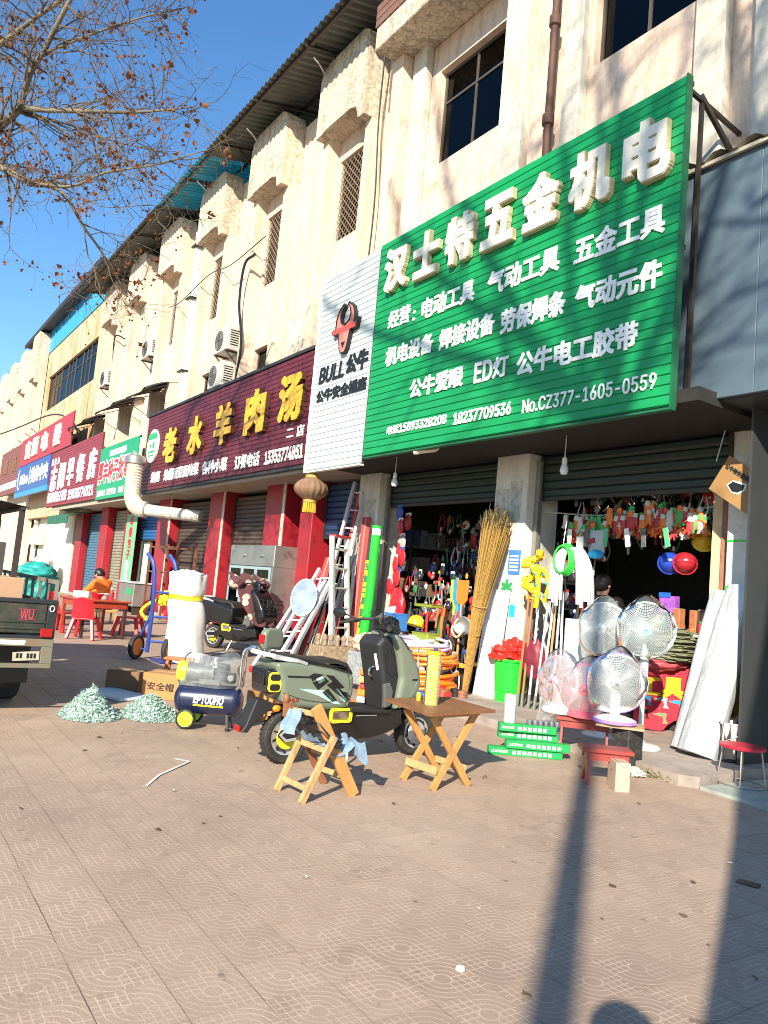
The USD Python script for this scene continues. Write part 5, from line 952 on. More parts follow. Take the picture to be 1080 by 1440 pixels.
# long green boxes
GB = M('green_box', (.01, .30, .07), .5, var=.06); 
def longbox(label, x, y, z, L, rz, w=.10, h=.075):
    t = thing('green_box', label, 'box', (x, y, z), math.radians(rz), group=None, world=False)
    put(t, 'box', bx(-L/2, L/2, -w/2, w/2, 0, h, .003), GB, False); put(t, 'windows', [bx(-L*.18+.05*k, -L*.18+.05*k+.034, -w/2-.0015, -w/2+.001, .018, .05) for k in range(int(L*.62/.05))], M('label_white', (.74, .76, .70), .4), False)
    put(t, 'print', wallpoly(union_all(textline('ELECTRODE', -L*.46, -L*.24, h*.5, .022, False, .01)), -w/2-.0015, -w/2+.001), LFLAT, False)
longbox('lowest long green box of the stack in front of the pillar', -5.52, 5.60, 0, .72, 57); longbox('second long green box from the bottom, sticking out to the right', -5.44, 5.68, .0755, .62, 57); longbox('third long green box from the bottom of the stack', -5.56, 5.66, .151, .58, 55); longbox('topmost long green box, under the row of small tins', -5.53, 5.62, .2265, .56, 57)
tr = thing('tin_row', 'rows of small grey tins in film on top of the green box stack', 'tins', (-5.45, 5.72, .302))
for k in range(6):
    for r in range(2): put(tr, 'tin', mv(rot(lathe([(0, 0), (.024, 0), (.026, .003), (.026, .042), (.024, .045), (0, .043)], 14), (0, 0, 1), 0), (-5.50+.054*k*.545-.04*r, 5.62+.054*k*.84+.03*r, .302)), M('tin_grey', (.30, .33, .35), .3, .7))
cr = thing('film_tube', 'upright tube of clear wrapping film on the green box stack', 'film roll', (-5.64, 5.48, .302)); put(cr, 'film', lathe([(.03, 0), (.058, .001), (.06, .01), (.057, .12), (.06, .23), (.057, .27), (.03, .272)], 24, (-5.64, 5.48, .302)), M('rolled_film', (.50, .53, .52), .15, var=.3, scale=18, coat=.6, stretch=(1, 1, .2))); put(cr, 'core', lathe([(.022, -.0), (.03, 0), (.03, .275), (.022, .275), (.022, 0)], 16, (-5.64, 5.48, .302)), CARD)

# ------------------------------------------------------------------ rolls of plastic sheeting, brush, paint pail at the right pillar
SHEET = M('sheeting_roll', (.50, .53, .53), .16, var=.40, scale=2.2, coat=.6, bump=1., bs=9, stretch=(4, 4, .5), trans=.08)
def roll(label, p, q, r, seed):
    t = thing('sheeting_roll', label, 'plastic roll', p); p, q = np.array(p), np.array(q); d, s, u = frame(q-p); L = np.linalg.norm(q-p)
    def fn(a, w): A = a*2*math.pi; k = r*(1+.03*np.sin(A*2+seed)+.025*np.sin(w*7+A*3+seed)+.02*np.sin(A*9+w*3)); k = k*(1+.55*np.clip(w-.80, 0, 1)*3*(np.sin(A*1.0+2)*.7+.4)); return p+d*(w[..., None]*L)+k[..., None]*(np.cos(A)[..., None]*s+np.sin(A)[..., None]*u)
    put(t, 'roll', grid(fn, 40, 28), SHEET, True); put(t, 'core', [lathe([(r*.45, 0), (r*.97, .004), (r*.97, .02)], 24, p, d)], M('roll_end', (.62, .65, .64), .4))
roll('front roll of silvery plastic sheeting leaning against the right pillar', (-4.74, 7.22, .11), (-4.66, 7.80, 1.80), .195, 1); roll('rear narrower roll of plastic sheeting leaning left of the front one', (-4.98, 7.33, .11), (-4.92, 7.80, 1.77), .115, 2)
br = thing('straw_brush', 'straw hand broom standing upright behind the plastic rolls', 'broom', (-4.64, 7.76, .5)); rr = np.random.default_rng(3); H = []
for k in range(420):
    a, b = rr.uniform(-1, 1), rr.uniform(-1, 1); H.append(tube(smoothpath([(-4.66+a*.035, 7.80+b*.02, 1.22), (-4.655+a*.07, 7.79+b*.03, .95), (-4.65+a*.20+rr.normal()*.012, 7.77+b*.05, .50+rr.uniform(-.03, .05))], 2), .0035, 3, cap=False))
put(br, 'straw', join(H), M('straw_gold', (.52, .30, .08), .7, var=.3, scale=30), False, kind='stuff'); put(br, 'handle', beam((-4.66, 7.80, .95), (-4.665, 7.81, 1.42), .06, .035, (0, 1, 0), .008), M('straw_binding', (.50, .27, .08), .7, var=.2, scale=40, stretch=(1, 1, 8))); put(br, 'binding', [tube([(-4.66+.042*math.cos(a), 7.80+.03*math.sin(a), z) for a in np.linspace(0, 2*math.pi, 15)[:-1]], .005, 5, closed=True) for z in np.arange(1.0, 1.25, .045)], M('binding_orange', (.55, .22, .05), .6))
pl = thing('paint_pail', 'black paint pail covered in white drips behind the red round stool', 'pail', (-4.52, 7.42, .1))
DRIP = usdkit.material(stage, LK+'/dripped_paint', {'tc': ('texture_coordinate', {}), 'mp': ('mapping', {'scale': (14., 14., 1.6)}), 'n': ('noise_texture', {'scale': 1.0, 'detail': 4.}), 's': ('separate_xyz', {}), 'a': ('math', {'math_type': 'multiply_add', 'value2': .40, 'value3': -.09}), 'b': ('math', {'math_type': 'add'}), 'r': ('rgb_ramp', {'ramp': [(.56, (.02, .02, .02)), (.60, (.66, .64, .58))]}), 'p': ('principled_bsdf', {'roughness': .55})},
    [('tc.object', 'mp.vector'), ('mp.vector', 'n.vector'), ('tc.object', 's.vector'), ('s.z', 'a.value1'), ('n.fac', 'b.value1'), ('a.value', 'b.value2'), ('b.value', 'r.fac'), ('r.color', 'p.base_color')], surface='p.BSDF')
put(pl, 'pail', lathe([(0, 0), (.135, 0), (.14, .01), (.155, .36), (.162, .365), (.162, .38), (.148, .38), (.13, .03), (0, .02)], 30, (-4.52, 7.42, .1)), DRIP); put(pl, 'bail', tube(smoothpath([(-4.68, 7.42, .45), (-4.66, 7.32, .36), (-4.52, 7.25, .30), (-4.38, 7.32, .36), (-4.36, 7.42, .45)], 5), .004, 5), STEEL)

# ------------------------------------------------------------------ steel cabinet, ladders and the lengths leaning at the left pillar
fc = thing('steel_cabinet', 'large grimy stainless cabinet with three glass doors in front of the brown shutter', 'cabinet', (-15.8, 7.6, 0))
put(fc, 'carcass', [bx(-17.0, -14.7, 7.22, 8.0, 0, .55, .01), bx(-17.0, -14.7, 7.22, 8.0, 1.72, 2.18, .01), bx(-17.0, -16.93, 7.22, 8.0, .551, 1.719), bx(-14.77, -14.7, 7.22, 8.0, .551, 1.719), bx(-16.93, -14.77, 7.9, 8.0, .551, 1.719)], STEEL, False)
for k in range(3):
    a = -16.9+.71*k; d_ = put(fc, 'glass_door', wallpoly(sbox(a, .56, a+.70, 1.71).difference(sbox(a+.06, .62, a+.64, 1.65)), 7.19, 7.218), M('aqua_frame', (.38, .52, .52), .4, .4), False); put(d_, 'pane', bx(a+.06, a+.64, 7.202, 7.208, .62, 1.65), pane('cabinet_glass', (.6, .75, .74)), False); put(d_, 'handle', bx(a+.60, a+.63, 7.16, 7.189, 1.0, 1.25), ALU, False)
put(fc, 'shelf', [bx(-16.92, -14.78, 7.3, 7.88, z, z+.02) for z in (.95, 1.3)], STEEL, False); put(fc, 'knob', [cyl((x, 7.22, 1.95), (x, 7.17, 1.95), .035, 14) for x in (-16.2, -15.3)], STEEL)
LADR = M('ladder_red_cap', (.55, .03, .04), .4)
def ladder(par, a, b, w, n, side, up=(0, 0, 1), tread=.06):
    """One flight: two channel rails and n treads with red ends."""
    a, b, s = np.array(a, float), np.array(b, float), np.array(side, float); s /= np.linalg.norm(s); d = (b-a)/np.linalg.norm(b-a)
    for k in (-1, 1):
        r = put(par, 'rail', beam(a+s*k*w/2, b+s*k*w/2*.92, .055, .085, np.cross(d, s), .006), ALU, False); put(r, 'foot', beam(a+s*k*w/2-d*.005, a+s*k*w/2+d*.07, .063, .093, np.cross(d, s)), LADR, False)
    for i in range(1, n+1):
        c = a+(b-a)*i/(n+.6); ww = w*(1-.08*i/(n+.6)); t = put(par, 'tread', beam(c-s*(ww/2-.014), c+s*(ww/2-.014), tread, .022, (0, 0, 1)), ALU, False); put(t, 'tread_end', [beam(c+s*k*(ww/2-.05), c+s*k*(ww/2-.012), tread+.012, .03, (0, 0, 1)) for k in (-1, 1)], LADR, False)
l1 = thing('step_ladder', 'tall aluminium step ladder with red tread ends standing open beside the left pillar', 'ladder', (-11.5, 7.1, .05)); sd = (-.15, .50, 0)
ladder(l1, (-11.40, 7.02, .08), (-11.48, 6.84, 2.30), .46, 6, (-.2, .5, 0)); ladder(l1, (-11.85, 7.32, .08), (-11.55, 6.88, 2.28), .44, 6, (-.2, .5, 0), tread=.03); put(l1, 'top_cap', beam((-11.43, 6.66, 2.31), (-11.60, 7.08, 2.31), .14, .04, (0, 0, 1), .006), LADR, False)
l2 = thing('extension_ladder', 'long aluminium ladder leaning highest against the wall behind the step ladder', 'ladder', (-12.1, 7.3, .1)); ladder(l2, (-12.0, 6.9, .1), (-12.42, 7.76, 3.45), .28, 9, (.55, .4, 0), tread=.03)
l3 = thing('leaning_ladder', 'aluminium ladder leaning low to the left, outermost of the leaning bundle', 'ladder', (-11.4, 5.7, .05)); ladder(l3, (-11.15, 5.45, .05), (-11.95, 6.75, 1.50), .34, 5, (.5, .5, .1))
l4 = thing('leaning_ladder', 'aluminium ladder with wide red treads lying over the outermost leaning one', 'ladder', (-11.4, 5.9, .05)); ladder(l4, (-11.08, 5.62, .05), (-11.95, 6.95, 1.75), .36, 5, (.5, .45, .1))
for lb, a, b, w, m in (('long red plank leaning across the ladders', (-11.62, 6.30, .08), (-12.06, 7.02, 1.95), .16, REDPAINT), ('upright red plank beside the green foam roll', (-11.68, 7.42, .6), (-11.86, 7.60, 2.75), .17, REDPAINT), ('narrow dark red plank behind the step ladder', (-12.0, 7.2, .1), (-12.5, 7.8, 3.3), .12, REDPAINT)):
    t = thing('leaning_plank', lb, 'plank', a); put(t, 'board', beam(a, b, w, .03, (.5, -.8, .2), .004), m, False); put(t, 'plank_edge', beam(np.array(a)+(0, -.018, .003), np.array(b)+(0, -.018, .003), .03, .004, (.5, -.8, .2)), M('plank_edge', (.55, .18, .14), .5), False)
rg = random.Random(21)
for k in range(16):
    t_ = rg.random(); a = np.array([-11.35-.25*t_+rg.uniform(-.06, .06), 5.95+.85*t_+rg.uniform(-.05, .05), .06]); b = a+np.array([-.55+rg.uniform(-.1, .15), .75+rg.uniform(-.1, .1), 1.25+.9*t_+rg.uniform(-.2, .2)])
    pm = [ALU, DARKM, M('pale_pole', (.45, .36, .22), .6), STEEL][k % 4]
    solo('metal_length', 'thin metal or wooden length leaning in the bundle left of the step ladder', 'pole', beam(a, b, .03, .022 if k % 3 else .03), pm, group='lengths leaning in the bundle', smooth=False)
bs3 = thing('round_sheet', 'large bluish round plastic sheet tucked among the leaning ladders', 'sheet', (-11.62, 6.4, 1.2)); put(bs3, 'sheet', onplane(affinity.scale(Point(0, 0).buffer(.27, quad_segs=10), .8, 1.25), .004, (-11.56, 6.30, 1.22), np.array([.64, .77, 0]), np.array([-.30, .25, .92])), M('blue_white_sheet', (.14, .22, .42), .3, var=.7, scale=4), False); put(bs3, 'hem', tube([np.array([-11.56, 6.30, 1.22])+.216*math.cos(a)*np.array([.64, .77, 0])+.337*math.sin(a)*np.array([-.30, .25, .92]) for a in np.linspace(0, 6.283, 25)[:-1]], .008, 5, closed=True), M('hem_white', (.6, .6, .62), .5))
gp = thing('green_foam_roll', 'bright green roll with yellow characters standing against the left pillar', 'roll', (-11.4, 7.5, 1)); put(gp, 'roll', tube([(-11.38, 7.44, .6), (-11.36, 7.48, 1.2), (-11.34, 7.50, 2.40)], .085, 16), GRN); put(gp, 'cap', tube([(-11.34, 7.50, 2.405), (-11.338, 7.50, 2.52)], .082, 14), WHITE); put(gp, 'cap_top', tube([(-11.338, 7.50, 2.525), (-11.337, 7.50, 2.57)], .088, 14), GRN)
put(gp, 'yellow_strip', [beam((-11.425, 7.375, .62), (-11.395, 7.415, 1.95), .09, .012, (.6, -.8, 0))], YEL, False)
for k, c in enumerate('五金工具批发'): put(gp, 'lettering', onplane(union_all(textline(c, -.04, .04, 1.84-.2*k, .13, True, .05)), .003, (-11.402+.0*k, 7.395-.005*k, 0), (.8, .6, 0), (0, 0, 1)), M('letter_dark_green', (.02, .14, .03), .5), False)
wb = solo('brush_heads', 'bundle of pale bristle brush heads on the ground in front of the step ladder', 'brushes', [mv(bx(-.045, .045, -.02, .02, 0, .08, .006), (-10.95+.11*k*.5, 6.30+.11*k*.8, .50)) for k in range(6)]+[mv(blob((0, 0, 0), (.06, .04, .06), 2, .3, 6, k), (-10.95+.11*k*.5, 6.30+.11*k*.8, .62)) for k in range(6)]+[bx(-11.05, -10.6, 6.2, 6.9, .1, .5, .01)], M('bristle', (.30, .22, .14), .8, var=.6, scale=18))

# ================================================================== THE HARDWARE SHOP
PILM = plaster('pillar_whitewash', (.78, .77, .70), (.68, .65, .57), .5, rust=.08, bump=.5)
def pillar(label, x0, x1, y0, y1):
    t = thing('shop_pillar', label, 'pillar', ((x0+x1)/2, y0, .1)); put(t, 'shaft', bx(x0, x1, y0, y1, .1, 3.6, .012), PILM, False); put(t, 'skirting', bx(x0-.012, x1+.012, y0-.012, y1, .101, .32), M('pillar_skirting', (.34, .30, .25), .9, dirt=.6), False); return t
p_1 = pillar('left white pillar of the hardware shop, behind the green roll', -12.45, -11.75, 7.75, 8.3); p_2 = pillar('middle white pillar of the hardware shop, behind the tall straw broom', -8.62, -7.95, 7.75, 8.4); p_3 = pillar('slim right pillar of the hardware shop, behind the plastic rolls', -5.0, -4.62, 7.98, 8.3)
put(p_2, 'door_track', [bx(-7.94, -7.86, 7.9, 7.98, .1, 3.5), bx(-8.70, -8.63, 7.9, 7.98, .1, 3.5)], M('track_grey', (.30, .29, .26), .5, .4, dirt=.4), False); put(p_1, 'door_track', bx(-11.74, -11.67, 7.9, 7.98, .1, 3.5), M('track_grey', (0, 0, 0)), False)
put(p_2, 'notice', [bx(-8.22, -7.98, 7.742, 7.748, 1.85, 2.2)], M('notice_blue', (.06, .22, .55), .5), False); put(p_2, 'notice', [bx(-8.13, -8.02, 7.742, 7.748, 1.25, 1.42)], M('sticker_blue', (.02, .42, .72), .5), False)
put(p_2, 'notice_print', [bx(-8.19, -8.01, 7.738, 7.741, 1.9+.05*k, 1.925+.05*k) for k in range(5)], LFLAT, False); put(p_2, "leaf_sticker", mv(wallpoly(union_all([affinity.rotate(affinity.scale(Point(0, .06).buffer(.03), 1, 2.2), a, origin=(0, 0)) for a in (-110, -60, 0, 60, 110)]), 7.742, 7.747), (-8.22, 0, 1.66)), M('leaf_green', (.03, .32, .10), .5), False)
put(p_2, 'torn_paper', [bx(-8.58, -8.32, 7.743, 7.748, 2.35, 3.1), bx(-8.28, -8.05, 7.742, 7.748, 2.55, 3.2)], M('torn_paper', (.60, .58, .50), .9, var=.3, dirt=.6, ds=9), False); put(p_1, 'torn_paper', [bx(-12.2, -11.85, 7.743, 7.748, 2.3, 3.1)], M('torn_paper', (0, 0, 0)), False)
put(p_3, 'wall_tape', [bx(-4.99, -4.63, 7.972, 7.978, 2.35, 2.37), bx(-4.99, -4.80, 7.972, 7.978, 1.72, 1.86)], GRN, False)
lb_ = thing('leaning_sheet', 'white sheet panel leaning against the middle pillar under the straw broom', 'panel', (-8.3, 7.6, .1)); put(lb_, 'panel', beam((-8.32, 7.56, .1), (-8.30, 7.70, 1.62), .42, .012, (0, 1, -.1)), M('panel_white', (.74, .74, .70), .5, dirt=.35, dcol=(.35, .36, .36), ds=2), False); put(lb_, 'edge', [beam((-8.54, 7.55, .1), (-8.52, 7.69, 1.62), .012, .016, (0, 1, 0))], ALU, False)
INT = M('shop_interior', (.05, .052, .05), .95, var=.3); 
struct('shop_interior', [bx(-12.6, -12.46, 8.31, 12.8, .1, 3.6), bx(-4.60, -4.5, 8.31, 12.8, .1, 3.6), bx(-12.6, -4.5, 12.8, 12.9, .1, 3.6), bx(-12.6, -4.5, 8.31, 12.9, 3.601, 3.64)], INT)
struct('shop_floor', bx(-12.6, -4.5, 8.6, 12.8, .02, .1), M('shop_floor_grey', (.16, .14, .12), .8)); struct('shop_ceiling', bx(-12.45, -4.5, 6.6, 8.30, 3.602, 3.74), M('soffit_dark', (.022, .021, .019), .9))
SHD_ = M('shutter_dark_green', (.022, .04, .032), .5)
for x0, x1, z0, lab in ((-11.66, -8.71, 3.02, 'rolled-up dark green shutter over the left shop opening'), (-7.85, -5.01, 2.98, 'rolled-up dark green shutter over the right shop opening')): shutter(x0, x1, z0, 3.58, SHD_, lab, 8.0)
def goods(name, label, cat, meshes, group=None, base=None, smooth=35):
    """A thing from a list of (part name, mesh, material)."""
    v = arr(meshes[0][1])[0]; b = base if base is not None else (v[:, 0].mean(), v[:, 1].mean(), v[:, 2].min())
    t = thing(name, label, cat, b, group=group)
    for n, m, mm in meshes: put(t, n, m, mm, smooth)
    return t
rg = random.Random(31)
# --- shelf with boxed goods on the left wall
for si, (xx, lab) in enumerate(((-11.9, 'grey metal shelf rack at the left wall of the shop, packed with small goods'), (-10.2, 'dark shelf rack at the back of the left shop opening'))):
    t = thing('shelf_rack', lab, 'shelf', (xx, 9.4, .1)); y0, y1 = (8.5, 10.6) if si == 0 else (10.4, 10.9); x0, x1 = (xx-.25, xx+.25) if si == 0 else (xx-1.2, xx+1.2)
    for z in (.5, .95, 1.4, 1.85, 2.3): put(t, 'shelf_board', bx(x0, x1, y0, y1, z, z+.025), STEEL, False)
    for a, b in ((x0, y0), (x1-.04, y0), (x0, y1-.04), (x1-.04, y1-.04)): put(t, 'upright', bx(a, a+.04, b, b+.04, .1, 2.7), DARKM, False)
    n = 0
    for z in (.525, .975, 1.425, 1.875, 2.325):
        p = 0
        while p < (y1-y0 if si == 0 else x1-x0)-.16:
            w = rg.uniform(.10, .24); h = rg.uniform(.12, .32); d = rg.uniform(.2, .38); n += 1
            b = bx(xx+.22-d, xx+.22, y0+p+.02, y0+p+.02+w, z+.001, z+h, .004) if si == 0 else bx(x0+p+.02, x0+p+.02+w, y0+.03, y0+.03+d, z+.001, z+h, .004)
            mats = [M('goods_grey', (.11, .12, .12), .5, var=.7, scale=22), M('goods_white', (.30, .30, .29), .5, var=.6, scale=25), M('goods_dark', (.05, .05, .055), .5), M('goods_red', (.16, .02, .02), .5, var=.6, scale=20), M('goods_blue', (.03, .05, .12), .5, var=.6, scale=20), M('dull_card', (.15, .10, .06), .8, var=.5, scale=15)]
            mi = rg.choice([0, 0, 1, 2, 2, 3, 4, 5]); lb = f"{['grey', 'white', 'black', 'red', 'blue', 'cardboard'][mi]} box on the {['lowest', 'second', 'third', 'fourth', 'top'][int((z-.5)/.45)]} shelf of the {['left', 'rear'][si]} rack in the left opening"; solo('boxed_goods', lb, 'box', b, mats[mi], group=lb, smooth=False); p += w+rg.uniform(.01, .05)
# --- red packets hung at the left edge, hung gloves, tools
PK = [M('packet_red', (.46, .02, .03), .35, var=.2), M('packet_clear', (.42, .40, .38), .3, var=.3), M('packet_blue', (.04, .07, .35), .4)]
for k in range(13):
    z = 2.85-.13*k+rg.uniform(-.03, .03); x = -11.35+rg.uniform(-.12, .18); y = 8.0+rg.uniform(-.1, .1); w, h = rg.uniform(.10, .17), rg.uniform(.16, .26)
    t = thing('tool_packet', ['red', 'clear', 'blue'][0 if k % 4 else (1 if k % 8 else 2)]+' packet of small tools hung on the strip by the left pillar', 'packet', (x, y, z-h), group=['red', 'clear', 'blue'][0 if k % 4 else (1 if k % 8 else 2)]+' tool packets hung by the left pillar'); put(t, 'packet', mv(blob((0, 0, 0), (w*.7, .03, h*.7), 2, .22, 3, k), (x, y, z)), PK[0 if k % 4 else (1 if k % 8 else 2)], True); put(t, 'header_card', bx(x-w*.5, x+w*.5, y-.006, y+.006, z+h*.55, z+h*.8), LFLAT if k % 3 else PK[2], False)
bg_ = thing('red_gift_bag', 'large red bag with a white round print at the foot of the hung packets', 'bag', (-10.45, 7.35, .9)); put(bg_, 'bag', mv(blob((0, 0, 0), (.20, .08, .34), 3, .15, 3, 2), (-10.42, 7.42, 1.18)), M('bag_red', (.55, .015, .025), .35), True); put(bg_, 'print', mv(rot(mv(wallpoly(Point(0, 0).buffer(.10).union(sbox(-.12, -.06, .12, -.02)), -.004, .004), (0, 0, 0)), (0, 0, 1), 35), (-10.38, 7.33, 1.12)), LFLAT, False)
GLR = M('glove_red', (.62, .045, .03), .6, var=.25)
def glove(label, x, y, z, s, mat, seed, group=None, n=4, cuff=None):
    r = random.Random(seed); t = thing('glove_bundle', label, 'gloves', (x, y, z-s), group=group); a0 = r.uniform(-.5, .5)
    P = [mv(rot(hull(np.vstack([ball((0, 0, 0), s*.30, 1)[0]*(1, .45, 1), ball((0, 0, -s*.5), s*.34, 1)[0]*(1, .4, 1)])), (0, 1, 0), 0), (x, y, z))]
    for k in range(n): a = a0+(k-(n-1)/2)*.36+r.uniform(-.08, .08); P.append(tube([(x+math.sin(a)*s*.25, y+r.uniform(-.02, .02), z-s*.5-math.cos(a)*s*.05), (x+math.sin(a)*s*.75, y+r.uniform(-.05, .03), z-s*.5-math.cos(a)*s*.55)], [s*.11, s*.085], 7))
    put(t, 'glove', join(P), mat, 40); put(t, 'cuff', tube([(x, y, z+s*.1), (x+.01, y, z+s*.5)], [s*.26, s*.22], 9), cuff or WHITE, 40)
for k, (px, py, pz) in enumerate(((-10.95, 9.4, 2.62), (-10.05, 9.2, 2.60), (-9.45, 9.2, 2.62))): glove(['leftmost red work gloves hung inside the left opening', 'middle red work gloves hung inside the left opening', 'rightmost red work gloves, next to the straw broom top'][k], px, py, pz, .24, GLR, k+5, cuff=GLR)
# shovels and red-handled cutters in front of the shelves
for k, (x, y, col, lab) in enumerate(((-8.95, 7.55, ORA, 'orange square shovel head standing beside the straw broom'), (-9.12, 7.62, M('shovel_blue', (.03, .28, .62), .35), 'blue shovel standing left of the orange one'), (-9.28, 7.7, LIME, 'lime green edged shovel behind the blue shovel'))):
    t = thing('shovel', lab, 'shovel', (x, y, .4)); put(t, 'blade', mv(pillow(rnd(Polygon([(-.13, 1.72), (.13, 1.72), (.12, 1.42), (.04, 1.34), (-.04, 1.34), (-.12, 1.42)]), .02), -.012, .012, .006), (x, y, .0)), col); put(t, 'socket', cyl((x, y, 1.08), (x, y, 1.36), .035, 12), col if k else STEEL); put(t, 'shaft', cyl((x+.02, y-.03, .3), (x, y, 1.1), .018, 10), WOOD)
CUT = [M('handle_red', (.60, .03, .03), .4), M('handle_orange', (.75, .16, .02), .4), M('handle_green', (.03, .25, .08), .4), BLACK]
for k in range(14):
    x = -9.75+.062*k+rg.uniform(-.02, .02); y = 7.62+rg.uniform(-.15, .15); z = .85+rg.uniform(-.05, .12); dx, dz = rg.uniform(-.05, .05), rg.uniform(.25, .36)
    t = thing('bolt_cutter', 'bolt cutter with bright grips standing head down in the row beside the hose coils', 'cutter', (x, y, .4), group='bolt cutters beside the hose coils'); put(t, 'grip', tube([(x, y, z), (x+dx, y+.03, z+dz)], .020, 8), CUT[0 if k % 3 == 0 else (1 if k % 3 == 1 else (2 if k % 2 else 3))]); put(t, 'shank', tube([(x-dx*.8, y-.03, z-.45), (x, y, z)], .013, 6), DARKM)
for k in range(9):
    x = -10.4+.17*k+rg.uniform(-.05, .05); y = 8.3+rg.uniform(-.1, .2); z = 1.15+rg.uniform(0, .5); cm = [STEEL, CUT[0], BLACK, M('goods_white', (0, 0, 0))][k % 4]
    t = thing('hung_tool', 'hand tool hung on a hook in the shade inside the left opening', 'tool', (x, y, z-.3), group='hand tools hung inside the left opening'); put(t, 'tool', [tube(smoothpath([(x, y, z), (x+rg.uniform(-.04, .04), y, z-.2), (x+rg.uniform(-.08, .08), y, z-.42)], 3), .016, 6), mv(blob((0, 0, 0), (.06, .03, .07), 2, .3, 4, k), (x, y, z+.02))], cm); put(t, 'hook', tube([(x, y+.01, z+.05), (x, y+.03, z+.14)], .004, 4), STEEL)
jug = thing('steel_scoop', 'round steel scoop with a beige strap hung beside the shovels', 'scoop', (-8.75, 7.5, 1)); put(jug, 'scoop', lathe([(.0, -.10), (.10, -.09), (.14, 0), (.13, .005), (.0, -.08)], 20, (-8.80, 7.46, 1.05), (.5, -.85, .1)), STEEL); put(jug, 'strap', tube(smoothpath([(-8.85, 7.42, 1.14), (-8.95, 7.40, .98), (-8.80, 7.38, .88), (-8.70, 7.42, 1.0)], 4), .018, 6), M('strap_beige', (.50, .44, .30), .8))
# --- heaped goods at the foot of the opening
for n_, lab, b, m in (('plastic_crate', 'blue plastic crate under the hung red packets', bx(-10.15, -9.85, 7.0, 7.25, .85, 1.12, .01), M('crate_blue', (.04, .18, .50), .5)), ('plastic_basin', 'clear basin with blue rim below the yellow helmet', bx(-9.95, -9.5, 7.0, 7.3, .62, .80, .03), M('basin_clear', (.35, .42, .55), .3, var=.4)), ('lime_toolbox', 'olive lime toolbox at the foot of the left opening', bx(-9.6, -9.2, 7.15, 7.4, .72, .88, .015), M('olive_lime', (.24, .30, .03), .45)), ('lime_tray', 'flat lime tray beside the hung red bag', bx(-10.2, -9.75, 7.6, 7.85, 1.25, 1.30, .01), M('olive_lime', (0, 0, 0))), ('white_crate', 'pale corrugated plastic crate behind the scooter shield', bx(-9.7, -9.25, 6.9, 7.2, .30, .62, .008), M('crate_white', (.55, .58, .56), .5, var=.2, scale=20))):
    goods(n_, lab, 'crate', [('body', b, m), ('rim', mv(scl(b, (1.04, 1.04, .1), arr(b)[0].mean(0)), (0, 0, .46*(arr(b)[0][:, 2].max()-arr(b)[0][:, 2].min()))), m)], smooth=False)
def helmet(label, c, mat, rx=0, face=0):
    t = thing('hard_hat', label, 'helmet', c, world=False); R_ = lambda m: rot(rot(m, (1, 0, 0), rx), (0, 0, 1), face)
    put(t, 'shell', R_(lathe([(.125, 0), (.123, .04), (.115, .08), (.095, .115), (.062, .138), (.03, .147), (0, .148)], 28)), mat); put(t, 'brim', R_(lathe([(.11, -.004), (.138, -.012), (.146, -.006), (.125, .006)], 28)), mat); put(t, 'ridge', R_([tube(smoothpath([(-.12, dy, .02), (-.09, dy, .107), (0, dy, .147), (.09, dy, .107), (.12, dy, .02)], 4), .010, 5) for dy in (-.025, .025)]), mat)
helmet('yellow hard hat on the clutter behind the scooter bars', (-9.48, 7.12, .98), YEL, -15)
OHOSE = M('orange_hose', (.88, .20, .012), .35, var=.12, scale=3); LHOSE = M('lavender_hose', (.60, .50, .72), .35)
def coil(label, c, R, turns, r, mat, seed, zr, tie=True):
    rr_ = random.Random(seed); t = thing('hose_coil', label, 'hose coil', c); P = []; n = turns*22
    for k in range(n):
        a = k/22*2*math.pi; q_ = k/n; rad = R*(1+.10*math.sin(k*.31+seed)+.05*math.sin(a*.37)); P.append((c[0]+rad*math.cos(a), c[1]+rad*.9*math.sin(a), c[2]+r+zr*q_+.03*math.sin(a+q_*7)))
    put(t, 'hose', tube(P, r, 7), mat, True)
    if tie: put(t, 'tie', [tube([(c[0]+R*math.cos(a)+.05*math.cos(b)*math.cos(a), c[1]+R*.9*math.sin(a)+.05*math.cos(b)*math.sin(a), c[2]+zr*.5+(zr*.6+.03)*math.sin(b)) for b in np.linspace(0, 6.28, 13)[:-1]], .008, 5, closed=True) for a in (-.9, .8)], WHITE)
    return t
coil('big bright orange hose coil, lowest, in front of the middle pillar', (-9.0, 6.98, .10), .50, 7, .028, OHOSE, 2, .26); coil('orange hose coil stacked on top of the lowest one', (-9.02, 7.0, .42), .45, 6, .026, M('orange_hose_pale', (.88, .24, .03), .35, var=.15), 5, .2); coil('lavender hose coil on top of the orange coils', (-9.12, 7.03, .66), .38, 4, .024, LHOSE, 8, .12); coil('thin flat orange hose coil on the paving under the scooter', (-7.95, 5.25, 0), .17, 4, .016, OHOSE, 4, .06)

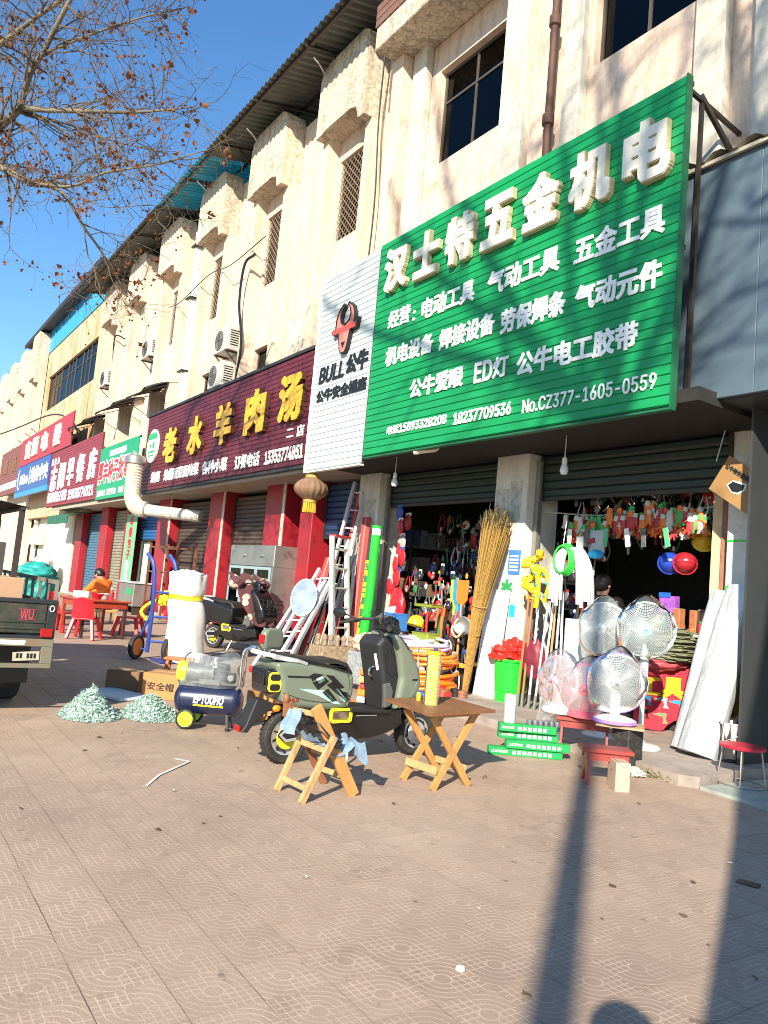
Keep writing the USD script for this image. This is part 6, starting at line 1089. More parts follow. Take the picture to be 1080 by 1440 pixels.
STK = [M('pack_orange', (.80, .26, .03), .4, var=.2), M('pack_white', (.66, .66, .64), .4), M('pack_pale_orange', (.82, .42, .16), .4, var=.2), M('pack_blue', (.03, .16, .50), .4), M('pack_red', (.60, .05, .04), .4)]
labs = ['lowest blue and white pack in the stack seen past the scooter', 'white pack in the stack seen past the scooter', 'orange pack halfway up the stack seen past the scooter', 'red pack in the stack seen past the scooter', 'pale orange pack near the top of the stack seen past the scooter', 'orange pack at the top of the stack seen past the scooter']
for k, (z, m) in enumerate(((.0, 3), (.085, 1), (.17, 0), (.25, 4), (.33, 2), (.42, 0))):
    t = thing('goods_pack', labs[k], 'pack', (-8.0, 5.6, z), math.radians(48+rg.uniform(-8, 8)), world=False); put(t, 'pack', bx(-.30+rg.uniform(-.04, .04), .28+rg.uniform(-.04, .04), -.2, .2, 0, .078, .015), STK[m], False); put(t, 'label', bx(-.1, .08, -.2025, -.199, .02, .058), LFLAT, False)
goods('blue_bag', 'small sky-blue bag on the stacked packs behind the scooter', 'bag', [('bag', mv(blob((0, 0, 0), (.15, .12, .14), 3, .3, 3, 7), (-8.7, 5.98, .62)), M('sky_blue_bag', (.04, .32, .60), .5)), ('neck', mv(blob((0, 0, 0), (.05, .05, .06), 2, .3, 3, 9), (-8.7, 5.98, .77)), M('sky_blue_bag', (0, 0, 0)))], smooth=True)
goods('wire_basket', 'basket of white packets against the ladders behind the scooter stem', 'basket', [('basket', bx(-9.7, -9.25, 6.1, 6.45, .1, .55, .01), M('basket_grey', (.3, .32, .33), .5, var=.5, scale=25)), ('packets', mv(blob((0, 0, 0), (.24, .18, .16), 3, .5, 4, 12), (-9.47, 6.28, .68)), M('packet_mix', (.66, .42, .30), .5, var=.6, scale=14))])
for k in range(20):
    x, y = -9.0+rg.uniform(-.35, .9), 6.75+rg.uniform(-.3, .35); r_ = rg.uniform(.035, .075); m = [M('bit_green', (.02, .22, .10), .4), M('bit_brown', (.30, .12, .07), .5), WHITE, CUT[0], BLUE, YEL, BLACK][k % 7]
    t = thing('small_fitting', 'small plastic fitting among the clutter at the foot of the middle pillar', 'fitting', (x, y, .1), group='fittings at the foot of the middle pillar'); put(t, 'body', [cyl((x, y, .1), (x+rg.uniform(-.02, .02), y, .1+r_*1.6), r_, 12)] if k % 2 else [mv(blob((0, 0, 0), (r_*1.3, r_, r_*.7), 2, .25, 3, k), (x, y, .1+r_*.6))], m); put(t, 'lip', lathe([(r_*.9, 0), (r_*1.12, .004), (r_*1.12, .014), (r_*.9, .018)], 12, (x, y, .1+r_*.8)), m)
# --- the tall straw broom
st_ = thing('straw_broom', 'tall bundle of straw standing against the middle pillar, flared at the top', 'broom', (-8.4, 7.3, .1)); rr = np.random.default_rng(8); S = []
for k in range(620):
    a = rr.uniform(0, 6.283); q_ = math.sqrt(rr.random()); top = np.array([-8.30+.25*q_*math.cos(a), 7.52+.16*q_*math.sin(a), 2.55+rr.normal()*.09-.10*q_**2]); bot = np.array([-8.40+.035*q_*math.cos(a), 7.26+.03*q_*math.sin(a), .10+.02*rr.random()]); mid = bot*.5+top*.5+np.array([-.05*q_*math.cos(a), -.03, 0])
    S.append(tube(smoothpath([bot, bot*.72+mid*.28*1+np.array([0, 0, 0]), mid, top], 3), [.006]*7+[.005]*3, 3, cap=False))
put(st_, 'straw', join(S), M('broom_straw', (.40, .245, .06), .75, var=.4, scale=30), False, kind='stuff'); T = []
for k in range(240): a = rr.uniform(0, 6.283); q_ = math.sqrt(rr.random()); p = np.array([-8.30+.25*q_*math.cos(a), 7.52+.16*q_*math.sin(a), 2.50+rr.normal()*.06]); T.append(tube([p, p+np.array([rr.normal()*.05, rr.normal()*.04, rr.uniform(.08, .24)])], [.006, .003], 3, cap=False))
put(st_, 'seed_heads', join(T), M('dry_seed_heads', (.085, .07, .03), .8, var=.4), False, kind='stuff'); put(st_, 'binding', [tube([(c0+.06*rad*math.cos(a), c1+.055*rad*math.sin(a), z+.01*math.sin(3*a)) for a in np.linspace(0, 6.283, 17)[:-1]], .006, 5, closed=True) for z, c0, c1, rad in ((.55, -8.385, 7.285, 1.0), (.95, -8.365, 7.33, 1.5), (1.35, -8.35, 7.37, 2.1))], M('straw_binding', (0, 0, 0)))
# --- green buckets with red bags
def bucket(label, c, r, h, mat):
    t = thing('plastic_bucket', label, 'bucket', c, world=False); put(t, 'body', lathe([(0, .004), (r*.80, 0), (r*.82, .02), (r*.97, h*.93), (r*1.05, h*.94), (r*1.06, h), (r*.96, h), (r*.80, .03), (0, .03)], 36), mat); put(t, 'hoop', [lathe([(r*(.82+.16*z), -.006+h*z), (r*(.84+.16*z)+.004, h*z), (r*(.82+.16*z), .006+h*z)], 36) for z in (.25, .8)], mat); put(t, 'ear', [bx(s*r*1.0-.02, s*r*1.0+.02, -.03, .03, h*.82, h*.97, .004) for s in (-1, 1)], mat, False); return t
bucket('bright green plastic bucket topped with red bags, left of the fans', (-7.96, 7.70, .1), .245, .58, GRN)
rd = thing('red_bags', 'crumpled bright red plastic bags bulging out of the green bucket', 'bags', (-8.0, 7.72, .66)); put(rd, 'bag', mv(blob((0, 0, 0), (.27, .24, .17), 4, .55, 3.2, 3), (-8.0, 7.70, .73)), M('red_bag_film', (.72, .03, .02), .3, var=.2, bump=.6, bs=20), True); put(rd, 'bag', mv(blob((0, 0, 0), (.15, .13, .12), 3, .7, 3.5, 6), (-7.86, 7.66, .84)), M('red_bag_film', (0, 0, 0)), True)
goods('maroon_bag', 'dark maroon folded bag behind the green bucket', 'bag', [('bag', mv(blob((0, 0, 0), (.18, .1, .26), 3, .3, 2, 4), (-7.45, 7.6, .75)), M('bag_maroon', (.20, .02, .035), .5)), ('handle', tube(smoothpath([(-7.52, 7.55, .95), (-7.47, 7.55, 1.08), (-7.40, 7.55, .96)], 4), .01, 5), M('bag_maroon', (0, 0, 0)))], smooth=True)
# --- handles, hoses, yellow rolls in the right opening
for k in range(11):
    x = -7.55+.085*k+rg.uniform(-.02, .02); y = 7.45+.02*k; lean = rg.uniform(-.22, .02); m = [M('pole_copper', (.45, .17, .07), .45), WHITE, WOOD, ALU, M('pole_pink', (.62, .12, .18), .4)][[0, 0, 1, 3, 1, 2, 3, 1, 2, 4, 0][k]]
    labs_ = 'long broom or mop pole standing in the row left of the shop assistant'; t = thing('broom_pole', labs_, 'pole', (x, y, .1), group='tool handles left of the shop assistant'); put(t, 'shaft', tube([(x, y, .1), (x+lean, y+.12, 1.62+rg.uniform(-.1, .1))], .016, 8), m); put(t, 'ferrule', tube([(x, y, .1), (x+lean*.12, y+.014, .28)], .021, 8), STEEL)
for k in range(26):
    u_ = k/26; a = u_*15; x = -7.55+.14*math.cos(a)*(1-.4*u_)+rg.uniform(-.03, .03); y = 7.55+.06*math.sin(a); z = 2.15-.62*u_+rg.uniform(-.03, .03)
    tt = thing('yellow_tape_roll', 'small yellow tape roll strung in the hanging cluster right of the middle pillar', 'tape roll', (x, y, z), group='yellow tape rolls in the hanging cluster'); put(tt, 'roll', lathe([(.022, -.028), (.05, -.028), (.052, 0), (.05, .028), (.022, .028), (.022, -.028)], 16, (x, y, z), (rg.uniform(-1, 1), rg.uniform(-1, .2), rg.uniform(-.6, .6))), YEL); put(tt, 'core', lathe([(.012, -.029), (.021, -.029), (.021, .029), (.012, .029), (.012, -.029)], 10, (x, y, z)), CARD)
pr2 = thing('patterned_belt', 'hanging yellow belt with teal crosses under the yellow tape rolls', 'belt', (-7.3, 7.5, 1.3)); put(pr2, 'belt', [tube(smoothpath([(-7.42, 7.50, 1.98), (-7.34, 7.48, 1.7), (-7.38, 7.5, 1.42)], 5), .035, 6), tube(smoothpath([(-7.30, 7.5, 1.95), (-7.16, 7.49, 1.75), (-7.24, 7.5, 1.5)], 5), .03, 6)], YEL); put(pr2, 'cross', [mv(ball((0, 0, 0), (.022, .012, .022), 1), p) for p in ((-7.385, 7.45, 1.86), (-7.35, 7.445, 1.72), (-7.37, 7.455, 1.56), (-7.24, 7.465, 1.86), (-7.17, 7.46, 1.74), (-7.21, 7.465, 1.58))], M('teal', (.02, .38, .36), .5))
hc = thing('green_hose', 'coil of bright green hose hung among white hoses in the right opening', 'hose coil', (-6.85, 7.4, 2)); put(hc, 'hose', [tube([(-6.86+(.13+.008*k)*math.cos(a), 7.40+.02*k-.03, 2.06+(.17+.008*k)*math.sin(a)) for a in np.linspace(0, 6.283, 29)[:-1]], .014, 6, closed=True) for k in range(5)], M('hose_green', (.04, .50, .06), .35)); put(hc, 'tie', tube([(-6.86, 7.38, 2.2), (-6.86, 7.42, 2.55)], .006, 4), WHITE)
for k in range(9):
    x0 = -6.80+.03*k; sgn = 1 if k > 3 else -1; sp = (.10+.055*abs(k-3.5))*sgn
    solo('white_hose', 'white hose end drooping from the hook beside the green hose coil', 'hose', tube(smoothpath([(-6.74+.01*k, 7.44, 2.20), (-6.74+sp*.6, 7.40, 2.16), (-6.74+sp, 7.40, 1.92), (-6.74+sp*1.12, 7.42, 1.55-.04*(k % 3))], 5), .022, 8), M('hose_white', (.72, .71, .66), .4, dirt=.2), group='white hose ends beside the green hose coil')
goods('white_roll', 'upright plain white roll behind the left fans', 'roll', [('roll', lathe([(.05, .005), (.165, 0), (.168, .01), (.168, .60), (.165, .61), (.05, .605)], 30, (-6.42, 7.28, .72)), WHITE), ('core', lathe([(.035, .02), (.05, 0), (.05, .61), (.035, .59)], 16, (-6.42, 7.28, .72)), CARD), ('stand', bx(-6.62, -6.22, 7.1, 7.45, .1, .715, .01), CARD)])
# --- glove garlands, helmets, hung hardware
GM = [M('glove_orange', (.80, .20, .03), .6, var=.3), M('glove_white', (.60, .58, .52), .8), M('glove_red2', (.50, .05, .05), .6, var=.3), M('glove_green', (.06, .40, .10), .6)]
for k in range(120):
    u_ = rg.random(); x = -7.55+2.05*u_; y = 8.12+.15*u_+rg.uniform(-.10, .10); z = 2.62+rg.uniform(-.13, .10)+.09*(u_ > .62)-.05*math.sin(u_*9); gi = rg.choice([0, 0, 0, 1, 2, 2, 3] if k % 7 else [1, 3]); gl_ = f"{['orange', 'white', 'red', 'green'][gi]} work gloves in the {['left', 'middle', 'right'][min(2, int(u_*3))]} third of the garland across the right opening"; glove(gl_, x, y, z, .12+rg.random()*.05, GM[gi], 100+k, group=gl_, n=3, cuff=GM[rg.choice([1, 1, 3, 0])])
cable('garland_line', [(-7.9, 8.0, 2.78), (-7.0, 8.12, 2.72), (-6.2, 8.25, 2.74), (-5.4, 8.3, 2.80), (-5.0, 8.2, 2.86)], .008, 'cord that carries the garland of gloves across the right opening', M('cord_pale', (.4, .38, .3), .8))
goods('hung_card', 'pale blister card hung below the glove garland', 'card', [('card', bx(-7.20, -7.08, 8.0, 8.01, 2.08, 2.42), LFLAT), ('blister', bx(-7.19, -7.09, 7.985, 7.999, 2.12, 2.26), M('goods_grey', (0, 0, 0)))], smooth=False); goods('hung_card', 'blue-bottomed blister bag hung below the glove garland', 'card', [('card', bx(-6.98, -6.72, 8.0, 8.012, 2.20, 2.5), M('bag_grey', (.45, .47, .47), .3)), ('blue_part', mv(blob((0, 0, 0), (.13, .04, .06), 2, .2, 3, 2), (-6.85, 7.99, 2.18)), M('cyan_blue', (.02, .34, .62), .4))], smooth=False)
for k in range(6): x = -7.3+.30*k; solo('hung_card', 'small pale packet hung low in the glove garland', 'card', mv(rot(bx(-.035, .035, -.006, .006, -.14, .10, .004), (0, 1, 0), rg.uniform(-14, 14)), (x+rg.uniform(-.06, .06), 7.98, 2.42)), [LFLAT, M('goods_grey', (0, 0, 0)), M('packet_green', (.10, .45, .2), .4)][k % 3], group='small packets in the glove garland', smooth=False)
helmet('yellow hard hat hung at the right end of the glove garland', (-5.70, 8.62, 2.42), M('hat_yellow', (.72, .50, .03), .3), 65, 35); helmet('blue hard hat hung under the garland, left of the red one', (-5.98, 8.35, 2.12), M('hat_blue', (.02, .06, .42), .3), 75, 35); helmet('dark red hard hat hung between the blue and yellow ones', (-5.74, 8.32, 2.12), M('hat_red', (.38, .02, .03), .3), 75, 40)
for k in range(26):
    x, y, z = rg.uniform(-7.7, -5.2), rg.uniform(8.2, 8.9), rg.uniform(2.9, 3.35); m = [STEEL, CHROME, BLACK, M('brass', (.45, .30, .12), .4, .6)][k % 4]; R_ = rg.uniform(.05, .11)
    t = thing('hung_hardware', 'metal fitting dangling in the shade under the ceiling of the right opening', 'fitting', (x, y, z), group='metal fittings hung under the shop ceiling'); put(t, 'loop', [tube([(x+R_*math.cos(a), y+.03*math.sin(a*2), z+R_*math.sin(a)) for a in np.linspace(0, 6.283, 15)[:-1]], .009, 5, closed=True)] if k % 3 else [mv(blob((0, 0, 0), (R_, R_*.6, R_*.7), 2, .5, 4, k), (x, y, z))], m); put(t, 'wire', tube([(x, y, z+R_*.9), (x+.01, y, 3.59)], .004, 4), STEEL)
# --- counter with the red tool banner and textiles
ct = thing('shop_counter', 'counter inside the right opening hung with a red banner', 'counter', (-5.9, 8.8, .1)); put(ct, 'carcass', bx(-6.35, -5.15, 8.35, 9.1, .1, 1.24, .01), M('counter_dark', (.05, .04, .035), .7), False); put(ct, 'glass_top', bx(-6.4, -5.1, 8.30, 9.1, 1.245, 1.275, .006), M('top_pale_aqua', (.55, .66, .62), .25), False)
BAN = M('banner_red', (.62, .025, .05), .5, var=.06); bn = thing('tool_banner', 'red cloth banner with yellow characters and pictures of power tools on the counter front', 'banner', (-5.75, 8.2, .5)); E1 = np.array([.60, .80, 0]); OB = np.array([-6.02, 7.86, 0])
bp_ = Polygon([(.02, .84), (.62, .86), (.66, .30), (.58, .26), (.48, .24), (.40, .18), (.36, .12), (.26, .11), (.0, .14)]); put(bn, 'cloth', onplane(bp_, .008, OB, E1, (0, 0, 1)), BAN, False)
n_out = np.cross(E1, (0, 0, 1)); OF = OB+n_out*.009
put(bn, 'lettering', onplane(union_all(textline('工具', .05, .58, .63, .24, True, .035)), .003, OF, E1, (0, 0, 1)), M('banner_yellow', (.85, .62, .02), .5), False)
def drill(x, z, s): return union_all([sbox(x, z, x+.12*s, z+.045*s), sbox(x-.05*s, z+.012*s, x, z+.032*s), Polygon([(x+.07*s, z), (x+.11*s, z), (x+.125*s, z-.07*s), (x+.085*s, z-.07*s)]), sbox(x+.07*s, z-.09*s, x+.14*s, z-.07*s)])
for (x, z, s, m) in ((.10, .47, .8, M('pic_blue', (.03, .35, .62), .5)), (.28, .46, .9, M('pic_green', (.30, .48, .42), .5)), (.46, .44, 1.0, M('pic_teal', (.05, .30, .42), .5)), (.08, .31, .8, INK), (.28, .28, .9, M('pic_olive', (.22, .28, .14), .5))): put(bn, 'tool_picture', onplane(drill(x, z, s), .003, OF, E1, (0, 0, 1)), m, False)
put(bn, 'fold', onplane(sbox(.303, .10, .308, .84), .004, OF, E1, (0, 0, 1)), M('banner_fold', (.40, .10, .12), .5), False)
OL = M('olive_cloth', (.20, .21, .13), .9, var=.25, bump=.4, bs=40)
for k in range(7): goods('folded_trousers', ['lowest', 'second', 'third', 'fourth', 'fifth', 'sixth', 'topmost'][k]+' folded olive garment of the pile beside the mint fan', 'clothes', [('cloth', mv(rot(blob((0, 0, 0), (.36, .20, .045), 3, .35, 2.5, 40+k), (0, 0, 1), 52), (-5.82+.02*math.sin(k*3), 8.18, .96+.052*k)), OL), ('fold', mv(rot(blob((0, 0, 0), (.20, .205, .028), 3, .3, 3, 50+k), (0, 0, 1), 52), (-5.74+.02*math.sin(k*2), 8.20, .975+.052*k)), OL)], smooth=True)
goods('red_white_bag', 'red and white striped bag squeezed under the olive clothes', 'bag', [('bag', mv(rot(blob((0, 0, 0), (.34, .12, .09), 3, .4, 3, 6), (0, 0, 1), 52), (-5.86, 8.02, .90)), M('red_white', (.45, .06, .07), .5, var=.9, scale=8, stretch=(1, 1, 6))), ('tie', mv(blob((0, 0, 0), (.05, .05, .05), 2, .3, 3, 6), (-6.05, 7.86, .92)), CUT[0])], smooth=True)
for k in range(12):
    x, y = -6.28+.105*k, 8.62+rg.uniform(-.1, .2); h = rg.uniform(.12, .30); m = [M('jar_olive', (.20, .18, .05), .4, var=.5, scale=20), M('pack_brown', (.40, .15, .06), .5, var=.4, scale=12), M('pack_dark', (.06, .05, .05), .5), BLUE][[0, 0, 3, 1, 1, 2, 1, 1, 2, 1, 0, 1][k]]
    t = thing('counter_goods', 'small dark pack of goods lined up on the counter behind the mint fan', 'goods', (x, y, 1.276), group='packs on the shop counter'); put(t, 'pack', bx(x-.05, x+.05, y-.06, y+.06, 1.276, 1.276+h, .008), m, False); put(t, 'lid', bx(x-.047, x+.047, y-.057, y+.057, 1.2765+h, 1.29+h, .004), CARD, False)
goods('purple_pack', 'purple and blue glossy pack on the counter', 'pack', [('pack', bx(-6.25, -6.02, 8.55, 8.66, 1.50, 1.72, .006), M('pack_purple', (.34, .10, .50), .3, var=.5, scale=12)), ('band', bx(-6.25, -6.08, 8.54, 8.549, 1.70, 1.76), BLUE)], smooth=False)
for k, (x, lab) in enumerate(((-5.22, 'pale timber board leaning at the right pillar'), (-5.12, 'brown timber board beside the pale one at the right pillar'))): goods('timber_board', lab, 'board', [('board', beam((x+.02, 8.10, .9), (x, 8.14, 2.92), .10 if k == 0 else .07, .03, (.4, -.9, 0)), [M('timber_pale', (.58, .42, .24), .6, var=.2), M('timber_brown', (.26, .10, .05), .6, var=.3)][k]), ('end', beam((x, 8.14, 2.921), (x, 8.14, 2.93), .10 if k == 0 else .07, .03, (.4, -.9, 0)), WOOD)], smooth=False)
# --- tilted cardboard plaque, lamps, pipe, lantern
pq = thing('cardboard_plaque', 'tilted brown cardboard plaque with black writing hung above the right pillar', 'sign', (-4.7, 7.6, 2.9)); sgn_ = lambda p, d0, m, nm: put(pq, nm, rot(wallpoly(p, 7.66-d0-.004, 7.66-d0), (0, 1, 0), 33, (-4.69, 7.66, 2.94)), m, False)
sgn_(sbox(-4.96, 2.72, -4.42, 3.14), 0, M('plaque_card', (.34, .19, .07), .7, var=.1), 'board'); sgn_(union_all(textline('公牛特许经销零售点', -4.93, -4.45, 3.03, .055, True, .04)), .005, INK, 'lettering'); sgn_(union_all([Polygon([(-4.80, 2.86), (-4.76, 2.94), (-4.70, 2.96), (-4.60, 2.98), (-4.58, 2.92), (-4.62, 2.84), (-4.70, 2.82)])]), .005, LFLAT, 'emblem_edge'); sgn_(Polygon([(-4.78, 2.87), (-4.75, 2.93), (-4.69, 2.94), (-4.61, 2.96), (-4.60, 2.91), (-4.64, 2.855), (-4.70, 2.835)]), .010, INK, 'emblem')
put(pq, 'string', tube([(-4.95, 7.64, 3.2), (-4.9, 7.7, 3.55)], .006, 4), WHITE)
def bulb(label, x, y, z, cap=WHITE):
    t = thing('hanging_bulb', label, 'lamp', (x, y, z)); put(t, 'glass', lathe([(0, 0), (.035, .005), (.052, .04), (.05, .08), (.032, .13), (.03, .14)], 18, (x, y, z)), M('milk_glass', (.72, .74, .72), .25)); put(t, 'holder', lathe([(.03, .14), (.034, .145), (.03, .21), (.012, .23), (0, .23)], 14, (x, y, z)), cap); put(t, 'flex', tube([(x, y, z+.22), (x+.005, y, 3.6)], .006, 5), WHITE)
bulb('unlit white bulb hanging on the left under the green sign', -10.14, 6.96, 3.12); bulb('unlit white bulb hanging on the right under the green sign', -6.72, 7.16, 3.10)
goods('pipe_end', 'short white pipe bend poking out below the green sign', 'pipe', [('pipe', tube(smoothpath([(-8.62, 6.62, 3.62), (-8.64, 6.6, 3.52), (-8.75, 6.55, 3.50), (-8.95, 6.5, 3.49)], 5), .032, 10), M('pipe_cream', (.66, .60, .46), .5)), ('socket', tube([(-8.93, 6.505, 3.49), (-9.0, 6.485, 3.488)], .04, 12), M('pipe_cream', (0, 0, 0)))], smooth=True)
ln = thing('paper_lantern', 'faded brown paper lantern with a yellow fringe under the maroon sign', 'lantern', (-12.05, 6.5, 2.9)); c_ = (-12.05, 6.5, 3.12)
def lan(u, w): a = u*6.283; r = .30*np.sin(np.clip(w, .06, .94)*math.pi)**.6*(1+.03*np.cos(a*16)); return np.stack([c_[0]+r*np.cos(a), c_[1]+r*np.sin(a), c_[2]-.22+.44*w], -1)
put(ln, 'paper', grid(lan, 97, 14), M('faded_paper', (.24, .145, .085), .8, var=.3, scale=6, trans=.15), True); puts(ln, 'cap', [cyl((c_[0], c_[1], c_[2]+s*.22-.02), (c_[0], c_[1], c_[2]+s*.22+.02), .12, 18) for s in (-1, 1)], M('gold', (.5, .32, .06), .4)); put(ln, 'fringe', [beam((c_[0]+.10*math.cos(a), c_[1]+.10*math.sin(a), c_[2]-.24), (c_[0]+.11*math.cos(a), c_[1]+.11*math.sin(a), c_[2]-.42), .022, .008) for a in np.arange(18)*math.pi/9], M('fringe_yellow', (.70, .45, .03), .7), False); put(ln, 'cord', tube([(c_[0], c_[1], c_[2]+.23), (c_[0], c_[1]+.3, 3.62)], .006, 4), BLACK)

# --- dense small goods hung and heaped in both openings
JM = [('black', M('junk_black', (.02, .02, .022), .45)), ('grey', M('junk_grey', (.20, .21, .21), .4, .3)), ('white', M('junk_white', (.62, .61, .57), .5)), ('red', M('junk_red', (.36, .025, .025), .45, var=.5, scale=30)), ('orange', M('junk_orange', (.52, .14, .025), .45, var=.4, scale=30)), ('blue', M('junk_blue', (.03, .07, .24), .45, var=.5, scale=30)), ('green', M('junk_green', (.04, .20, .06), .45, var=.5, scale=30)), ('yellow', M('junk_yellow', (.55, .36, .03), .45, var=.4, scale=30))]
def junk(x, y, z, kind, ci, place, r):
    cn, m = JM[ci]; s = r.uniform(.55, 1.0)
    if kind == 'saw_blade': parts = [('disc', lathe([(.02, -.003), (.085*s, -.003), (.09*s, 0), (.085*s, .003), (.02, .003), (.02, -.003)], 18, (x, y, z), (.3, -1, .1)), m), ('card', bx(x-.05*s, x+.05*s, y+.012, y+.016, z-.05*s, z+.12*s), JM[2][1] if ci != 2 else JM[3][1])]
    elif kind == 'hand_tool': a = r.uniform(-.25, .25); parts = [('shaft', tube([(x, y, z), (x+a*.3*s, y+.01, z-.30*s)], .011, 6), JM[1][1] if ci != 1 else JM[0][1]), ('head', mv(rot(bx(-.06*s, .06*s, -.02, .02, -.03, .03, .008), (0, 1, 0), math.degrees(a)), (x, y, z)), m), ('grip', tube([(x+a*.24*s, y+.01, z-.24*s), (x+a*.38*s, y+.012, z-.40*s)], .018, 7), m)]
    elif kind == 'packet': parts = [('bag', mv(blob((0, 0, 0), (.06*s, .022, .085*s), 2, .3, 3, int(x*100)), (x, y, z)), m), ('header', bx(x-.045*s, x+.045*s, y-.004, y+.004, z+.07*s, z+.115*s), JM[(ci+2) % 8][1])]
    elif kind == 'hanging_loop': parts = [('loop', tube(smoothpath([(x-.03*s, y, z+.1), (x-.10*s, y-.01, z-.12*s), (x, y-.02, z-.24*s), (x+.09*s, y-.01, z-.10*s), (x+.03*s, y, z+.1)], 4), .012*s, 5), m), ('tag', bx(x-.02, x+.02, y-.026, y-.022, z-.22*s, z-.15*s), JM[2][1] if ci != 2 else JM[5][1])]
    elif kind == 'spray_can': parts = [('can', lathe([(0, 0), (.032, 0), (.033, .01), (.033, .15*s), (.022, .165*s)], 14, (x, y, z)), m), ('cap', lathe([(.024, .165*s), (.024, .20*s), (0, .202*s)], 12, (x, y, z)), JM[(ci+3) % 8][1])]
    else: kind = 'goods_box'; h = .06*s; parts = [('box', mv(rot(bx(-.09*s, .09*s, -.06*s, .06*s, 0, h, .006), (0, 0, 1), r.uniform(0, 90)), (x, y, z)), m), ('label', mv(bx(-.04, .04, -.03, .03, h, h+.003), (x, y, z)), JM[2][1] if ci != 2 else JM[3][1])]
    lb = f"{cn} {kind.replace('_', ' ')} {place}"
    goods(kind, lb, kind.replace('_', ' '), parts, group=lb, smooth=40)
rj = random.Random(404); W_ = [0]*6+[1]*5+[2]*3+[3]*5+[4]*2+[5]*2+[6]*2+[7]
for k in range(185):
    u_ = rj.random(); x = -11.5+2.75*u_; z = 1.05+1.85*rj.random()**.8; y = 8.15+.75*rj.random()+(.6 if z > 1.9 else 0); junk(x, y, z, rj.choice(['saw_blade', 'hand_tool', 'hand_tool', 'packet', 'packet', 'hanging_loop']), rj.choice(W_), 'hung in the '+('upper' if z > 2 else 'lower')+(' left' if u_ < .5 else ' right')+' part of the left opening', rj)
for k in range(95):
    u_ = rj.random(); x = -10.5+1.9*u_; y = 7.25+.75*rj.random(); z = .42+.55*rj.random()*((y-7.0)/1.0); junk(x, y, z, rj.choice(['goods_box', 'packet', 'spray_can', 'spray_can', 'goods_box', 'hand_tool']), rj.choice(W_+[2, 3, 4, 7, 7, 5]), 'heaped at the '+('left' if u_ < .5 else 'right')+' foot of the left opening', rj)
struct('display_step', [bx(-10.6, -8.75, 7.3, 8.2, .101, .42), bx(-10.6, -8.75, 7.75, 8.2, .421, .72)], M('counter_dark', (0, 0, 0)))
for k in range(130):
    u_ = rj.random(); x = -7.8+2.6*u_; y = 8.3+.8*rj.random(); z = 2.45+.75*rj.random(); junk(x, y, z, rj.choice(['hand_tool', 'packet', 'hanging_loop', 'hanging_loop', 'saw_blade']), rj.choice([0, 0, 1, 1, 1, 2, 2, 3, 4, 6]), 'hung high in the '+('left' if u_ < .5 else 'right')+' part of the right opening', rj)
for k in range(40):
    u_ = rj.random(); x = -7.75+.9*u_; y = 7.9+.5*rj.random(); z = 1.1+1.3*rj.random(); junk(x, y, z, rj.choice(['hand_tool', 'packet', 'hanging_loop']), rj.choice([0, 1, 1, 2, 5, 3]), 'hung behind the hoses in the right opening', rj)
for k in range(22):
    u_ = rj.random(); junk(-6.3+1.1*u_, 8.4+.3*rj.random(), 1.277, rj.choice(['spray_can', 'goods_box', 'spray_can']), rj.choice([0, 0, 4, 3, 7, 6, 5]), 'standing on the '+('left' if u_ < .5 else 'right')+' half of the counter', rj)

# ================================================================== LEFT: TABLE, PEOPLE, TRUCK
RT = M('red_table_wood', (.36, .045, .02), .35, var=.2, coat=.3)
tt = thing('dining_table', 'square red-brown table on the paving with bowls, red chairs around it', 'table', (-16.4, 4.15, 0), math.radians(8), world=False)
put(tt, 'tabletop', bx(-.62, .62, -.50, .50, .72, .76, .01), RT, False); put(tt, 'apron', [bx(-.56, .56, s*.44-.012, s*.44+.012, .60, .719) for s in (-1, 1)]+[bx(s*.56-.012, s*.56+.012, -.42, .42, .60, .719) for s in (-1, 1)], RT, False)
for a in (-1, 1):
    for b in (-1, 1): put(tt, 'leg', beam((a*.53, b*.42, 0), (a*.53, b*.42, .60), .06, .06, (0, 1, 0), .006), M('table_leg_dark', (.05, .02, .015), .5) if a > 0 else RT, False)
CHR = M('red_chair_plastic', (.66, .02, .035), .35, var=.06)
def red_chair(label, x, y, deg):
    t = thing('plastic_chair', label, 'chair', (x, y, 0), math.radians(deg), world=False, sc=1.3)
    put(t, 'seat', pillow(rnd(rrect(-.17, .17, .29, .315, .01), .004), -.16, .16, .02), CHR)
    put(t, 'backrest', both(grid(lambda u, w: np.stack([-.15-.09*w-.03*np.cos((u-.5)*3), (u-.5)*(.34-.06*w), .32+.30*w-.03*np.abs(u-.5)*w*2], -1), 10, 8)), CHR, True)
    for a in (-1, 1):
        for b in (-1, 1): put(t, 'leg', beam((a*.21, b*.19, 0), (a*.14, b*.13, .295), .055, .045, (0, 1, 0), .006), CHR, False)
    return t
red_chair('red plastic chair with its back to the camera at the dining table', -15.75, 3.85, 150); red_chair('red plastic chair seen from the side at the right of the dining table', -16.7, 4.98, 235); red_chair('red plastic chair on the far left side of the dining table', -17.2, 3.7, 40)
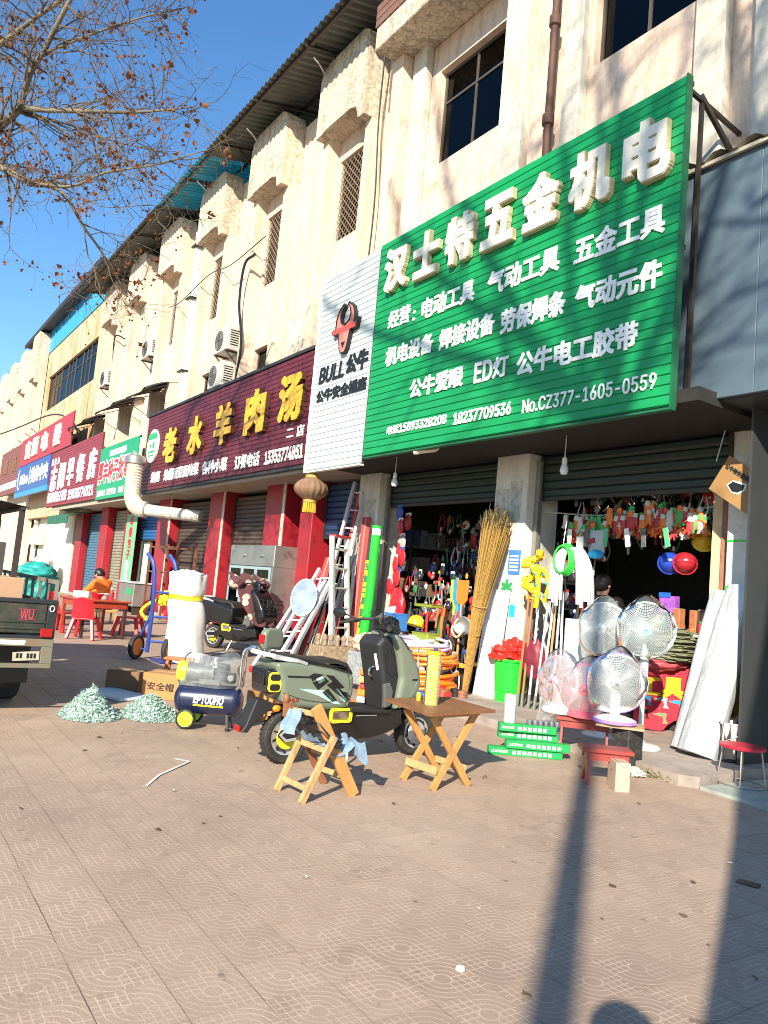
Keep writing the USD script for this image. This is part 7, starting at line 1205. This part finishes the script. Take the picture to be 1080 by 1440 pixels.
for k, (dx, dy, lab, m) in enumerate(((-.2, -.25, 'white food box on the dining table', WHITE), (.1, .0, 'red dish on the dining table, left of the thermos', CHR), (-.25, .25, 'white bowl at the far end of the dining table', WHITE))):
    o = (-16.4+dx, 4.15+dy, .761); t = thing('dish', lab, 'dish', o); put(t, 'dish', lathe([(0, .004), (.06, 0), (.10, .05), (.145, .09), (.14, .095), (.09, .05), (0, .02)], 20, o) if k else bx(o[0]-.16, o[0]+.16, o[1]-.12, o[1]+.12, o[2], o[2]+.11, .01), m); put(t, 'rim', lathe([(.14, .09), (.15, .097), (.14, .10)], 20, o) if k else bx(o[0]-.165, o[0]+.165, o[1]-.125, o[1]+.125, o[2]+.111, o[2]+.125, .004), m)
goods('sauce_bottle', 'red sauce bottle on the right corner of the dining table', 'bottle', [('bottle', lathe([(0, 0), (.045, 0), (.047, .01), (.047, .14), (.02, .18), (.015, .22)], 14, (-16.0, 4.35, .761)), CHR), ('cap', lathe([(.017, .22), (.017, .25), (0, .252)], 10, (-16.0, 4.35, .761)), WHITE)])
ctt = thing('steel_cart', 'dark stainless food cart under the half-raised blue shutter', 'cart', (-24.6, 7.35, 0)); put(ctt, 'body', bx(-25.4, -23.8, 7.1, 7.65, .25, .95, .02), STEEL, False); put(ctt, 'worktop', bx(-25.45, -23.75, 7.05, 7.7, .951, .99, .006), ALU, False); put(ctt, 'price_card', bx(-24.5, -24.0, 7.085, 7.098, .6, .78), M('print_green', (0, 0, 0)), False)
for a in (-25.3, -23.9): put(ctt, 'leg', bx(a-.03, a+.03, 7.15, 7.6, 0, .249), DARKM, False)
rk = thing('rusty_rack', 'rusty iron rack frame of thin bars behind the white sack', 'rack', (-21.3, 7.1, 0)); RUST = M('rust_iron', (.16, .06, .03), .8, var=.3)
for x, y in ((-22.3, 7.0), (-20.0, 7.0), (-22.3, 7.5), (-20.0, 7.5)): put(rk, 'post', bx(x-.03, x+.03, y-.03, y+.03, 0, 2.2), RUST, False)
for z in (1.35, 2.05): put(rk, 'bar', [bx(-22.27, -20.03, y-.025, y+.025, z, z+.05) for y in (7.0, 7.5)], RUST, False)
goods('red_bundle', 'heap of red folded plastic chairs and a pink cloth against the red column', 'bundle', [('chairs', [mv(rot(bx(-.35, .35, -.05, .05, 0, .75, .03), (0, 1, 0), 12*k-20), (-19.6+.18*k, 7.1+.05*k, .05)) for k in range(3)]+[mv(blob((0, 0, 0), (.4, .3, .35), 3, .5, 4, 3), (-19.5, 7.0, .36))], CHR), ('pink_cloth', mv(blob((0, 0, 0), (.22, .15, .16), 3, .5, 4, 8), (-19.75, 6.95, .95)), M('pink_cloth', (.62, .12, .28), .8))], smooth=True)

def person(label, loc, deg, pose, jacket, trousers, hair, cap=None, sc=1.1, collar=None):
    """One continuous body; clothes and hair are its children. Faces its own +x axis."""
    P = pose; R_ = dict(hipL=.105, hipR=.105, pel=.12, belly=.125, chest=.13, neck=.058, head=.098, shL=.07, shR=.07, elL=.045, elR=.045, wrL=.030, wrR=.030, knL=.062, knR=.062, anL=.042, anR=.042, toL=.032, toR=.032, heL=.036, heR=.036)
    def sph(c, r, n=14): return m3.Manifold.sphere(r, n).translate([float(x) for x in c])
    def bone(a, b, ra=None, rb=None): return m3.Manifold.batch_hull([sph(P[a], ra or R_[a]), sph(P[b], rb or R_[b])])
    def body(gr, only=None):
        B_ = [('pel', 'belly'), ('belly', 'chest'), ('chest', 'shL'), ('chest', 'shR'), ('chest', 'neck'), ('neck', 'head'), ('hipL', 'pel'), ('hipR', 'pel')]
        arms = [('shL', 'elL'), ('elL', 'wrL'), ('shR', 'elR'), ('elR', 'wrR')]; legs = [('hipL', 'knL'), ('knL', 'anL'), ('hipR', 'knR'), ('knR', 'anR'), ('anL', 'toL'), ('anR', 'toR'), ('anL', 'heL'), ('anR', 'heR')]
        use = B_+arms+legs if only is None else only(B_, arms, legs); m = None
        for a, b in use: q = bone(a, b, R_[a]+gr, R_[b]+gr*.7); m = q if m is None else m+q
        return m
    def finish(m, L=.035, it=6):
        m = m.refine_to_length(L).to_mesh(); q = trimesh.Trimesh(m.vert_properties[:, :3], m.tri_verts, process=False); trimesh.smoothing.filter_taubin(q, iterations=it); return np.array(q.vertices), np.array(q.faces)
    B_ = body(0); H = np.array(P['head']); fwd = np.array(P.get('look', (1, 0, 0)), float); fwd /= np.linalg.norm(fwd); side = np.cross((0, 0, 1), fwd); side /= np.linalg.norm(side); up = np.cross(fwd, side)
    B_ = B_+m3.Manifold.batch_hull([sph(H+up*.05, .098), sph(H-up*.06+fwd*.02, .07)])+m3.Manifold.batch_hull([sph(H+fwd*.10-up*.01, .012, 8), sph(H+fwd*.085+up*.03, .010, 8)])
    for s in (-1, 1): B_ = B_+sph(H+side*s*.098-fwd*.005, .022, 8)
    for s, w, e in ((1, 'wrL', 'elL'), (-1, 'wrR', 'elR')):
        W = np.array(P[w]); d = W-np.array(P[e]); d /= np.linalg.norm(d); k = np.cross(d, (0, 0, 1)) if abs(d[2]) < .9 else np.array([0, 1., 0]); k /= np.linalg.norm(k); nn = np.cross(k, d); B_ = B_+m3.Manifold.batch_hull([sph(W, .028, 10), sph(W+d*.075+k*.028, .016, 10), sph(W+d*.075-k*.028, .016, 10)])
        for f_, ln in ((-.030, .062), (-.011, .078), (.009, .075), (.028, .060)): a = W+d*.085+k*f_; b = a+d*ln*.55-nn*.006; c = b+d*ln*.35-nn*.03; B_ = B_+m3.Manifold.batch_hull([sph(a, .009, 8), sph(b, .0085, 8)])+m3.Manifold.batch_hull([sph(b, .0085, 8), sph(c, .0075, 8)])
        a = W+d*.02-k*.03; b = a+d*.035-k*.028-nn*.01; c = b+d*.03-nn*.01; B_ = B_+m3.Manifold.batch_hull([sph(a, .012, 8), sph(b, .010, 8)])+m3.Manifold.batch_hull([sph(b, .010, 8), sph(c, .0085, 8)])
    t = thing('person', label, 'person', loc, math.radians(deg), world=False, sc=sc)
    put(t, 'body', finish(B_, .03, 3), M('skin', (.42, .24, .16), .6, var=.05), True)
    put(t, 'jacket', finish(body(.028, lambda B, a, l: B[:5]+B[6:]+a) - sph(H, .14)-sph(np.array(P['wrL']), .03)-sph(np.array(P['wrR']), .03), .035, 5), jacket, True)
    put(t, 'trousers', finish(body(.020, lambda B, a, l: [B[6], B[7]]+l[:4]), .04, 5), trousers, True)
    for s in 'LR': A = np.array(P['an'+s]); T_ = np.array(P['to'+s]); E_2 = np.array(P['he'+s]); put(t, 'shoe', finish(m3.Manifold.batch_hull([sph(T_, .045), sph(E_2, .046), sph(A, .05)]), .03, 3), BLACK, True)
    hs = sph(H+up*.052-fwd*.008, .109)+sph(H+up*.01-fwd*.03, .104); cutf = m3.Manifold.cube([.4, .4, .4], True).translate((H+fwd*.262-up*.125).tolist()); put(t, 'hair', finish(hs-cutf-sph(H+fwd*.10-up*.06, .09)-m3.Manifold.cube([.4, .4, .2], True).translate((H-up*.19).tolist()), .03, 2), hair, True)
    for s in (-1, 1): put(t, 'eye', ball(H+fwd*.089+side*s*.034+up*.02, .012, 1), WHITE); put(t, 'pupil', ball(H+fwd*.098+side*s*.034+up*.02, .006, 1), BLACK)
    put(t, 'mouth', ball(H+fwd*.088-up*.062, (.006, .026, .006), 1), M('lips', (.34, .12, .10), .5))
    if cap: put(t, 'cap', finish(m3.Manifold.sphere(.119, 18).translate((H+up*.062).tolist()).trim_by_plane(up.tolist(), float((H+up*.045)@up)), .03, 1), cap, True)
    if collar: put(t, 'collar', tube([H-up*.155+fwd*.02+.085*(math.cos(a)*fwd+math.sin(a)*side) for a in np.linspace(0, 6.283, 17)[:-1]], .022, 6, closed=True), collar, True)
    return t
def stand(arms):
    d = dict(pel=(0, 0, .93), belly=(.01, 0, 1.08), chest=(0, 0, 1.28), neck=(0, 0, 1.47), head=(.015, 0, 1.60), hipL=(0, .10, .90), hipR=(0, -.10, .90), knL=(.03, .11, .49), knR=(.02, -.11, .49), anL=(0, .12, .09), anR=(0, -.12, .09), toL=(.16, .15, .035), toR=(.16, -.15, .035), heL=(-.05, .12, .04), heR=(-.05, -.12, .04), shL=(0, .19, 1.39), shR=(0, -.19, 1.39))
    d.update(arms); return d
def seated(lean, arms):
    d = dict(pel=(0, 0, .46), belly=(.03+lean*.1, 0, .61), chest=(lean*.30, 0, .80), neck=(lean*.45, 0, .97), head=(lean*.62, 0, 1.08), hipL=(.0, .10, .44), hipR=(0, -.10, .44), knL=(.42, .14, .46), knR=(.42, -.14, .46), anL=(.40, .14, .09), anR=(.40, -.14, .09), toL=(.55, .16, .035), toR=(.55, -.16, .035), heL=(.35, .14, .04), heR=(.35, -.14, .04), shL=(lean*.40, .19, .90), shR=(lean*.40, -.19, .90))
    d.update(arms); return d
HAIR = M('black_hair', (.012, .010, .009), .45); HIVIS = M('orange_workwear', (.85, .17, .02), .75, var=.12, bump=.3, bs=25); DKJ = M('dark_green_jacket', (.03, .05, .05), .75, bump=.3, bs=20); LEA = M('black_leather', (.014, .014, .015), .28, bump=.5, bs=18); TRO = M('black_trousers', (.018, .018, .02), .8)
person('person in an orange work jacket and black hair, sitting bent forward beyond the red table', (-19.7, 5.25, 0), 215, seated(.45, dict(elL=(.38, .24, .72), elR=(.38, -.24, .72), wrL=(.55, .10, .70), wrR=(.55, -.10, .70), look=(1, 0, -.5))), HIVIS, TRO, HAIR)
solo('low_stool', 'low wooden stool under the person in orange', 'stool', [bx(-19.92, -19.48, 5.03, 5.47, .30, .36, .01)]+[bx(-19.9+a*.38, -19.86+a*.38, 5.05+b*.38, 5.09+b*.38, 0, .30) for a in (0, 1) for b in (0, 1)], WOOD, smooth=False)
person('person in a dark jacket and dark red cap bending over beyond the truck', (-23.2, 4.55, 0), 250, seated(.75, dict(elL=(.50, .22, .66), elR=(.50, -.22, .66), wrL=(.66, .12, .52), wrR=(.66, -.12, .52), look=(1, 0, -.6))), DKJ, TRO, HAIR, cap=M('dark_red_cap', (.30, .015, .03), .7))
solo('low_stool', 'low stool under the person in the dark red cap', 'stool', [bx(-23.45, -22.95, 4.3, 4.8, .30, .36, .01)]+[bx(-23.42+a*.42, -23.38+a*.42, 4.33+b*.42, 4.37+b*.42, 0, .30) for a in (0, 1) for b in (0, 1)], WOOD, smooth=False)
person('shop assistant with black hair in a black leather jacket, back turned, inside the right opening', (-6.92, 8.25, .1), 112, stand(dict(elL=(.05, .27, 1.12), elR=(.10, -.27, 1.12), wrL=(.22, .24, .98), wrR=(.25, -.22, 1.0), look=(.95, -.3, -.1))), LEA, TRO, HAIR, sc=1.05)
person('photographer whose shadow falls at the bottom of the picture', (.36, -.22, 0), 146, stand(dict(elL=(.20, .22, 1.18), elR=(.20, -.20, 1.18), wrL=(.24, .10, 1.28), wrR=(.24, -.06, 1.28))), DKJ, TRO, HAIR, sc=1.14)

# ------------------------------------------------------------------ cargo truck at the left edge
TG = M('truck_green', (.03, .034, .024), .5, var=.15, dirt=.5, dcol=(.14, .10, .07), ds=6); TGL = M('truck_dark', (.02, .024, .024), .5); BUMP = M('rusty_cream_bumper', (.17, .165, .115), .6, dirt=.8, dcol=(.22, .09, .03), ds=5)
tk = thing('cargo_truck', 'small dark green cargo truck with a rusty dull bumper, cut by the left edge', 'truck', (-9.5, .9, 0)); X0, Y0, Y1 = -7.9, .10, 1.66
put(tk, 'bed_floor', bx(-11.4, X0-.01, Y0, Y1, .70, .76), TGL, False); put(tk, 'tailgate', [bx(X0-.04, X0, Y0, Y1-.09, .78, 1.06, .006), bx(X0, X0+.012, Y0, Y1-.09, .88, .90), bx(X0, X0+.012, Y0, Y1-.09, .82, .84)], TG, False); put(tk, 'tailgate_rail', bx(X0-.05, X0+.015, Y0, Y1, 1.061, 1.10, .006), TGL, False)
put(tk, 'corner_post', bx(X0-.05, X0+.01, Y1-.085, Y1, .74, 1.06, .006), TGL, False); put(tk, 'latch', tube([(X0+.02, Y1-.05+.02*math.cos(a), 1.02+.028*math.sin(a)) for a in np.linspace(0, 6.283, 13)[:-1]], .006, 5, closed=True), ALU); put(tk, 'tail_lamp', bx(X0-.0, X0+.03, Y1-.13, Y1-.02, .75, .83, .008), TAIL, False)
put(tk, 'red_print', [mv(m, (0, 0, 0)) for m in [onyz(union_all(textline('WU', 1.34, 1.46, .955, .08, False, .02)), X0+.001, X0+.004), onyz(sbox(1.325, .905, 1.475, .91), X0+.001, X0+.004), onyz(sbox(1.325, 1.0, 1.475, 1.005), X0+.001, X0+.004)]], M('print_red', (.45, .05, .08), .5), False)
put(tk, 'bumper', [bx(X0-.03, X0+.02, Y0, Y1, .46, .50, .004), bx(X0-.03, X0+.02, Y0, Y1, .66, .73, .004), bx(X0-.03, X0+.02, Y1-.10, Y1, .501, .659, .004)], BUMP, False); puts(tk, 'bumper_stripe', [bx(X0+.021, X0+.024, y, y+.2, .675, .715) for y in (.2, .8)], CHR, False); puts(tk, 'white_stripe', [bx(X0+.021, X0+.024, y, y+.26, .675, .715) for y in (.45, 1.15)], LFLAT, False)
put(tk, 'number_plate', rot(bx(X0-.01, X0+.0, 1.32, 1.55, .53, .61), (1, 0, 0), 4, (X0, 1.45, .57)), M('plate_cream', (.50, .44, .32), .5, dirt=.4), False); put(tk, 'plate_mark', [bx(X0+.001, X0+.004, 1.35+.03*k, 1.37+.03*k, .55, .595) for k in (0, 1, 3, 4, 5)], INK, False)
put(tk, 'side_panel', bx(-11.4, X0-.06, Y1-.03, Y1, .76, 1.06, .004), TG, False); put(tk, 'side_panel', bx(-11.4, X0-.06, Y0, Y0+.03, .76, 1.06, .004), TG, False)
put(tk, 'fence_rail', [bx(-11.4, X0-.06, Y1-.03, Y1, 1.25, 1.29), bx(-11.4, X0-.06, Y0, Y0+.03, 1.25, 1.29)], M('fence_grey', (.20, .18, .15), .6, dirt=.5), False)
for k in range(9): put(tk, 'fence_post', bx(X0-.10-.4*k, X0-.06-.4*k, Y1-.028, Y1-.002, 1.06, 1.25), M('fence_grey', (0, 0, 0)), False)
for x in (X0-.2, -9.6, -11.2):
    for y in (Y0+.05, 1.27): put(tk, 'canopy_post', bx(x-.025, x+.025, y-.025, y+.025, 1.10 if y > 1 else 1.06, 1.95), DARKM, False)
put(tk, 'canopy', both(grid(lambda u, w: np.stack([X0-.15-3.2*u, .05+1.28*w, 1.96+.05*np.sin(w*3.14)+.02*np.sin(u*19)*np.sin(w*9)-.0*u], -1), 20, 8)), M('black_tarpaulin', (0, 0, 0)), True); put(tk, 'canopy_frame', [bx(-11.2, X0-.15, y-.02, y+.02, 1.93, 1.955) for y in (.12, 1.27)], DARKM, False)
put(tk, 'cab', [bx(-13.0, -11.45, Y0+.02, Y1-.05, .45, 1.2, .08), hull([(x, y, z) for x, z in ((-12.9, 1.2), (-11.5, 1.2), (-11.55, 1.95), (-12.5, 1.95)) for y in (Y0+.06, Y1-.09)])], TG, 30); put(tk, 'chassis', bx(-12.8, X0-.06, .6, 1.15, .42, .55), TGL, False); put(tk, 'rear_axle', cyl((-9.0, .3, .32), (-9.0, 1.5, .32), .05, 12), DARKM)
for x in (-9.0, -12.2):
    for y in (.32, 1.46): w_ = put(tk, 'wheel', torus_tyre((x, y, .325), .325, .24, rim=.6), RUBBER, 40); put(w_, 'rim', lathe([(0, -.06), (.1, -.07), (.19, -.09), (.20, -.08), (.20, .08), (.19, .09), (.1, .07), (0, .06)], 24, (x, y, .325), (0, 1, 0)), DARKM)
puts(tk, 'mudguard', [bx(-8.62, -8.60, y-.14, y+.14, .22, .68) for y in (.32, 1.46)], BLACK, False)
carton('tan carton with white tape on the truck bed, against the tailgate', -8.55, -8.02, .88, 1.36, .765, 1.285, 0, M('tan_carton', (.46, .27, .16), .75, var=.05)); carton('taller carton behind the tan one under the truck canopy', -9.5, -9.0, .95, 1.30, .765, 1.62, 0, M('pale_carton', (.50, .36, .26), .75)); carton('low carton on the truck bed by the side fence', -9.4, -8.7, 1.38, 1.60, .765, .98, 0)
goods('teal_tarp_load', 'teal tarpaulin bundle beyond the truck, near the white wall', 'tarpaulin', [('tarp', mv(blob((0, 0, 0), (.42, .4, .6), 4, .45, 2.2, 5), (-20.5, 3.75, .75)), M('teal_tarp', (.02, .30, .27), .5, var=.3, bump=.4, bs=8)), ('tarp_fold', mv(blob((0, 0, 0), (.30, .44, .25), 3, .5, 3, 7), (-20.4, 3.7, 1.1)), M('teal_tarp', (0, 0, 0)))], smooth=True)
goods('white_sacks', 'crumpled white sacks piled at the foot of the whitewashed wall', 'sacks', [('sack', mv(blob((0, 0, 0), (1.1, .5, .55), 4, .5, 3, 3), (-38.2, 7.2, .5)), WHITE), ('sack', mv(blob((0, 0, 0), (.8, .4, .5), 4, .5, 3, 8), (-37.5, 7.0, 1.05)), WHITE)], smooth=True)

# ================================================================== TREES
BARK = M('plane_bark', (.17, .145, .10), .9, var=.45, scale=3.5, bump=.4, bs=20, dirt=.5, dcol=(.10, .085, .06), ds=5); TWIG = M('twig_bark', (.13, .095, .065), .9, var=.3); LEAFD = M('dead_leaf', (.20, .068, .026), .8, var=.5, scale=1.5, trans=.25); BALLM = M('seed_ball', (.10, .055, .03), .95)
def wander(p, d, L, n, r, jit, droop=0):
    P = [np.array(p, float)]; d = np.array(d, float)/np.linalg.norm(d)
    for k in range(n): d = d+r.normal(size=3)*jit+np.array([0, 0, -droop]); d /= np.linalg.norm(d); P.append(P[-1]+d*L/n)
    return np.array(P)
def plane_tree(label, limbs, trunk, r0, seed, sub=(9, 7, 5), leaves=1.0, reach=1.0, sway=None, tw=1.0, fine=True, lk=1.):
    """trunk and limbs are given; branches, twigs, dead leaves and seed balls grow from the limbs."""
    r = np.random.default_rng(seed); t = thing('plane_tree', label, 'tree', trunk[0])
    tp = smoothpath(trunk, 6); put(t, 'trunk', tube(tp, np.linspace(r0, r0*.72, len(tp)), 14), BARK, True)
    tw_, lv, bl = [], [], []
    def leafclump(p, n):
        for _ in range(n):
            c = p+r.normal(size=3)*.05; a = r.normal(size=3); a /= np.linalg.norm(a); b = np.cross(a, r.normal(size=3)); b /= np.linalg.norm(b); s = r.uniform(.026, .056); k = np.cross(a, b)*s*.35
            lv.append((np.array([c-a*s, c-a*s*.2+b*s*.8+k, c+a*s*.35+b*s*.35, c+a*s, c+a*s*.35-b*s*.35, c-a*s*.2-b*s*.8+k]), np.array([[0, 1, 2], [0, 2, 4], [2, 3, 4], [0, 4, 5]])))
    def hang(p):
        q = p+np.array([r.normal()*.02, r.normal()*.02, -r.uniform(.06, .14)]); tw_.append(tube([p, q], .002, 3, cap=False)); bl.append(ball(q, .017, 1))
    for path, ra, rb in limbs:
        lp = smoothpath(path, 6); put(t, 'limb', tube(lp, np.linspace(ra, rb, len(lp))*lk, 9), BARK, True); Ls = np.linalg.norm(np.diff(lp, axis=0), axis=1).sum()
        for _ in range(int(sub[0]*Ls)):
            k = int(r.uniform(.12, 1)*(len(lp)-1)); u = k/(len(lp)-1); axd = lp[min(k+1, len(lp)-1)]-lp[max(k-1, 0)]; axd /= np.linalg.norm(axd); d = axd*.75+r.normal(size=3)*.62; L = r.uniform(.7, 1.7)*reach*(1-.35*u); rr_ = (ra+(rb-ra)*u)*r.uniform(.22, .42)
            b = wander(lp[k], d, L, 7, r, .20, .015); tw_.append(tube(b, np.linspace(max(rr_, .008), .005, len(b))*tw, 5, cap=False))
            for _ in range(int(sub[1]*r.uniform(.5, 1.3))):
                j = r.integers(2, len(b)); d2 = b[j]-b[j-1]; d2 = d2/np.linalg.norm(d2)*.7+r.normal(size=3)*.7; c = wander(b[j], d2, r.uniform(.25, .75)*reach, 5, r, .28, .03); tw_.append(tube(c, np.linspace(.0055, .0028, len(c))*tw, 3, cap=False))
                if fine:
                    for _ in range(int(sub[2]*r.uniform(.3, 1.2))):
                        q = r.integers(1, len(c)); d3 = (c[q]-c[q-1]); d3 = d3/np.linalg.norm(d3)*.6+r.normal(size=3)*.7; e = wander(c[q], d3, r.uniform(.08, .30)*reach, 3, r, .3, .05); tw_.append(tube(e, .0026*tw, 3, cap=False))
                        if r.random() < .22*leaves: hang(e[-1])
                if r.random() < .34*leaves: leafclump(c[r.integers(2, len(c))], r.integers(2, 6))
                if r.random() < .30*leaves: hang(c[-1])
    put(t, 'twigs', join(tw_), TWIG, False, kind='stuff')
    if lv: put(t, 'leaves', join(lv), LEAFD, False, kind='stuff')
    if bl: put(t, 'seed_balls', join(bl), BALLM, False, kind='stuff')
    return t
A3 = lambda *p: [np.array(q, float) for q in p]
plane_tree('bare plane tree whose branches with dead brown leaves reach in at the upper left', [
    (A3((-14.5, -.9, 4.9), (-14.3, -.2, 6.4), (-13.86, .52, 7.77), (-13.29, 1.01, 8.17), (-13.03, 1.23, 8.44)), .13, .085),
    (A3((-13.03, 1.23, 8.44), (-12.76, 1.27, 8.87), (-12.55, 1.40, 9.23), (-12.25, 1.49, 9.51), (-11.92, 1.62, 9.90), (-11.5, 1.9, 10.6)), .07, .04),
    (A3((-13.03, 1.23, 8.44), (-12.43, 1.57, 8.26), (-11.81, 1.97, 8.12), (-11.20, 2.34, 7.97), (-10.63, 2.64, 7.84), (-10.01, 3.04, 7.78)), .065, .012),
    (A3((-14.5, -.8, 5.2), (-14.3, -.1, 7.2), (-14.11, .52, 8.00), (-13.47, 1.11, 7.60), (-12.72, 1.51, 7.18), (-12.46, 1.72, 7.15)), .11, .055),
    (A3((-12.46, 1.72, 7.15), (-12.40, 1.98, 6.98), (-12.44, 2.28, 6.64), (-12.60, 2.58, 6.44), (-12.76, 2.88, 6.17), (-13.0, 3.3, 5.95)), .045, .012),
    (A3((-12.72, 1.51, 7.18), (-11.84, 1.92, 6.94), (-11.04, 2.22, 6.94), (-10.27, 2.64, 6.89), (-9.52, 3.05, 6.93)), .035, .009),
    (A3((-14.8, -.8, 5.6), (-14.9, .0, 8.2), (-14.68, .56, 9.82), (-14.21, .91, 10.02), (-13.57, 1.32, 10.33), (-13.08, 1.68, 10.60)), .10, .04),
    (A3((-13.03, 1.23, 8.44), (-13.04, 1.56, 8.44), (-13.04, 2.10, 8.49), (-12.99, 2.72, 8.47), (-12.8, 3.3, 8.5)), .035, .01),
    (A3((-12.6, 1.35, 9.15), (-12.2, 1.9, 9.5), (-11.6, 2.5, 9.75), (-11.0, 3.1, 9.9)), .035, .01)],
    A3((-14.7, -1.2, 0), (-14.65, -1.15, 2.5), (-14.6, -1.0, 5.2)), .24, 11, sub=(7.6, 5, 4), leaves=.9, tw=.95, lk=.7)
def street_tree(label, x, y, r0, h, seed, lean=(0, 0), n=5, sub=(2.2, 4, 3), tw=1.5, extra=()):
    r = np.random.default_rng(seed); f_ = np.array([x+lean[0], y+lean[1], h]); L = []
    for k in range(n):
        a = k*6.283/n+r.uniform(-.4, .4); s = r.uniform(.8, 1.7); q = [f_]
        for i in range(1, 5): q.append(f_+np.array([math.cos(a)*s*i*.42, math.sin(a)*s*i*.42*.8-.1*i, i*r.uniform(1.7, 2.9)]))
        L.append((q, r0*.7, r0*.15))
    for e in extra: L.append(([f_]+[np.array(q, float) for q in e], r0*1.0, r0*.4))
    return plane_tree(label, L, [np.array([x, y, 0.]), np.array([x+lean[0]*.78, y+lean[1]*.78, h*.6]), f_], r0, seed, sub=sub, leaves=.8, reach=1.25, tw=tw, fine=False)
street_tree('slender street tree behind the camera that throws the long straight shadow', 4.225, -5.32, .10, 11.5, 3, extra=(((3.2, -5.4, 12.8), (1.6, -5.6, 14.2), (.2, -5.8, 15.8), (-.6, -6.0, 18.1)), ((2.8, -5.2, 12.4), (1.0, -5.7, 13.6), (-.9, -6.1, 14.8), (-2.4, -6.4, 16.2)), ((4.4, -5.6, 13.6), (4.6, -6.0, 17.1), (4.2, -6.2, 21.6)), ((3.4, -6.0, 13.6), (2.2, -6.8, 17.1), (1.2, -7.2, 21.1)), ((5.0, -5.0, 13.6), (5.8, -5.0, 17.1), (6.2, -5.2, 21.1)))); street_tree('leaning street tree to the right of the camera that shades the right edge', 1.27, -2.19, .23, 9.2, 5, lean=(1.75, 1.45))

# ------------------------------------------------------------------ litter
solo('bottle_cap', 'small white bottle cap lying on the paving in front', 'cap', lathe([(0, .004), (.015, .004), (.018, .010), (.0195, .004), (.0195, 0), (0, 0)], 18, (-2.46, 2.22, .001)), WHITE)
solo('white_strap', 'bent white packing strap lying on the paving left of the folding chair', 'strap', [beam((-5.37, 1.85, .006), (-5.62, 2.02, .007), .018, .002), beam((-5.62, 2.02, .007), (-5.95, 2.37, .010), .018, .002), beam((-5.95, 2.37, .010), (-6.08, 2.30, .006), .018, .002)], WHITE, smooth=False)
solo('flat_scrap', 'dark flat scrap lying near the right edge of the paving', 'scrap', rot(bx(-2.62, -2.50, 4.42, 4.50, .001, .006), (0, 0, 1), 20, (-2.56, 4.46, 0)), BLACK, smooth=False)
rg = random.Random(77); LIT = [M('dry_leaf_litter', (.12, .07, .035), .9), M('litter_dark', (.05, .045, .04), .9), M('litter_pale', (.55, .50, .42), .8)]
for k in range(46):
    x, y = rg.uniform(-8, -1.6), rg.uniform(1.0, 6.2); s = rg.uniform(.012, .035); n = 6; a0 = rg.uniform(0, 6); pts = [(x, y, .012)]+[(x+s*rg.uniform(.5, 1.2)*math.cos(a0+i*6.283/n), y+s*rg.uniform(.3, .8)*math.sin(a0+i*6.283/n), .002+rg.uniform(0, .012)) for i in range(n)]
    solo('litter_bit', 'scrap of dry leaf or paper on the paving', 'litter', (np.array(pts), np.array([[0, 1+i, 1+(i+1) % n] for i in range(n)])), LIT[0 if k % 5 else (1 if k % 2 else 2)], group='scraps on the paving', smooth=False)
for k in range(5): solo('weed_tuft', 'small dry weed tuft in the joint at the corner of the shop step', 'weed', join([tube(wander((-4.62+.07*k, 6.25+.004*k, 0), (math.sin(j*2.1)*.6, math.cos(j*1.7)*.6-.3, .7), .09+.02*(j % 3), 4, np.random.default_rng(k*31+j), .25, .1), [.004, .0035, .003, .002, .001], 3) for j in range(12)]), M('dry_weed', (.22, .21, .08), .9, var=.3), group='weeds along the shop step', smooth=False)
